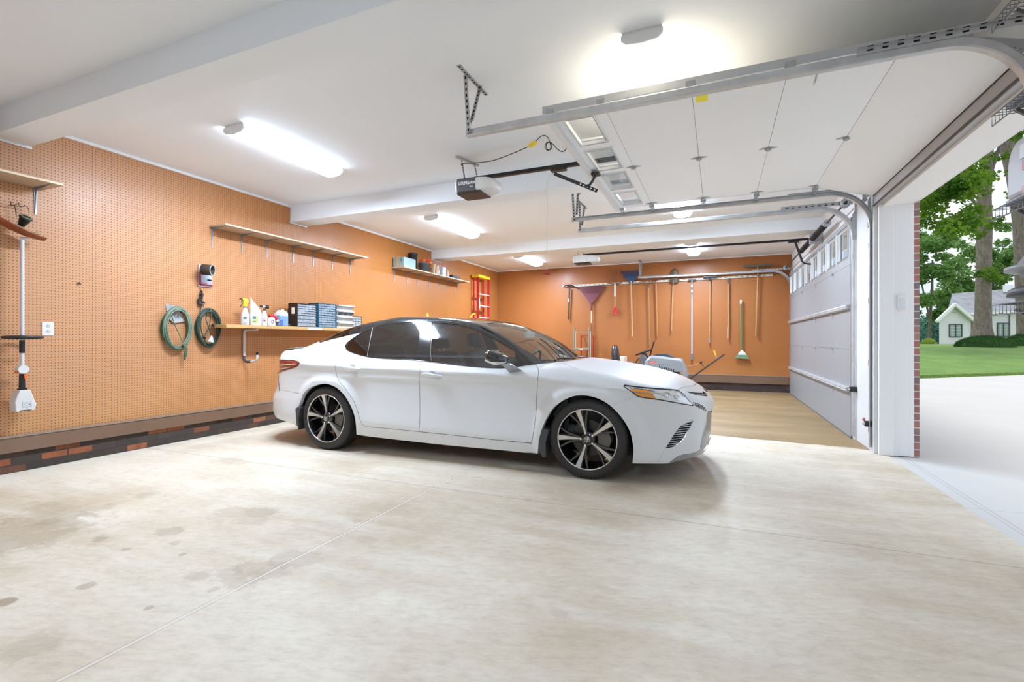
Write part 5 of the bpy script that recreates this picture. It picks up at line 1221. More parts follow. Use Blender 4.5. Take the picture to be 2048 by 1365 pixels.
# tilt bins
y0, y1 = P(674, 660, x=xb).y, P(705, 660, x=xb).y
t = thing('tilt_bin_rack', 'pale stack of four tilt-out storage bins right of the blue cabinet', 'storage bins', (XL + .16, (y0 + y1) / 2, ZS2))
MB().box(XL + .07, XL + .20, y0 + .004, y1 - .004, ZS2, ZS2 + .375).build('frame', mat('bin rack grey', (.22, .22, .23), .5), t)
for k in range(4):
    z = ZS2 + .008 + k * .0925; g = MB(); g.cur = 0
    g.prism([(0, 0), (.055, .0), (.105, .085), (0, .085)], (XL + .195, y0, z), (1, 0, 0), (0, 0, 1), (0, y1 - y0, 0)); g.cur = 1
    g.prism([(.055, 0), (.060, 0), (.068, .018), (.063, .018)], (XL + .195, y0 - .002, z), (1, 0, 0), (0, 0, 1), (0, y1 - y0 + .004, 0)); g.prism([(.096, .070), (.104, .070), (.112, .088), (.104, .088)], (XL + .195, y0 - .002, z), (1, 0, 0), (0, 0, 1), (0, y1 - y0 + .004, 0))
    g.build('bin', [mat('milky bin front', (.42, .40, .37), .3, var=.3, vscale=30), mat('bin rim', (.80, .80, .78), .35)], t)
    if k == 2:
        g = MB()
        for q in range(3):
            w = (y1 - y0) / 3; g.add([(XL + .195 + u, y0 + w * q + v_, z + zz) for (u, zz) in ((.072, .022), (.102, .070)) for v_ in (.012, w - .008)], [(0, 1, 3, 2)])
            g.v[-4:] = [(p[0] + .003, p[1], p[2]) for p in g.v[-4:]]
        g.build('contents', mat('dark bin contents', (.06, .06, .065), .6), t)
y0, y1 = P(707, 650, x=xb).y, P(726, 650, x=xb).y
cabinet(y0, y1, .215, mat('olive cabinet', (.10, .09, .06), .5), xa, xb - .02, [(1, 3)] * 5, 'small olive drawer cabinet at the right end of the plank, by the car roof', mat('cream drawer rail', (.55, .50, .40), .4), tint=(.50, .46, .36))

# ---- outlet
y0, y1 = wy(84), wy(107)
t = thing('wall_outlet', 'white double power outlet on the pegboard right of the string trimmer', 'outlet', (XL, (y0 + y1) / 2, 1.3))
MB().box(XL, XL + .007, y0, y1, 1.238, 1.368).build('cover_plate', mat('outlet plate', (.68, .665, .63), .35), t, bevel=.003)
g = MB(); ym = (y0 + y1) / 2
for z in (1.328, 1.278):
    g.cyl((XL + .006, ym, z), (XL + .009, ym, z), .017, 18)
o = g.build('socket', mat('outlet socket', (.58, .56, .50), .35), t); g = MB()
for z in (1.328, 1.278):
    g.box(XL + .0085, XL + .0095, ym - .009, ym - .007, z - .002, z + .008); g.box(XL + .0085, XL + .0095, ym + .006, ym + .008, z - .002, z + .006); g.cyl((XL + .0085, ym, z - .009), (XL + .0096, ym, z - .009), .0025, 8)
g.build('slot', M_dark, o)

# ---- coiled garden hose and extension cord on hooks
def coil(yc, zc, ry, rz, r, turns, m_, name, label, cat, seed, x=XL + .03, tail=None, rnd=.03):
    t = thing(name, label, cat, (XL, yc, zc)); rg = random.Random(seed)
    g = MB(); pts = []; N = turns * 28; A = [rg.uniform(-rnd, rnd) for _ in range(turns + 2)]; B = [rg.uniform(-rnd, rnd) for _ in range(turns + 2)]; C_ = [rg.uniform(-.3, .3) for _ in range(turns + 2)]
    for i in range(N):
        u = i / 28; k = int(u); f = u - k; a = A[k] * (1 - f) + A[k + 1] * f; b = B[k] * (1 - f) + B[k + 1] * f; sh = C_[k] * (1 - f) + C_[k + 1] * f
        th = 2 * PI * u + PI / 2
        pts.append((x + .018 * math.sin(th * 1.5 + k) + .010 * (k % 3), yc + (ry + a) * math.cos(th) + .02 * sh * math.sin(th * 2), zc + (rz + b * .8) * math.sin(th) + (rz * .0)))
    g.tube(pts, r, 6); g.build('coil', m_, t)
    return t
M_hose = mat('pale green hose', (.075, .15, .085), .5, var=.35, vscale=12); M_hose2 = mat('worn hose stripe', (.20, .25, .17), .5, var=.3, vscale=12)
c1y = wy(350); t = coil(c1y, 1.335, .155, .235, .0085, 9, M_hose, 'garden_hose', 'light green garden hose coiled on a hook, left of the darker coil', 'hose', 3)
g = MB(); rg = random.Random(9); pts = []
for i in range(5 * 28):
    u = i / 28; th = 2 * PI * u + 1.; k = int(u); pts.append((XL + .055 + .012 * math.sin(th), c1y + (.145 + .02 * math.sin(k * 2.1)) * math.cos(th), 1.335 + (.23 + .018 * math.cos(k * 1.7)) * math.sin(th)))
g.tube(pts, .008, 6); g.build('outer_loops', M_hose2, t)
g = MB(); g.tube([(XL + .07, c1y + .05, 1.14), (XL + .08, c1y + .075, 1.10), (XL + .07, c1y + .07, 1.02), (XL + .06, c1y + .075, .965)], .012, 8); g.tube([(XL + .07, c1y + .05, 1.15), (XL + .075, c1y + .09, 1.10), (XL + .07, c1y + .085, 1.0)], .009, 8); g.build('hose_end', M_hose, t)
g = MB(); g.tube([(XL + .05, c1y - .07, 1.48), (XL + .06, c1y - .03, 1.35), (XL + .07, c1y + .05, 1.16)], .005, 6); g.build('tie_cord', mat('tie cord', (.06, .16, .09), .5), t)
t2 = thing('plastic_bag', 'small clear plastic bag of parts hung behind the light green hose', 'bag', (XL, c1y, 1.6))
g = MB(); g.add([(XL + .004, wy(330), 1.615), (XL + .004, wy(352), 1.60), (XL + .02, wy(368), 1.42), (XL + .025, wy(345), 1.395), (XL + .012, wy(335), 1.45)], [(0, 1, 2, 3, 4)]); g.build('bag', mat('clear bag', (.40, .37, .35), .25, var=.3, vscale=25), t2)
g = MB(); rg = random.Random(2)
for k in range(7): p = Vector((XL + .02, wy(350) + rg.uniform(-.04, .04), 1.44 + rg.uniform(-.02, .03))); g.bar(p, p + Vector((.004, rg.uniform(-.03, .03), rg.uniform(.02, .06))), .008, .006)
g.build('small_parts', mat('grey parts', (.30, .32, .34), .4, .4), t2)
c2y = wy(413); M_ext = mat('dark green cord', (.018, .048, .034), .45)
t = coil(c2y, 1.345, .125, .225, .0065, 12, M_ext, 'extension_lead', 'dark green extension cord coiled on a hook, beside the plank shelf end', 'cord', 5, rnd=.035)
g = MB(); g.tube([(XL + .05, c2y + .03, 1.55), (XL + .06, c2y + .01, 1.46), (XL + .055, c2y + .0, 1.38), (XL + .06, c2y - .04, 1.30), (XL + .06, c2y - .09, 1.22)], .0055, 6); g.tube([(XL + .05, c2y - .02, 1.56), (XL + .06, c2y - .05, 1.45), (XL + .05, c2y + .0, 1.33), (XL + .07, c2y + .02, 1.22)], .0055, 6); g.build('crossing_strand', M_ext, t)
g = MB(); g.prism([(-.035, -.02), (.035, -.035), (.028, .03), (.012, .055), (-.005, .03)], (XL + .07, c2y - .005, 1.20), (0, 1, 0), (0, 0, 1), (.02, 0, 0)); g.build('wrapped_tag', mat('pale tag', (.62, .60, .56), .5), t, bevel=.004)
MB().bar((XL + .07, c2y + .045, 1.40), (XL + .07, c2y + .03, 1.36), .03, .03).build('socket', M_black, t, bevel=.006); MB().bar((XL + .07, c2y - .09, 1.235), (XL + .07, c2y - .06, 1.215), .028, .026).build('plug', M_black, t, bevel=.006)
# black cord bundle
by = wy(399)
t = thing('cord_bundle', 'tangled bundle of thin black cord hanging under the plastic package', 'cord', (XL, by, 1.75)); g = MB(); rg = random.Random(21); pts = [Vector((XL + .01, by, 1.84))]
for i in range(90):
    z = 1.80 - .18 * (i / 90) + rg.uniform(-.03, .03); pts.append(Vector((XL + .02 + rg.uniform(-.01, .02), by + rg.uniform(-.035, .05) * (.5 + i / 120), z)))
sm_ = pts
for _ in range(2): sm_ = [sm_[0]] + [q for a, b in zip(sm_, sm_[1:]) for q in (a * .75 + b * .25, a * .25 + b * .75)] + [sm_[-1]]
g.tube(sm_, .0042, 5); g.tube([pts[-1], Vector((XL + .02, by + .005, 1.60)), Vector((XL + .02, by - .005, 1.55)), Vector((XL + .03, by + .02, 1.50))], .0045, 5); g.build('cord', M_black, t)
g = MB(); g.bar((XL + .03, by - .03, 1.70), (XL + .03, by - .02, 1.63), .03, .026); g.build('plug', M_black, t, bevel=.005)
# package and abrasive belt / air filter sleeve
t = thing('plastic_package', 'red and white printed package hung on the pegboard behind the brown sleeve', 'package', (XL, 4.05, 1.98))
y0, y1 = wy(395), wy(423); z0, z1 = 1.855, 2.125
MB().box(XL + .004, XL + .018, y0, y1, z0, z1).build('sleeve', mat('package film', (.48, .38, .42), .3), t, bevel=.004)
def pk(a, b, c_, d_, m_, n='print'): MB().box(XL + .018, XL + .0195, y0 + (y1 - y0) * a, y0 + (y1 - y0) * b, z0 + (z1 - z0) * c_, z0 + (z1 - z0) * d_).build(n, m_, t)
pk(.12, .5, .72, .84, mat('yellow print', (.62, .45, .02), .5)); pk(0, .18, .05, .66, mat('crimson print', (.20, .015, .035), .5)); pk(.1, 1, .04, .12, mat('crimson print', (.20, .015, .035), .5)); pk(.22, .9, .2, .62, mat('pale blue print', (.42, .46, .53), .5)); pk(.15, .6, .10, .20, mat('pink print', (.50, .18, .23), .5)); pk(.62, .95, .30, .36, C_ink); pk(.15, .48, .74, .76, C_ink)
t = thing('filter_sleeve', 'short brown foam sleeve hung on a peg hook in front of the package', 'sleeve', (XL + .14, 4.15, 2.04))
cc = Vector((XL + .15, P(415, 540, x=XL + .15).y, P(415, 540, x=XL + .15).z)); ax = Vector((.86, .48, -.06)).normalized()
g = MB(); g.lathe([(.060, -.060), (.066, -.055), (.066, .050), (.064, .058), (.054, .058), (.050, .050), (.050, -.060)], cc, ax, 28); g.build('sleeve', mat('brown foam', (.055, .038, .028), .8, var=.2, vscale=40), t)
g = MB(); g.lathe([(.0645, .056), (.064, .062), (.055, .062), (.0545, .056)], cc, ax, 28); g.build('rim', mat('grey rim', (.30, .30, .28), .6), t)
g = MB(); g.tube([(XL, cc.y + .0, cc.z + .055), (XL + .20, cc.y + .02, cc.z + .052), (XL + .24, cc.y + .03, cc.z + .065)], .0025, 6); g.build('peg_hook', M_galvd, t)
# small nail/hook spot
g = MB(); g.tube([(XL, wy(155), 1.765), (XL + .02, wy(157), 1.76), (XL + .025, wy(160), 1.75)], .004, 6); g.sphere((XL + .012, wy(157), 1.76), .009); g.build('peg_hook', M_dsteel, label='small dark peg hook alone on the pegboard between trimmer and hose', cat='hook')

# ---- string trimmer hanging head up
ty = wy(44.5, 560, XL + .12); tx = XL + .12
def tz(py): return P(45, py, x=tx).z
tr = thing('string_trimmer', 'white and orange battery string trimmer hanging head-up at the far left', 'string trimmer', (tx, ty, tz(640)))
MB().tube([(tx, ty, tz(480)), (tx, ty, tz(735))], .0145, 14).build('shaft', mat('white shaft', (.62, .61, .65), .35), tr)
g = MB(); g.cyl((tx, ty, tz(681)), (tx, ty, tz(706)), .021, 14); g.build('shaft_sleeve', M_black, tr)
g = MB(); n = 28; zz = tz(675)
g.tube([(tx + .075 * math.cos(a) + .01, ty + .135 * math.sin(a), zz + .006 * math.cos(a)) for a in [2 * PI * i / n for i in range(n)]], .0115, 8, closed=True); g.bar((tx, ty - .03, zz), (tx, ty + .03, zz), .05, .035); g.build('loop_handle', M_black, tr)
g = MB(); z = tz(739); g.cyl((tx - .03, ty - .002, z), (tx + .032, ty - .002, z), .038, 18); g.build('throttle_housing', mat('trimmer white', (.64, .62, .59), .4), tr, bevel=.006)
g = MB(); g.cyl((tx, ty, tz(748)), (tx, ty, tz(778)), .022, 14, r2=.024); g.cyl((tx, ty, tz(777)), (tx, ty, tz(781)), .034, 16); g.build('rear_grip', M_black, tr)
g = MB(); g.prism([(-.01, 0), (.014, -.006), (.008, -.045), (-.002, -.05)], (tx + .02, ty + .008, tz(749)), (0, 1, 0), (0, 0, 1), (.014, 0, 0)); g.build('trigger', M_orange, tr, bevel=.003)
g = MB(); g.sphere((tx + .004, ty - .042, tz(744)), .014); g.build('lockout_button', M_orange, tr)
za, zb_ = tz(780), tz(823); h = za - zb_
g = MB(); g.prism([(-.036, 0), (.036, 0), (.066, -.55 * h), (.078, -.66 * h), (.066, -h * .94), (.046, -h), (.040, -.93 * h), (-.036, -.93 * h), (-.044, -h), (-.066, -h * .96), (-.070, -.5 * h), (-.05, -.16 * h)], (tx - .055, ty, za), (0, 1, 0), (0, 0, 1), (.11, 0, 0)); g.build('battery_housing', mat('trimmer white', (.64, .62, .59), .4), tr, bevel=.014, seg=3)
g = MB(); g.box(tx + .055, tx + .058, ty - .022, ty + .045, za - .78 * h, za - .52 * h); g.build('battery', mat('battery face', (.56, .55, .53), .4), tr, bevel=.002)
for a_, b_, c_, d_ in ((-.014, -.011, .71, .61), (.022, .034, .69, .66), (.010, .013, .86, .80)): MB().box(tx + .058, tx + .0586, ty + a_, ty + b_, za - c_ * h, za - d_ * h).build('print', C_ink, tr)
g = MB(); g.box(tx - .04, tx + .05, ty - .035, ty + .038, za - .96 * h, za - .925 * h); g.build('battery_slot', M_dark, tr)
# cutting head and guard
zt_ = tz(478)
g = MB(); g.cyl((tx - .01, ty - .012, zt_), (tx + .01, ty + .035, zt_ + .006), .016, 12); g.build('gear_neck', mat('grey casting', (.50, .46, .42), .5), tr)
g = MB(); v0 = []
n = 16; v = []
for i in range(n + 1):
    f = i / n; y = ty - .215 + .365 * f; z = zt_ + .145 * (1 - f) ** 1.7 + .012 + .006 * f
    w = .05 + .035 * math.sin(PI * f)
    for (dx, dz) in ((-w, .012), (-w * .6, -.004), (0, -.010), (w * .6, -.004), (w, .012), (w * 1.02, .022), (w * .6, .004), (0, -.003), (-w * .6, .004), (-w * 1.02, .022)): v.append((tx + dx * .9 + .01, y, z + dz * (1.2 - .3 * f)))
m = 10; g.add(v, [(i * m + j, i * m + (j + 1) % m, (i + 1) * m + (j + 1) % m, (i + 1) * m + j) for i in range(n) for j in range(m)], True); g.add(v[:m], [tuple(range(m))]); g.add(v[-m:], [tuple(reversed(range(m)))]); g.build('guard', mat('orange guard', (.30, .065, .012), .45, var=.35, vscale=18), tr)
hc = Vector((tx + .02, P(52, 435, x=tx + .02).y, P(52, 435, x=tx + .02).z)); ax = Vector((.55, .16, .82)).normalized()
g = MB(); g.lathe([(.0, .012), (.018, .011), (.030, .005), (.034, .008), (.042, .009), (.047, .0), (.048, -.010), (.040, -.016), (.036, -.040), (.030, -.060), (.026, -.085)], hc, ax, 28); ho = g.build('cutting_head', mat('grassy black plastic', (.025, .03, .022), .5, var=.4, vscale=30), tr)
g = MB(); g.lathe([(.033, .0085), (.036, .0105), (.041, .0100), (.043, .0075)], hc, ax, 28); g.build('head_ring', mat('dried grass ring', (.35, .36, .20), .7, var=.5, vscale=40), ho)
g = MB(); rg = random.Random(4)
for k in range(70):
    y = ty - .13 + .23 * rg.random() ** .8; f = (y - ty + .215) / .365; z = zt_ + .145 * (1 - f) ** 1.7 + .015; p = Vector((tx + rg.uniform(-.03, .06), y, z)); g.tube([p, p + Vector((rg.uniform(-.01, .02), rg.uniform(-.02, .02), rg.uniform(.01, .03))), p + Vector((rg.uniform(-.01, .03), rg.uniform(-.04, .04), rg.uniform(.0, .05)))], [.003, .0025, .0012], 4)
g.build('grass_clippings', mat('dried grass', (.12, .20, .05), .8, var=.5, vscale=60), ho)
g = MB(); g.tube([hc + Vector((0, -.04, 0)), (tx, ty - .09, hc.z + .002), (tx, ty - .14, hc.z + .004)], .0016, 5); g.build('trimmer_line', mat('trimmer line', (.75, .55, .30), .5), tr)
# wire hanger that carries it
g = MB(); q = lambda a, b: P(a, b, x=XL + .05)
g.tube([q(33, 434), q(29.5, 411)], .0035, 6); g.tube([q(22, 403), q(22, 410), q(30, 410.5), q(38, 407), q(38, 413), q(48, 413), q(49, 411)], .004, 6); g.tube([q(37.5, 405), q(38, 410)], .003, 6); g.tube([q(49, 411), q(55, 414), q(57.5, 420), q(58.5, 427)], .003, 6); g.tube([(XL, q(30, 410).y, q(30, 410).z), q(30, 410)], .004, 6)
g.build('wire_hanger', mat('bent brown wire', (.06, .045, .03), .5, .4), label='bent wire hook holding up the string trimmer head', cat='hook')

# ---- things on the far upper shelf
ZB = 2.606 + .018; XF = XL + .30
t = thing('cardboard_box', 'pale blue taped carton at the left end of the loaded shelf', 'box', (XL + .15, 7.9, ZB))
y0, y1 = 7.80, 8.20; g = MB(); g.box(XL + .02, XF - .03, y0, y1, ZB, ZB + .19); g.build('carton', mat('pale blue carton', (.30, .42, .43), .6, var=.15, vscale=5), t, bevel=.003)
g = MB(); g.box(XL + .09, XL + .14, y0 - .0015, y0, ZB, ZB + .19); g.box(XF - .03, XF - .0285, y0, y0 + .16, ZB, ZB + .03); g.build('packing_tape', mat('brown tape', (.55, .36, .20), .3), t)
g = MB(); g.box(XL + .20, XL + .215, y0 - .0018, y0, ZB + .10, ZB + .16); g.build('handle_slot', C_ink, t)
def pot(c, r0, r1, h, label, name='flower_pot', m_=None):
    t = thing(name, label, 'pot', tuple(c)); g = MB(); g.lathe([(0, 0), (r0, 0), (r1, h * .9), (r1 * 1.06, h * .9), (r1 * 1.06, h), (r1 * .98, h), (r1 * .96, h * .9), (r0 * .9, .01), (0, .01)], c, (0, 0, 1), 26); g.build('shell', m_ or mat('black pot plastic', (.035, .037, .036), .5), t); return t
t = pot(Vector((XL + .10, 8.36, ZB)), .07, .085, .36, 'tall black plastic pot standing behind the pale blue carton')
t = pot(Vector((XL + .17, 8.66, ZB)), .088, .115, .195, 'wide dark grey pot right of the pale blue carton', m_=mat('grey pot plastic', (.10, .11, .11), .45))
fl = thing('artificial_flowers', 'bunch of orange-red artificial flowers behind the wide grey pot', 'flowers', (XL + .15, 8.95, ZB)); rg = random.Random(8)
for k in range(14):
    cc = Vector((XL + .15 + rg.uniform(-.08, .08), 8.86 + rg.uniform(-.20, .16), ZB + .22 + rg.uniform(-.03, .09))); g = MB(); d0 = Vector((rg.uniform(-.3, 1), rg.uniform(-1, .6), rg.uniform(-.1, 1))).normalized(); a, b, d_ = frame(d0)
    for q in range(5):
        an = 2 * PI * q / 5; e = a * math.cos(an) + b * math.sin(an); s_ = d_.cross(e); L = .045
        g.add([cc, cc + e * L * .5 + s_ * L * .42 + d_ * .012, cc + e * L * 1.05 + d_ * .006, cc + e * L * .5 - s_ * L * .42 + d_ * .012], [(0, 1, 2, 3)])
    g.build('blossom', mat('red orange petal', (.80, .10, .03), .5) if k % 3 else mat('orange petal', (.85, .28, .03), .5), fl)
g = MB()
for k in range(8):
    a = 8.86 + rg.uniform(-.08, .08); g.tube([(XL + .15, 8.90, ZB), (XL + .15 + rg.uniform(-.04, .04), a, ZB + .12), (XL + .15 + rg.uniform(-.06, .06), a + rg.uniform(-.1, .1), ZB + .24)], .0035, 5)
g.build('stem', mat('stem green', (.08, .14, .04), .6), fl)
g = MB(); g.obox(Vector((XL + .21, 8.98, ZB + .11)), Vector((.012, 0, 0)), Vector((0, .03, .012)), Vector((0, .02, .11))); g.build('wooden_stake', mat('raw wood', (.60, .42, .24), .6), None, label='short wooden stake leaning among the pots on the loaded shelf', cat='stake')
c = Vector((XL + .20, 9.12, ZB)); t = thing('glass_vase', 'tan-tinted clear vase between the pots and the pale blue bottle', 'vase', tuple(c)); g = MB(); g.lathe([(0, 0), (.05, 0), (.055, .02), (.05, .12), (.038, .16), (.045, .21)], c, (0, 0, 1), 20); g.build('vase', mat('amber tinted plastic', (.62, .42, .27), .2), t)
g = MB(); g.sphere(c + Vector((0, 0, .07)), .035, sc=(1.5, 1.4, 1)); g.build('cream_filling', mat('cream filling', (.78, .66, .48), .6), t)
c = Vector((XL + .20, 9.36, ZB)); t = thing('squeeze_bottle', 'pale blue plastic bottle with a pink cap, near the right end of the loaded shelf', 'bottle', tuple(c)); g = MB(); g.box(c.x - .045, c.x + .045, c.y - .085, c.y + .07, ZB, ZB + .215); g.build('bottle', mat('pale blue bottle', (.42, .50, .60), .3), t, bevel=.02, seg=3); MB().cyl(c + Vector((0, .05, .212)), c + Vector((0, .06, .262)), .034, 14, r2=.026).build('cap', mat('pink cap', (.85, .22, .38), .4), t)
c = Vector((XL + .20, 9.56, ZB)); t = thing('bottle', 'small peach bottle tucked right of the pale blue bottle', 'bottle', tuple(c)); g = MB(); g.lathe([(0, 0), (.04, 0), (.045, .02), (.035, .10), (.016, .15), (.014, .17)], c, (0, 0, 1), 16); g.build('body', mat('peach bottle', (.78, .58, .42), .4), t)
t = thing('seed_tray', 'low black plastic tray at the right of the loaded shelf', 'tray', (XL + .16, 9.9, ZB)); g = MB(); y0, y1 = 9.68, 10.02; x0, x1 = XL + .05, XL + .26
g.box(x0, x1, y0, y1, ZB, ZB + .006); g.box(x0, x0 + .005, y0, y1, ZB, ZB + .075); g.box(x1 - .005, x1, y0, y1, ZB, ZB + .075); g.box(x0, x1, y0, y0 + .005, ZB, ZB + .075); g.box(x0, x1, y1 - .005, y1, ZB, ZB + .075); g.box(x0 - .006, x1 + .006, y0 - .006, y1 + .006, ZB + .068, ZB + .075)
g.build('tray', mat('black tray', (.03, .032, .03), .5), t)
for k in range(5): MB().box(x1 - .0, x1 + .006, y0 + .03 + k * .06, y0 + .045 + k * .06, ZB + .006, ZB + .068).build('rib', mat('grey tray rib', (.14, .15, .14), .5), t)

# ---- red stepladder against the left wall by the far corner
yl0, yl1 = P(953, 600, x=XL + .16).y, P(974, 600, x=XL + .16).y; zt2 = P(963, 552, x=XL + .16).z
ld = thing('stepladder', 'folded red fibreglass stepladder with a yellow top, standing near the far left corner', 'ladder', (XL + .15, (yl0 + yl1) / 2, 0))
M_fg = mat('red fibreglass', (.52, .02, .035), .4); M_alu = mat('aluminium', (.66, .66, .66), .35, .5)
for y, xo in ((yl0, .20), (yl1, .20)):
    g = MB(); g.prism([(-.035, 0), (.035, 0), (.035, .004), (-.031, .004), (-.031, .022), (-.035, .022)], (XL + xo, y, 0), (1, 0, 0), (0, 1, 0), (-.0, 0, zt2 - .06)); g.build('front_rail', M_fg, ld)
for y in (yl0 + .03, yl1 - .03):
    g = MB(); g.box(XL + .045, XL + .085, y - .012, y + .012, 0, zt2 - .08); g.build('rear_rail', M_fg, ld)
for k in range(8):
    z = .28 + k * .30
    if z < zt2 - .15: g = MB(); g.box(XL + .165, XL + .235, yl0 + .004, yl1, z, z + .028); g.build('step', M_alu, ld)
g = MB(); g.box(XL + .03, XL + .245, yl0 - .03, yl1 + .03, zt2 - .07, zt2); g.build('top_cap', mat('ladder yellow', (.90, .55, .02), .4), ld, bevel=.012, seg=3)
g = MB(); g.box(XL + .2355, XL + .2365, yl0 + .0, yl0 + .04, 2.02, 2.28); g.build('warning_label', mat('label cream', (.80, .76, .66), .5), ld)
t = thing('leaf_scoop', 'yellow-handled tool leaning on the wall left of the red stepladder', 'tool', (XL + .06, 10.9, 0)); p = P(941, 634, x=XL + .2); p2 = P(950, 628, x=XL + .2)
g = MB(); g.tube([Vector((XL + .30, p.y - .15, 0)), Vector((XL + .24, p.y - .05, 1.5)), p, p + (p2 - p) * .5 + Vector((0, 0, .03)), p2], .016, 8); g.build('handle', M_yel, t)
p = P(855, 628, x=XL + .15); t = thing('garden_stake', 'tall stake with a pointed yellow tip showing just above the car roof', 'stake', (XL + .15, p.y, 0))
g = MB(); g.cyl((XL + .15, p.y, 0), (XL + .15, p.y, p.z - .10), .020, 10); g.build('shaft', M_wood, t); g = MB(); g.lathe([(.055, -.12), (.03, -.05), (.022, -.02), (.012, .015), (0, .02)], p, (0, 0, 1), 14); g.build('tip', M_yel, t)
# ================================================================== FAR WALL
YT = YF - .07      # plane the tools hang in
def fp(px, py, y=YT): return P(px, py, y=y)
# tool rail
a, b = fp(1125, 573, YF - .03), fp(1546, 550, YF - .03)
tb_ = thing('tool_rail', 'long pale slotted rail holding the garden tools on the far wall', 'tool rail', ((a.x + b.x) / 2, YF, (a.z + b.z) / 2))
g = MB(); u = (b - a); L = u.length; u.normalize(); up = Vector((0, -1, 0)).cross(u) * -1
if up.z < 0: up = -up
g.obox((a + b) / 2, u * L / 2, Vector((0, .008, 0)), up * .026); g.cur = 1
k = int(L / .115)
for i in range(k): c = a + u * (i + .5) * L / k; g.obox(c + Vector((0, -.0085, 0)), u * .034, Vector((0, .001, 0)), up * .007)
g.build('rail', [mat('ivory rail', (.72, .66, .54), .4), mat('rail slot', (.16, .09, .05), .6)], tb_)
def hooks(c, par):
    g = MB()
    for s in (-.022, .022): g.tube([(c.x + s, YF - .02, c.z + .012), (c.x + s, YF - .08, c.z), (c.x + s, YF - .12, c.z + .012)], .004, 6)
    return g.build('hook', M_dsteel, par)
def handle(px0, py0, px1, py1, r, m_, par, name='handle', y=YT - .02):
    return MB().tube([fp(px0, py0, y), fp((px0 + px1) / 2, (py0 + py1) / 2, y), fp(px1, py1, y)], r, 10).build(name, m_, par)
def tool(name, label, cat, px, py): t = thing(name, label, cat, tuple(fp(px, py)), 'garden tools on the rail'); hooks(fp(px, py + 1, YF - .03), tb_); return t
# pickaxe
t = tool('pickaxe', 'black-handled pickaxe at the left end of the tool rail', 'pickaxe', 1138, 573)
g = MB(); g.bar(fp(1139, 576, YT - .03), fp(1137, 639, YT - .02), .04, .03, up=(0, 1, 0)); g.build('handle', mat('black fibreglass', (.03, .022, .018), .5), t, bevel=.008)
g = MB(); g.tube([fp(1126, 573, YT - .06), fp(1132, 571, YT - .04), fp(1139, 571, YT - .03), fp(1147, 572, YT - .04), fp(1155, 576, YT - .07)], [.006, .018, .026, .018, .008], 8); g.build('head', mat('rusty black steel', (.035, .025, .02), .6, .3), t)
g = MB(); g.box(fp(1138, 600).x - .021, fp(1138, 600).x + .021, YT - .052, YT - .048, fp(1138, 604).z, fp(1138, 598).z); g.build('sticker', mat('white sticker', (.6, .58, .52), .5), t)
def fan_rake(label, top, halfw, tip, hend, m_, mh, name='leaf_rake', n=22, band=(.35, .55), ferr=None, blur=None):
    """leaf rake hung fan upward or downward: top = fan edge centre px, tip = throat px"""
    t = tool(name, label, 'rake', *tip); A, B = fp(*top), fp(*tip); d_ = (A - B); 
    g = MB(); w = halfw
    for i in range(n):
        f = -1 + 2 * i / (n - 1); e = A + Vector((w * f, -.0, -abs(f) ** 2 * d_.length * .04)); s0 = B + Vector((.02 * f, -.01, 0)); mid = B + (e - B) * .55
        g.bar(s0, mid, .016, .004, up=(0, 1, 0)); g.bar(mid, e, .013, .004, up=(0, 1, 0)); g.bar(e, e + Vector((0, .03, -.03 * (1 if d_.z > 0 else -1))), .012, .004)
    g.build('tines', m_, t)
    g = MB()
    for q in band: g.bar(B + d_ * q + Vector((-w * q, -.006, 0)), B + d_ * q + Vector((w * q, -.006, 0)), .006, .03)
    q0, q1 = .0, .42; g.add([B + d_ * q + Vector((w * q * f + .02 * f, -.004, 0)) for q in (q0, q1) for f in (-1, 1)], [(0, 1, 3, 2)]); g.build('web', m_, t)
    return t
M_mag = mat('maroon rake plastic', (.15, .022, .038), .45); M_blu = mat('blue rake plastic', (.02, .06, .14), .45)
t = fan_rake('maroon plastic leaf rake hung with its wide fan at the rail', (1183, 573), .37, (1183, 607), None, M_mag, None, n=24)
g = MB(); g.prism([(-.36, 0), (.36, 0), (.03, -.44), (-.03, -.44)], fp(1183, 573, YT + .01), (1, 0, 0), (0, 0, 1), (0, .004, 0)); g.build('fan_sheet', M_mag, t)
handle(1183, 621, 1183, 647, .018, mat('pale shaft', (.74, .58, .36), .5), t); handle(1183, 606, 1183, 622, .022, mat('maroon sleeve', (.14, .03, .05), .5), t, 'sleeve'); handle(1183, 646, 1182, 716, .018, mat('maroon shaft', (.26, .07, .06), .5), t, 'lower_shaft')
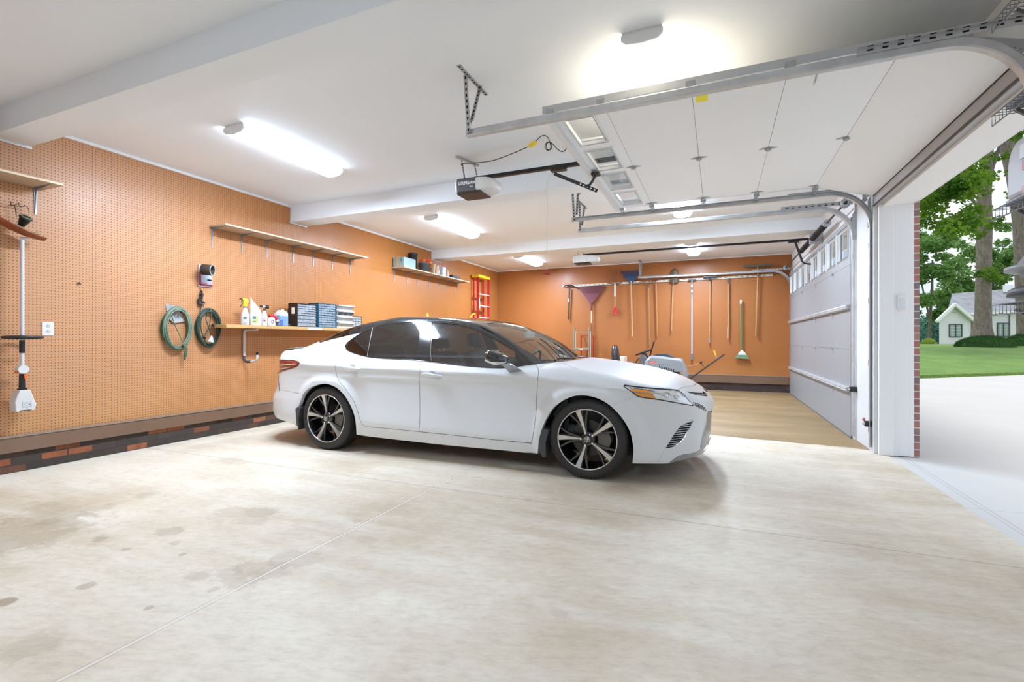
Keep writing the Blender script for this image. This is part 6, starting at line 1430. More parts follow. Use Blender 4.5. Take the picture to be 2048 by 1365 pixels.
# bow / manure fork: wires up
t = tool('garden_fork', 'rust-brown many-tined fork standing above the rail with its red D-grip below', 'fork', 1230, 568)
M_rust = mat('rusty wire', (.26, .10, .05), .6, .3); g = MB()
for i in range(10):
    x = 1214 + i * 3.45; g.tube([fp(x + (1230 - x) * .15, 565, YT - .01), fp(x - .6, 556, YT - .05), fp(x - .5, 546, YT - .05), fp(x, 537, YT - .02)], .006, 5)
g.tube([fp(1217, 566, YT), fp(1224, 568, YT), fp(1230, 568.5, YT), fp(1237, 567.5, YT), fp(1243, 565, YT)], .014, 6); g.build('tine', M_rust, t)
handle(1230, 568, 1230, 593, .022, mat('white ferrule', (.74, .72, .70), .4), t, 'ferrule'); handle(1230, 592, 1230, 615, .018, M_wood, t)
g = MB(); g.tube([fp(1230, 612, YT - .02), fp(1226, 626, YT - .02), fp(1225, 629, YT - .02), fp(1236, 629, YT - .02), fp(1234.5, 626, YT - .02), fp(1231, 612, YT - .02)], .014, 8); g.prism([(-.055, -.17), (.055, -.17), (.012, -.01), (-.012, -.01)], fp(1230.5, 613, YT - .015), (1, 0, 0), (0, 0, 1), (0, .008, 0)); g.build('d_grip', mat('red grip', (.62, .025, .03), .4), t)
# blue rake, fan up
t = fan_rake('blue plastic leaf rake, fan upward above the rail', (1262, 541), .27, (1262, 568), None, M_blu, None, n=20, band=(.30, .6))
handle(1262, 562, 1265, 673, .017, mat('blond shaft', (.55, .36, .17), .5), t)
# garden hoe / cultivator
t = tool('cultivator', 'rusty short-toothed garden rake hanging fourth from the blue rake towards the mower', 'rake', 1297, 566)
g = MB(); g.bar(fp(1282, 563, YT - .05), fp(1311, 560, YT - .05), .02, .02)
for i in range(10): c = fp(1282 + i * 3.2, 563 - i * .33, YT - .05); g.bar(c, c + Vector((0, -.03, .045)), .008, .008)
g.tube([fp(1283, 563, YT - .05), fp(1290, 567, YT - .03), fp(1296, 568, YT - .02)], .006, 6); g.tube([fp(1310, 560, YT - .05), fp(1303, 566, YT - .03), fp(1297, 568, YT - .02)], .006, 6); g.build('head', M_rust, t)
handle(1297, 567, 1297, 577, .016, mat('dark ferrule', (.10, .07, .05), .5), t, 'ferrule'); handle(1297, 576, 1300, 691, .018, mat('aged handle', (.34, .18, .065), .6), t)
t = tool('hoe', 'hoe with an orange-brown handle, two along from the blue rake', 'hoe', 1313, 564)
g = MB(); g.tube([fp(1312.5, 568, YT - .02), fp(1311.5, 562, YT - .03), fp(1309, 560, YT - .07)], .010, 8); g.obox(fp(1309, 560, YT - .10), Vector((.07, 0, .0)), Vector((0, .035, -.02)), Vector((0, .002, .003))); g.build('blade', M_rust, t)
handle(1312, 567, 1315, 672, .0185, mat('orange brown handle', (.45, .19, .055), .5), t)
# shovel
t = tool('shovel', 'round-point shovel hanging blade up behind the door track', 'shovel', 1345, 562)
c = fp(1349, 553); g = MB(); n = 12; v = []
for i in range(n + 1):
    f = i / n; z = -.16 + .36 * f; w = .105 * math.sqrt(max(0, 1 - max(0, (f - .45) / .55) ** 2)) * (1 if f > .08 else .9)
    for k in range(7): e = -1 + k / 3; v.append((c.x + w * e, YT - .03 + .03 * e * e - .02 * math.sin(PI * f), c.z + z))
g.add(v, [(i * 7 + k, i * 7 + k + 1, (i + 1) * 7 + k + 1, (i + 1) * 7 + k) for i in range(n) for k in range(6)], True); g.build('blade', mat('worn shovel steel', (.13, .09, .06), .55, .5), t)
handle(1347, 560, 1346, 572, .020, mat('shovel socket', (.14, .10, .07), .5, .3), t, 'socket'); handle(1346, 570, 1343, 662, .018, M_wood, t)
# window squeegee / extension pole
t = tool('extension_pole', 'long white extension pole with a black squeegee head and blue-grey grip', 'pole', 1384, 560)
g = MB(); g.bar(fp(1376, 560, YT - .03), fp(1392.5, 559, YT - .03), .03, .022); g.build('squeegee_head', M_black, t)
handle(1384, 560, 1384, 590, .020, mat('grey coupling', (.26, .24, .26), .45), t, 'coupling'); handle(1384, 588, 1384, 711, .018, mat('pale lilac pole', (.55, .53, .58), .35), t, 'pole'); handle(1384, 708, 1384, 720, .023, mat('blue grey grip', (.17, .18, .27), .5), t, 'grip')
g = MB(); 
for z in (572, 583): c = fp(1384, z, YT - .02); g.cyl(c + Vector((0, 0, -.025)), c + Vector((0, 0, .03)), .0225, 12)
g.build('white_band', M_gloss, t)
# push broom
t = tool('push_broom', 'push broom with a wide black bristle head above the rail', 'broom', 1420, 560)
g = MB(); g.bar(fp(1406, 554, YT - .04), fp(1435, 552, YT - .04), .06, .055); g.build('bristle_head', M_black, t, bevel=.008)
handle(1420, 557, 1420, 563, .026, M_black, t, 'socket'); handle(1420, 562, 1419, 680, .0175, M_wood, t); handle(1419, 678, 1419, 686, .022, mat('pewter cap', (.34, .31, .30), .4, .4), t, 'end_cap')
# edger
t = tool('edger', 'straight-handled tool with dark forked socket, between push broom and green broom', 'tool', 1457, 557)
g = MB(); g.tube([fp(1456, 557, YT - .02), fp(1455, 562, YT - .02), fp(1456, 569, YT - .02)], .010, 6); g.tube([fp(1457.5, 557, YT - .02), fp(1458, 563, YT - .02), fp(1457, 569, YT - .02)], .010, 6); g.build('socket', mat('dark socket', (.07, .08, .07), .5, .4), t)
handle(1456.5, 568, 1457, 655, .020, M_wood, t); handle(1456, 654, 1456, 677, .018, mat('rosy handle end', (.62, .30, .20), .5), t, 'handle_end')
# long-handled floor squeegee high up by the track
t = tool('floor_squeegee', 'wide dark floor squeegee standing above the door track at the right end', 'squeegee', 1515, 552)
g = MB(); g.bar(fp(1488, 533, YT - .03), fp(1547, 530, YT - .03), .04, .05); g.build('blade', mat('dull olive rubber', (.10, .095, .06), .6), t)
g = MB(); g.tube([fp(1504, 542, YT - .03), fp(1508, 549, YT - .03), fp(1514, 552, YT - .03)], .008, 6); g.tube([fp(1527, 543, YT - .03), fp(1522, 550, YT - .03), fp(1517, 552, YT - .03)], .008, 6); g.tube([fp(1515, 533, YT - .03), fp(1515, 552, YT - .03)], .012, 6); g.build('brace', mat('squeegee brace', (.32, .20, .12), .5), t)
handle(1516, 543, 1512, 673, .0185, mat('ochre handle', (.43, .23, .075), .5), t)
# green and white broom
t = thing('broom', 'green angle broom with a white collar hanging alone, right of the rail tools', 'broom', tuple(fp(1484, 640)))
handle(1482, 600, 1482, 608, .022, M_gloss, t, 'tip'); handle(1482, 607, 1483, 702, .0175, mat('sage green shaft', (.12, .22, .085), .45), t)
g = MB(); c = fp(1484, 706); g.prism([(-.09, -.05), (.10, -.05), (.06, .02), (.02, .045), (.012, .07), (-.012, .07), (-.025, .045), (-.07, .01)], c + Vector((0, -.04, 0)), (1, 0, 0), (0, 0, 1), (0, .05, 0)); g.build('collar', mat('cream collar', (.70, .70, .62), .45), t, bevel=.008)
g = MB(); g.prism([(-.16, -.115), (.0, -.135), (.15, -.145), (.10, -.03), (-.09, -.03)], c + Vector((0, -.038, 0)), (1, 0, 0), (0, 0, 1), (0, .045, 0)); g.build('bristles', mat('pale green bristles', (.20, .31, .18), .8, var=.35, vscale=30), t)
g = MB(); g.tube([(fp(1482, 603).x, YF, fp(1482, 603).z), (fp(1482, 603).x, YF - .10, fp(1482, 603).z)], .005, 6); g.build('peg_hook', M_dsteel, label='small hook carrying the green broom', cat='hook')
# white paint flecks on the pegboard
for k, (a_, b_) in enumerate(((1203, 656), (1205, 655.5), (1202, 661), (1203.5, 662.8), (1210, 659), (1214, 661), (1225, 663), (1211, 658.5))):
    pass
# aluminium scaffold ladder and red hand truck
yl = 12.25
ld2 = thing('aluminium_ladder', 'grey aluminium folding work ladder standing by the maroon rake', 'ladder', tuple(Vector((fp(1163, 700, yl).x, yl, 0))))
M_al2 = mat('weathered aluminium', (.26, .235, .18), .45, .5)
for (xa, ya_) in ((1149, 655), (1179, 655)):
    top = fp(xa, ya_, yl); g = MB(); g.box(top.x - .03, top.x + .008, yl - .03, yl + .03, 0, top.z); g.cur = 1; g.box(top.x + .022, top.x + .034, yl + .0, yl + .03, 0, top.z - .10); g.build('rail', [M_al2, mat('lit aluminium edge', (.72, .62, .48), .4, .3)], ld2)  # pale strip: light catching the rail edge, put into its colour
xa, xb = fp(1149, 655, yl).x, fp(1180, 655, yl).x
g = MB(); z = fp(1160, 665, yl).z; g.cyl((xa, yl, z), (xb, yl, z), .010, 8); g.build('top_rung', M_al2, ld2)
for z in (fp(1160, 698, yl).z, .60, .28): g = MB(); g.box(xa, xb, yl - .05, yl + .05, z - .028, z + .028); g.build('step', M_al2, ld2, bevel=.004)
g = MB(); z = fp(1160, 698, yl).z; g.box((xa + xb) / 2 - .05, (xa + xb) / 2 + .03, yl - .052, yl - .050, z - .02, z + .006); g.build('label_plate', mat('tan label', (.68, .60, .50), .5), ld2)
yh = 12.42
ht = thing('hand_truck', 'red tubular hand truck parked behind the aluminium ladder', 'hand truck', tuple(Vector((fp(1174, 700, yh).x, yh, 0)))); L0, R0 = fp(1162, 700, yh).x, fp(1187, 700, yh).x; zt3 = fp(1174, 671, yh).z
g = MB(); rr = .07; pts = [(L0, yh, .05), (L0, yh, zt3 - rr)] + [(L0 + rr - rr * math.cos(a), yh, zt3 - rr + rr * math.sin(a)) for a in [PI / 2 * i / 6 for i in range(1, 7)]] + [(R0 - rr + rr * math.sin(a), yh, zt3 - rr + rr * math.cos(a)) for a in [PI / 2 * i / 6 for i in range(0, 7)]] + [(R0, yh, .05)]
g.tube(pts, .014, 8); g.build('frame', M_red, ht)
g = MB(); 
for z in (fp(1174, 698, yh).z, .55, .3): g.tube([(L0, yh, z), (R0, yh, z)], .011, 8)
g.tube([((L0 + R0) / 2 + .0, yh, .05), ((L0 + R0) / 2 + .0, yh, fp(1174, 696, yh).z)], .012, 8); g.build('crossbar', M_red, ht)
g = MB(); g.tube([fp(1167.5, 673, yh - .03), fp(1171, 683, yh - .03), fp(1174, 693, yh - .03)], .009, 6); g.build('strap', mat('dark red strap', (.22, .02, .02), .5), ht)
g = MB(); g.box(L0 - .02, R0 + .02, yh - .22, yh - .02, .02, .035); g.build('toe_plate', M_red, ht)
for x in (L0 - .05, R0 + .05): g = MB(); g.lathe([(.03, -.025), (.12, -.028), (.13, -.015), (.13, .015), (.12, .028), (.03, .025)], (x, yh + .05, .13), (1, 0, 0), 20); g.build('wheel', M_rubber, ht)

# ---- riding mower, with a push handle beyond it
ym = 11.3
def mp(px, py, y=ym): return P(px, py, y=y)
c = mp(1320, 740); mw = thing('riding_mower', 'grey riding lawn mower with black seat, parked behind the car by the tool wall', 'lawn mower', (c.x, ym, 0))
M_mg = mat('mower grey hood', (.31, .33, .35), .35, .1, coat=.4)
hp = [(1291, 728), (1292, 722), (1296, 717), (1302, 712), (1310, 711.5), (1330, 713), (1352, 716.5), (1362, 717.5), (1366, 720), (1370, 730), (1375, 742), (1378, 750), (1375, 756), (1368, 757)]
pts = [mp(a, b) for a, b in hp]; x1, x0 = pts[-1].x, pts[0].x
g = MB(); prof = [(p.x, p.z) for p in pts] + [(pts[-1].x, .52), (pts[0].x, .52)]
rows = []; W_half = .27
for (dy, s) in ((-1.0, .86), (-.96, .95), (-.75, 1.), (-.3, 1.02), (.3, 1.02), (.75, 1.), (.96, .95), (1., .86)):
    cx = sum(p[0] for p in prof) / len(prof); rows.append([Vector((cx + (p[0] - cx) * (1 - (1 - s) * .35), ym + W_half * dy, .52 + (p[1] - .52) * (s if p[1] > .53 else 1))) for p in prof])
n = len(prof); v = [p for r in rows for p in r]; g.add(v, [(j * n + i, j * n + (i + 1) % n, (j + 1) * n + (i + 1) % n, (j + 1) * n + i) for j in range(len(rows) - 1) for i in range(n)] + [tuple(reversed(range(n))), tuple(range((len(rows) - 1) * n, len(rows) * n))], False); hood = g.build('hood', M_mg, mw, bevel=.012, seg=2)
ys = ym - W_half - .008
g = MB(); a_, b_ = mp(1308, 709.5), mp(1352, 716); g.prism([(0, -.01), (.10, .022), (.30, .022), (b_.x - a_.x, -.07), (b_.x - a_.x, -.09), (0, -.03)], (a_.x, ym - .16, a_.z), (1, 0, 0), (0, 0, 1), (0, .32, 0)); g.build('top_vent', mat('black hood vent', (.05, .055, .055), .4), hood, bevel=.01)
a_, b_ = mp(1297, 723.2, ys), mp(1313.5, 728, ys)
g = MB(); g.box(a_.x, b_.x, ys - .003, ys, b_.z, a_.z); g.build('badge', mat('red badge', (.50, .03, .03), .4), hood)
text_mb('CRAFTSMAN', .031, (a_.x + .006, ys - .004, b_.z + .010), (1, 0, 0), (0, 0, 1), .001, .001).build('lettering', mat('badge lettering', (.75, .60, .58), .5), hood)
g = MB()
for i in range(7):
    a_ = mp(1318 + i * 4.6, 732 + i * 1.1, ys); g.prism([(0, 0), (.022, -.004), (.034, -.10), (.014, -.095)], (a_.x, ys - .002, a_.z), (1, 0, 0), (0, 0, 1), (0, .004, 0))
g.build('side_louvre', M_dark, hood)
g = MB(); g.tube([mp(1316, 728.8, ys), mp(1328, 729.5, ys), mp(1340, 731.5, ys)], .004, 5); g.build('hood_line', mat('grey line', (.16, .17, .18), .5), hood)
g = MB(); g.cyl(mp(1372, 743, ys + .05), mp(1372, 743, ys + .05) + Vector((.006, -.01, 0)), .016, 10); g.build('lamp', M_dark, hood)
g = MB(); g.prism([(-.12, .0), (.10, .0), (.06, .17), (-.02, .26), (-.10, .20)], (mp(1291, 740).x, ym - .25, .62), (1, 0, 0), (0, 0, 1), (0, .5, 0)); g.build('dash_panel', mat('dark grey dash', (.12, .12, .125), .5), mw, bevel=.01)
g = MB(); g.tube([mp(1294, 722), mp(1291, 712), mp(1288, 706)], [.055, .045, .035], 12); g.build('steering_column', M_black, mw)
cc = mp(1287, 705); ax = Vector((-.36, 0, .93)).normalized(); a_, b_, d_ = frame(ax); g = MB(); g.tube([cc + (a_ * math.cos(q) + b_ * math.sin(q)) * .185 for q in [2 * PI * i / 24 for i in range(24)]], .016, 8, closed=True); g.bar(cc - a_ * .18, cc + a_ * .18, .03, .012); g.bar(cc - b_ * .18, cc + b_ * .18, .03, .012); g.cyl(cc - d_ * .03, cc + d_ * .012, .04, 12); g.build('steering_wheel', M_black, mw)
g = MB(); g.tube([mp(1299, 716), mp(1303, 700), mp(1308, 684)], .017, 8); g.build('lift_lever', M_black, mw)
g = MB(); g.tube([mp(1271, 725), mp(1278, 717), mp(1285, 710)], .012, 8); g.build('side_lever', M_black, mw)
# seat
g = MB(); sx = mp(1235, 710).x; zb2 = mp(1235, 722).z; n = 12; rows = []
for (f, hw, th) in ((0, .17, .085), (.15, .19, .095), (.5, .185, .09), (.8, .15, .075), (.95, .10, .055), (1., .04, .02)):
    z = zb2 - .05 + .42 * f; xo = sx - .03 - .05 * math.sin(f * 1.2); rows.append([Vector((xo + th * math.cos(2 * PI * i / n) + .02 * f, ym + hw * math.sin(2 * PI * i / n), z)) for i in range(n)])
v = [p for r in rows for p in r]; g.add(v, [(j * n + i, j * n + (i + 1) % n, (j + 1) * n + (i + 1) % n, (j + 1) * n + i) for j in range(5) for i in range(n)] + [tuple(reversed(range(n))), tuple(range(5 * n, 6 * n))], True)
g.box(sx - .06, sx + .42, ym - .2, ym + .2, zb2 - .10, zb2 - .03); g.build('seat', mat('black vinyl seat', (.035, .036, .038), .3), mw, bevel=.012)
g = MB(); g.prism([(-.32, .38), (-.32, .70), (.30, .70), (.50, .56), (.55, .38)], (sx, ym - .42, 0), (1, 0, 0), (0, 0, 1), (0, .84, 0)); g.build('fender', M_mg, mw, bevel=.04)
g = MB(); g.box(sx - .2, x1 - .1, ym - .20, ym + .20, .28, .53); g.build('chassis', M_black, mw)
for (x, r, w) in ((sx + .05, .25, .20), (x1 - .25, .19, .15)):
    for s in (-1, 1): g = MB(); yy = ym + s * .38; g.lathe([(.02, -w * .35), (r * .5, -w * .4), (r * .9, -w * .5), (r, -w * .35), (r, w * .35), (r * .9, w * .5), (r * .5, w * .4), (.02, w * .35)], (x, yy, r), (0, 1, 0), 26); g.build('wheel', M_rubber, mw)
g = MB(); g.prism([(-.5, .12), (-.45, .24), (.45, .24), (.5, .12)], ((sx + x1) / 2, ym - .5, 0), (1, 0, 0), (0, 0, 1), (0, 1.0, 0)); g.build('mower_deck', M_mg, mw, bevel=.02)
# push handle of an unidentified tool, beyond the mower nose
yb_ = 11.5
sp_ = thing('push_handle_tool', 'dark slanting push handle with a yellow lever, sticking up past the mower nose', 'garden machine', tuple(Vector((P(1376, 758, y=yb_).x, yb_, 0))))
g = MB(); g.bar(P(1360, 772, y=yb_), P(1449, 709, y=yb_), .05, .035); g.bar(P(1360, 772, y=yb_), P(1352, 790, y=yb_) , .05, .035); q_ = P(1352, 790, y=yb_); g.bar(q_, (q_.x - .1, yb_, .06), .05, .035); g.build('bar', mat('dark painted steel', (.07, .04, .035), .5), sp_)
g = MB(); g.tube([P(1434, 718, y=yb_), P(1431, 711, y=yb_)], .012, 8); g.build('lever_base', M_galvd, sp_); g = MB(); g.tube([P(1431.5, 712, y=yb_), P(1428, 701, y=yb_)], [.014, .020], 10); g.build('lever_grip', M_yel, sp_)
g = MB(); g.tube([P(1376, 733, y=yb_), P(1390, 730, y=yb_), P(1402, 726, y=yb_)], .004, 5); g.build('pull_cable', mat('grey cable', (.5, .42, .36), .5), sp_)
g = MB(); g.bar(P(1399.5, 727, y=yb_), P(1404.5, 723.5, y=yb_), .03, .03); g.bar(P(1403, 726, y=yb_), P(1407, 734, y=yb_), .012, .012); g.build('pull_knob', M_black, sp_)
g = MB(); q_ = P(1352, 790, y=yb_); g.lathe([(.02, -.05), (.10, -.05), (.11, 0), (.10, .05), (.02, .05)], (q_.x - .12, yb_, .11), (0, 1, 0), 20); g.build('wheel', M_rubber, sp_)
# white thing behind the seat
g = MB(); a_, b_ = P(1226, 713, y=11.9), P(1250, 722, y=11.9); g.box(a_.x, b_.x, 11.8, 12.2, 0, a_.z); g.build('cooler', mat('cream cooler', (.75, .68, .55), .5), label='cream-white box standing behind the mower seat', cat='box', bevel=.01)
# ================================================================== OUTSIDE
struct('floor_driveway', MB().box(1.62, 45, -14, 48, -.2, -.008), M_drive)
# lawn rising gently behind the drive
LW = PCH([(0, 0.), (1.2, .04), (4.5, .20), (9, .52), (15, .80), (30, .88), (45, .80), (60, .70), (120, .4)])
def dedge(px): return 15.4 + (px - 1837) / 211 * 1.65
def lawn_pt(px, d): 
    p = P(px, 700, d=d); return Vector((p.x, p.y, float(LW(max(0., d - dedge(px))))))
g = MB(); cols = [1500 + 28 * i for i in range(38)]; ds = [0, .12, .5, 1.2, 2.5, 4.5, 7, 9, 12, 15, 20, 26, 33, 40, 50, 65, 90]
v = [lawn_pt(px, dedge(px) + d_) for px in cols for d_ in ds]; n = len(ds)
g.add(v, [(i * n + j, (i + 1) * n + j, (i + 1) * n + j + 1, i * n + j + 1) for i in range(len(cols) - 1) for j in range(n - 1)], True)
l = NB('lawn grass'); lc = l.ramp(l.noise(.9, 6, rough=.7), [(.3, (.14, .25, .055)), (.55, (.21, .34, .08)), (.8, (.28, .41, .11))]); lc = l.mix(l.ramp(l.noise(22., 4, rough=.8), [(.35, (.6, .6, .6)), (.6, (0, 0, 0))]), lc, (.08, .19, .02)); l.color(lc); l.rough(.9); l.bump(l.noise(60., 4), .6, .03)
lawn = g.build('lawn', l.m, kind='structure')
g = MB(); rg = random.Random(5)
for i in range(6000):   # blades along the near edge of the lawn
    px = rg.uniform(1780, 2120); d_ = rg.random() * .8; p = lawn_pt(px, dedge(px) + d_); h = rg.uniform(.02, .04); a = rg.uniform(0, PI); w = .008 + d_ * .002
    g.add([p + Vector((math.cos(a) * w, math.sin(a) * w, 0)), p - Vector((math.cos(a) * w, math.sin(a) * w, 0)), p + Vector((rg.uniform(-.02, .02), rg.uniform(-.02, .02), h))], [(0, 1, 2)])
g.build('grass_edge', mat('edge grass', (.25, .38, .09), .9, var=.4, vscale=3), kind='stuff', label='short grass blades along the edge of the white driveway', cat='grass')
def leafmat(name, c0, c1, tr=.45, vs=1.5):
    m = NB(name); col = m.ramp(m.noise(vs, 4, rough=.7), [(.35, c0), (.65, c1)]); m.color(col); m.rough(.6); m.b.inputs['Specular IOR Level'].default_value = .2
    t = m.node('ShaderNodeBsdfTranslucent', {0: col}); mx = m.node('ShaderNodeMixShader', {0: tr}); m.n.links.new(m.b.outputs[0], mx.inputs[1]); m.n.links.new(t.outputs[0], mx.inputs[2]); m.n.links.new(mx.outputs[0], m.n.nodes['Material Output'].inputs[0]); return m.m
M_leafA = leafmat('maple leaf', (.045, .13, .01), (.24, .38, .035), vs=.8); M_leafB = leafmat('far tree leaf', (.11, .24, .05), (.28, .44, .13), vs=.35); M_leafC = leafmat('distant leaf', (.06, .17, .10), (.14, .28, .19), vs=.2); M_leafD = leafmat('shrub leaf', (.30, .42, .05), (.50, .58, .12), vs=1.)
b_ = NB('tree bark'); bc = b_.ramp(b_.noise(2.5, 6, vec=b_.vec(b_.math('MULTIPLY', b_.xyz()[0], 3.), b_.math('MULTIPLY', b_.xyz()[1], 3.), b_.xyz()[2]), rough=.7), [(.3, (.13, .10, .075)), (.7, (.30, .245, .195))]); b_.color(bc); b_.rough(.9); b_.bump(b_.noise(9., 5), .8, .05); M_bark = b_.m
def leaf_cloud(blobs, n, size, seed, squash=.75, hollow=.55):
    g = MB(); rg = random.Random(seed); vol = [r[1] ** 2 for r in blobs]; tot = sum(vol)
    for (c, r), w in zip(blobs, vol):
        for _ in range(int(n * w / tot)):
            d_ = Vector((rg.gauss(0, 1), rg.gauss(0, 1), rg.gauss(0, 1))).normalized(); q = r * (hollow + (1 - hollow) * rg.random() ** .6); p = c + Vector((d_.x * q, d_.y * q, d_.z * q * squash))
            a = Vector((rg.gauss(0, 1), rg.gauss(0, 1), rg.gauss(0, .6))).normalized(); b = a.cross(Vector((rg.gauss(0, 1), rg.gauss(0, 1), rg.gauss(0, 1)))).normalized(); s = size * rg.uniform(.6, 1.3)
            g.add([p - a * s * .5, p + b * s * .32 - a * s * .05, p + a * s * .5, p - b * s * .32 - a * s * .05], [(0, 1, 2, 3)])
    return g
def D(px, py, d_): return P(px, py, d=d_)
# big tree in the middle of the opening
t1 = thing('shade_tree', 'tall tree with a straight brown trunk in front of the white house', 'tree', tuple(D(1964, 680, 33)))
def trunk(pts, d_, par, nm='trunk'):
    q = [D(a, b, d_ if len(r) == 1 else r[1]) for a, b, *r in pts]; rr = [r[0] * d_ / FPX / math.sqrt(1 + ((a - 1024) / FPX) ** 2) for a, b, *r in pts]   # half width seen at an angle
    sm, sr = [], []
    for i in range(len(q) - 1):
        for k in range(3): f = k / 3; sm.append(q[i].lerp(q[i + 1], f)); sr.append(rr[i] * (1 - f) + rr[i + 1] * f)
    sm.append(q[-1]); sr.append(rr[-1]); return MB().tube(sm, sr, 14).build(nm, M_bark, par)
trunk([(1963, 705, 31), (1964, 678, 27), (1965, 655, 20), (1966, 620, 17.5), (1967, 560, 17), (1968, 500, 16.5), (1969, 450, 17), (1968, 400, 15.5), (1970, 350, 14.5), (1974, 300, 14), (1982, 250, 13), (1992, 190, 11), (2000, 100, 8)], 33, t1)
trunk([(1969, 380, 9), (1985, 330, 6), (2006, 280, 5), (2040, 240, 4)], 33, t1, 'branch'); trunk([(1968, 430, 5), (1945, 400, 4), (1915, 380, 3), (1880, 372, 2)], 33, t1, 'branch'); trunk([(1967, 560, 4), (1980, 548, 3), (1996, 545, 2)], 33, t1, 'branch')
leaf_cloud([(D(a, b, d_), r) for a, b, d_, r in ((1952, 445, 31, .5), (1978, 545, 32, .55), (1990, 555, 32, .5), (1960, 548, 31.6, .35), (1955, 470, 31.5, .5), (1985, 450, 32, .45), (1995, 440, 32, .4), (1940, 420, 31, .6), (1985, 350, 32, .3))], 1500, .17, 3, hollow=.2).build('trunk_shoots', M_leafA, t1)
bl = []; rg = random.Random(31)
for i in range(46):
    px = rg.uniform(1790, 1958); py = rg.uniform(325, 470) - (1958 - px) * .12 + rg.uniform(-20, 20)
    if py > 470: continue
    bl.append((D(px, py, rg.uniform(24, 31)), rg.uniform(.7, 1.3)))
for i in range(26): bl.append((D(rg.uniform(1850, 2200), rg.uniform(60, 250), rg.uniform(26, 34)), rg.uniform(.8, 1.6)))
for i in range(9): bl.append((D(rg.uniform(1985, 2060), rg.uniform(245, 330), rg.uniform(30, 36)), rg.uniform(.4, .8)))
leaf_cloud(bl, 15000, .26, 4, squash=.35, hollow=.1).build('crown', M_leafA, t1)
t2 = thing('shade_tree', 'dark forked tree trunk at the right edge, behind the wire shelf containers', 'tree', tuple(D(2052, 690, 35)))
trunk([(2060, 700, 32), (2056, 660, 24), (2050, 600, 20), (2046, 520, 19), (2042, 450, 18), (2036, 400, 17), (2026, 350, 15), (2018, 315, 15), (2010, 290, 14)], 35, t2)
trunk([(2014, 300, 13), (2000, 275, 10), (1992, 258, 9), (1984, 235, 8), (1975, 180, 6)], 35, t2, 'branch'); trunk([(2016, 305, 12), (2026, 280, 11), (2034, 255, 10), (2036, 225, 9), (2028, 180, 8), (2030, 100, 6)], 35, t2, 'branch')
leaf_cloud([(D(2036, 120 + 30 * i, 27 + i), 1.4) for i in range(5)] + [(D(2060, 260 + 40 * i, 29), 1.1) for i in range(4)], 2600, .24, 6, squash=.5, hollow=.1).build('crown', M_leafA, t2)
# background trees
rg = random.Random(77)
for k, (px, d_, top, r, label) in enumerate(((1862, 78, 470, 3.6, 'light green leafy tree left of the white house, nearest the brick edge'), (1915, 92, 455, 4.4, 'broad green tree rising directly behind the gabled wing'), (2005, 95, 450, 4.2, 'green tree seen between the two big trunks, behind the roof'), (1800, 85, 500, 4., 'green tree mostly hidden behind the brick pier'), (2090, 88, 440, 4.5, 'green tree behind the right end of the house roof'))):
    t = thing('background_tree', label, 'tree', tuple(D(px, 690, d_)), 'trees behind the neighbouring house')
    bl = []
    for i in range(26):
        y = rg.uniform(top, 635); bl.append((D(px + rg.uniform(-42, 42) * (1.0 if y > top + 30 else .6), y, d_ + rg.uniform(-3, 3)), rg.uniform(.5, 1.) * r * .55))
    leaf_cloud(bl, 6500, .62, 40 + k, squash=.6, hollow=.25).build('crown', M_leafB, t)
    trunk([(px - 4, 700, 4), (px - 2, 640, 3.4), (px + 2, 580, 3), (px + 3, 520, 2)], d_, t); trunk([(px - 2, 640, 2.5), (px - 14, 590, 2), (px - 22, 550, 1.5)], d_, t, 'branch')
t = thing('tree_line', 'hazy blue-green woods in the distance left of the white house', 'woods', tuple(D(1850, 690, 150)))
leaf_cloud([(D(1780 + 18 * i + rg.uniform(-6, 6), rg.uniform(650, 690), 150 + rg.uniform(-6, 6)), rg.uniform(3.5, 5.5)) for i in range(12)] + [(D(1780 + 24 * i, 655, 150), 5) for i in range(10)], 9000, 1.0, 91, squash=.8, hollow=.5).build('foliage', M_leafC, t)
t = thing('shrub', 'small round yellow-green shrub at the left corner of the lawn', 'shrub', tuple(D(1857, 690, 62)))
leaf_cloud([(D(1850, 686, 62), .5), (D(1858, 684, 62), .7), (D(1865, 687, 62), .5)], 1800, .12, 12, hollow=.3).build('foliage', M_leafD, t)
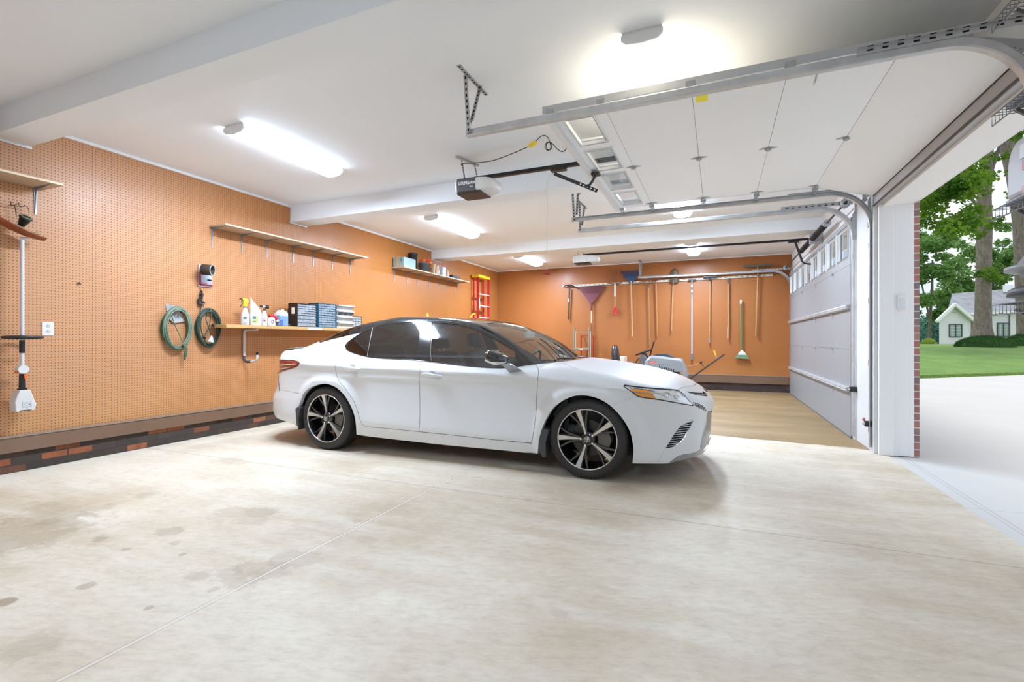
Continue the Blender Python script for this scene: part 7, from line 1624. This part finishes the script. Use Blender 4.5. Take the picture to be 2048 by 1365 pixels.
# ground cover round the big trunks
for k, (pa, pb, yt, yb, d_, label) in enumerate(((1912, 2030, 671, 693, 31.5, 'dark green ground cover ringing the base of the tall straight tree'), (2008, 2110, 665, 682, 35., 'dark green ground cover at the foot of the forked tree, right edge'))):
    g = MB(); rg = random.Random(60 + k); c = D((pa + pb) / 2, yb, d_); hw = (pb - pa) / 2 * d_ / FPX; hh = (yb - yt) * d_ / FPX
    rv = Vector((RV[0], RV[1], 0)); fv = Vector((FV[0], FV[1], 0)); top_z = D((pa + pb) / 2, yt, d_).z; c.z = float(LW(d_ - dedge((pa + pb) / 2))) - .03; hh = top_z - c.z
    base = []; g2 = MB()
    for i in range(4200):
        a = rg.uniform(0, 2 * PI); q = rg.random() ** .5; u_, w_ = q * math.cos(a), q * math.sin(a); z = hh * .86 * math.sqrt(max(0, 1 - q * q)) ** 1.1
        p = c + rv * hw * u_ + fv * hw * .45 * w_ + Vector((0, 0, z - .02)); h = rg.uniform(.10, .2); o = Vector((rg.uniform(-.12, .12), rg.uniform(-.12, .12), h)); s = rv * .016
        g.add([p - s, p + s, p + o], [(0, 1, 2)])
    dome = MB(); dome.sphere((0, 0, 0), 1, 24, 10); dome.v = [tuple(c + rv * hw * .97 * x + fv * hw * .43 * y + Vector((0, 0, hh * .9 * z))) for x, y, z in dome.v]
    t = thing('ground_cover', label, 'ground cover', tuple(c)); dome.build('mound', mat('ground cover shade', (.03, .09, .012), .9), t); g.build('blades', mat('ground cover blades', (.05, .15, .02), .8, var=.4, vscale=1.5), t)  # mound is a darkened blade colour, standing in for shade between the blades
# neighbouring house
hs = thing('neighbour_house', 'white house with grey shingle roof and a gabled wing, across the lawn', 'house', tuple(D(1950, 690, 60)))
M_hw = mat('white painted brick', (.90, .84, .86), .7); M_hr = mat('grey shingles', (.34, .35, .37), .85, var=.3, vscale=1.2, bump=.4, bscale=6); M_ht = mat('white fascia', (.88, .87, .85), .6); M_win = mat('window dark frame', (.06, .065, .06), .4); M_wg = mat('window reflecting glass', (.36, .44, .40), .15)
D1, D2 = 58., 63.; fv = P(1880, CY, d=1.) - Vector((0, 0, CAMH)); fv.z = 0; fv.normalize(); rv = Vector((RV[0], RV[1], 0))
def wallp(pts, d_, name, m_, thick=.3, back=None):
    q = [D(a, b, d_) for a, b in pts]; b = [p + fv * (back or thick) for p in q]; n = len(q)
    return MB().add(q + b, [tuple(range(n)), tuple(reversed(range(n, 2 * n)))] + [(i, n + i, n + (i + 1) % n, (i + 1) % n) for i in range(n)]).build(name, m_, hs)
wallp([(1878.4, 700), (1878.4, 641), (1910, 611), (1943.7, 640), (1943.7, 700)], D1, 'gable_wall', M_hw, back=D2 - D1 + 1)
wallp([(1940, 700), (1940, 629), (2150, 622), (2150, 700)], D2, 'main_wall', M_hw, back=5)
def slab(a, b, c, d_, th, name, m_): 
    q = [a, b, c, d_]; nn = (b - a).cross(c - a).normalized() * th
    if nn.z < 0: nn = -nn
    r = [p + nn for p in q]; return MB().add(q + r, [(0, 1, 2, 3), (7, 6, 5, 4)] + [(i, 4 + i, 4 + (i + 1) % 4, (i + 1) % 4) for i in range(4)]).build(name, m_, hs)
ap = D(1910, 608.5, D1 - .5); le = D(1872.7, 642, D1 - .5); re = D(1949, 640, D1 - .5); bk = fv * 7.5
slab(le, ap, ap + bk, le + bk, .12, 'wing_roof', M_hr); slab(ap, re, re + bk, ap + bk, .12, 'wing_roof', M_hr)
g = MB(); g.bar(le - Vector((0, 0, .1)), ap - Vector((0, 0, .02)), .25, .32); g.bar(ap - Vector((0, 0, .02)), re - Vector((0, 0, .1)), .25, .32); g.build('bargeboard', M_ht, hs)
rA, rB = D(1904, 589, D2 + 3.5), D(2160, 568, D2 + 3.5); eA, eB = D(1893, 628, D2 - .8), D(2160, 619, D2 - .8)
slab(eA, eB, rB, rA, .15, 'main_roof', M_hr); slab(rA, rB, rB + fv * 4.5 - Vector((0, 0, 2.7)), rA + fv * 4.5 - Vector((0, 0, 2.7)), .15, 'main_roof', M_hr)
g = MB(); g.bar(eA, eB, .2, .2); g.build('gutter', M_ht, hs)
def hwin(x0, x1, y0, y1, d_):
    g = MB(); q = [D(x0, y1, d_), D(x1, y1, d_), D(x1, y0, d_), D(x0, y0, d_)]; m_ = [(a + b) / 2 for a, b in ((q[0], q[1]), (q[3], q[2]))]
    for a, b in ((q[0], q[1]), (q[1], q[2]), (q[2], q[3]), (q[3], q[0]), (m_[0], m_[1])): g.bar(a - fv * .05, b - fv * .05, .10, .10)
    o = g.build('window', M_win, hs); p = MB(); p.add([a - fv * .03 for a in q] + [a + fv * .0 for a in q], [(0, 1, 2, 3), (4, 7, 6, 5)]); p.build('pane', M_wg, o); p = MB()
    for f in (.25, .5, .75): p.bar(q[0].lerp(q[3], f) - fv * .06, q[1].lerp(q[2], f) - fv * .06, .03, .03)
    for f in (.25, .75): p.bar(q[0].lerp(q[1], f) - fv * .06, q[3].lerp(q[2], f) - fv * .06, .03, .03)
    p.build('glazing_bar', M_ht, o)
hwin(1899, 1923.5, 649, 674, D1 - .02); hwin(1995, 2019, 646.5, 673, D2 - .02); hwin(2080, 2104, 646, 673, D2 - .02)
g = MB(); pr = [(2034, 700), (2034, 650), (2036, 644), (2040, 640), (2046, 638), (2052, 640), (2056, 644), (2058, 650), (2058, 700)]; q = [D(a, b, D2 - .03) for a, b in pr]; g.add(q, [tuple(range(len(q)))]); g.add([p - fv * .02 for p in q], [tuple(reversed(range(len(q))))]); g.build('porch_arch', mat('cream porch recess', (.62, .55, .47), .7), hs)
g = MB(); g.bar(D(1944.5, 640, D1 - .1), D(1944.5, 700, D1 - .1), .12, .12, up=(1, 0, 0)); g.bar(D(2019, 628, D2 - .1), D(2019, 690, D2 - .1), .1, .1, up=(1, 0, 0)); g.build('downpipe', mat('brown downpipe', (.18, .13, .11), .5), hs)
g = MB(); a, b = D(2006, 584, D2 + 3), D(2026, 572, D2 + 3); g.obox((a + b) / 2, rv * ((b - a).dot(rv) / 2), fv * .5, Vector((0, 0, (b.z - a.z) / 2 + .1))); g.build('chimney', M_ht, hs)
g = MB(); a, b = D(1906, 624.5, D1 - .03), D(1914, 626, D1 - .03); g.obox((a + b) / 2, rv * .25, fv * .03, Vector((0, 0, .05))); g.build('gable_vent', mat('vent grey', (.55, .55, .55), .6), hs)
# ================================================================== WIRE SHELVES AT THE RIGHT EDGE
M_wire = mat('coated wire', (.16, .165, .17), .4, .3); XW = 1.135
def wz(py): return P(1984, py, x=XW).z
ye = P(1984, 400, x=XW).y
names = ('top wire shelf at the right edge, above the overhead door track', 'second wire shelf from the top at the right edge, carrying a grey tray', 'third wire shelf from the top, carrying the tall grey container', 'lowest wire shelf at the right edge, carrying the grey hopper')
zsh = [wz(66), wz(253), wz(442), wz(631)]
for z, nm in zip(zsh, names):
    t = thing('wire_shelf', nm, 'wire shelf', (1.35, 2.0, z), 'wire shelves beside the open doorway')
    g = MB(); r = .0028
    g.tube([(XW, 1.2, z), (XW, ye, z)], r, 6); g.tube([(XW, 1.2, z + .045), (XW, ye, z + .045)], r, 6)
    for x in (1.27, 1.40, 1.525): g.tube([(x, 1.2, z + .042), (x, ye, z + .042)], r, 6)
    k = int((ye - 1.2) / .030)
    for i in range(k + 1): y = ye - i * .030; g.tube([(XW, y, z), (XW, y, z + .047), (1.53, y, z + .047)], .0016, 5)
    g.build('wire_deck', M_wire, t)
    g = MB()
    for y in (ye - .12, 1.6): g.bar((XW + .03, y, z + .02), (1.54, y, z - .28), .014, .014); 
    g.build('diagonal_brace', M_wire, t)
M_tray = mat('grey blue plastic', (.20, .22, .26), .4)
y0 = P(2010, 430, x=XW + .03).y
def tray(z, label, nm='tray'):
    t = thing(nm, label, 'tray', (1.34, y0 - .3, z)); MB().box(XW + .03, 1.50, y0 - .62, y0, z, z + .022).build('tray', M_tray, t, bevel=.006); return t
tray(zsh[1] + .05, 'flat grey-blue plastic tray on the second wire shelf at the right edge')
t = thing('plastic_container', 'tall rounded grey container with red markings, on the third wire shelf', 'container', (1.33, y0 - .3, zsh[2] + .05))
zc = zsh[2] + .05; M_gc = mat('silver grey plastic', (.46, .46, .48), .38)
MB().box(XW + .03, 1.50, y0 - .62, y0 + .0, zc, zc + .024).build('base_rim', M_tray, t, bevel=.006)
ya_ = P(2016, 350, x=XW + .06).y; zt_ = P(2030, 282, x=XW + .06).z
g = MB(); g.prism([(0, .02), (0, zt_ - zc - .10), (-.02, zt_ - zc - .04), (-.07, zt_ - zc), (-.50, zt_ - zc), (-.55, zt_ - zc - .08), (-.57, .02)], (XW + .05, ya_, zc), (0, 1, 0), (0, 0, 1), (.33, 0, 0)); g.build('body', M_gc, t, bevel=.03, seg=4)
g = MB(); a, b = P(2041, 291, x=XW + .048), P(2060, 308, x=XW + .048); g.box(XW + .045, XW + .05, b.y, a.y, b.z, a.z); g.build('pale_label', mat('pale label', (.70, .74, .80), .4), t, bevel=.002)
g = MB()
for (p0, p1) in (((2046, 322), (2062, 332)), ((2046, 373), (2062, 380))): a, b = P(*p0, x=XW + .048), P(*p1, x=XW + .048); g.box(XW + .045, XW + .05, b.y, a.y, b.z, a.z)
g.build('red_mark', M_red, t)
t = thing('spreader_hopper', 'grey conical plastic hopper sitting on the lowest wire shelf at the right edge', 'hopper', (1.285, 2.48, zsh[3] + .05))
cx = XW + .06; zz = lambda py: P(2030, py, x=cx + .12).z; yy = lambda px: P(px, 560, x=cx + .12).y
c = Vector((1.285, 2.48, 0)); zf = zz(566)
g = MB(); g.lathe([(.10, zz(500)), (.16, zz(520)), (.125 + .09, zf + .012), (.245, zf + .010), (.248, zf - .004), (.21, zf - .008), (.15, zz(598)), (.13, zz(612)), (.0, zz(614))], (c.x, c.y, 0), (0, 0, 1), 36); g.lathe([(.10, zz(500)), (.0, zz(498))], (c.x, c.y, 0), (0, 0, 1), 36); g.build('cone', mat('hopper grey', (.36, .37, .39), .45), t)
g = MB(); g.lathe([(.12, zsh[3] + .047), (.125, zsh[3] + .047), (.24, zsh[3] + .060), (.235, zsh[3] + .085), (.22, zsh[3] + .095), (.14, zz(604)), (.13, zz(612))], (c.x, c.y, 0), (0, 0, 1), 36); g.build('foot_ring', mat('dark hopper foot', (.07, .075, .085), .5), t)
t = thing('storage_bin', 'dark grey bin on the top wire shelf, cut off by the frame', 'bin', (1.36, y0 - .4, zsh[0] + .05))
MB().box(XW + .05, 1.50, y0 - .62, y0 - .10, zsh[0] + .048, zsh[0] + .22).build('bin', mat('dark grey bin', (.10, .10, .11), .5), t, bevel=.015)
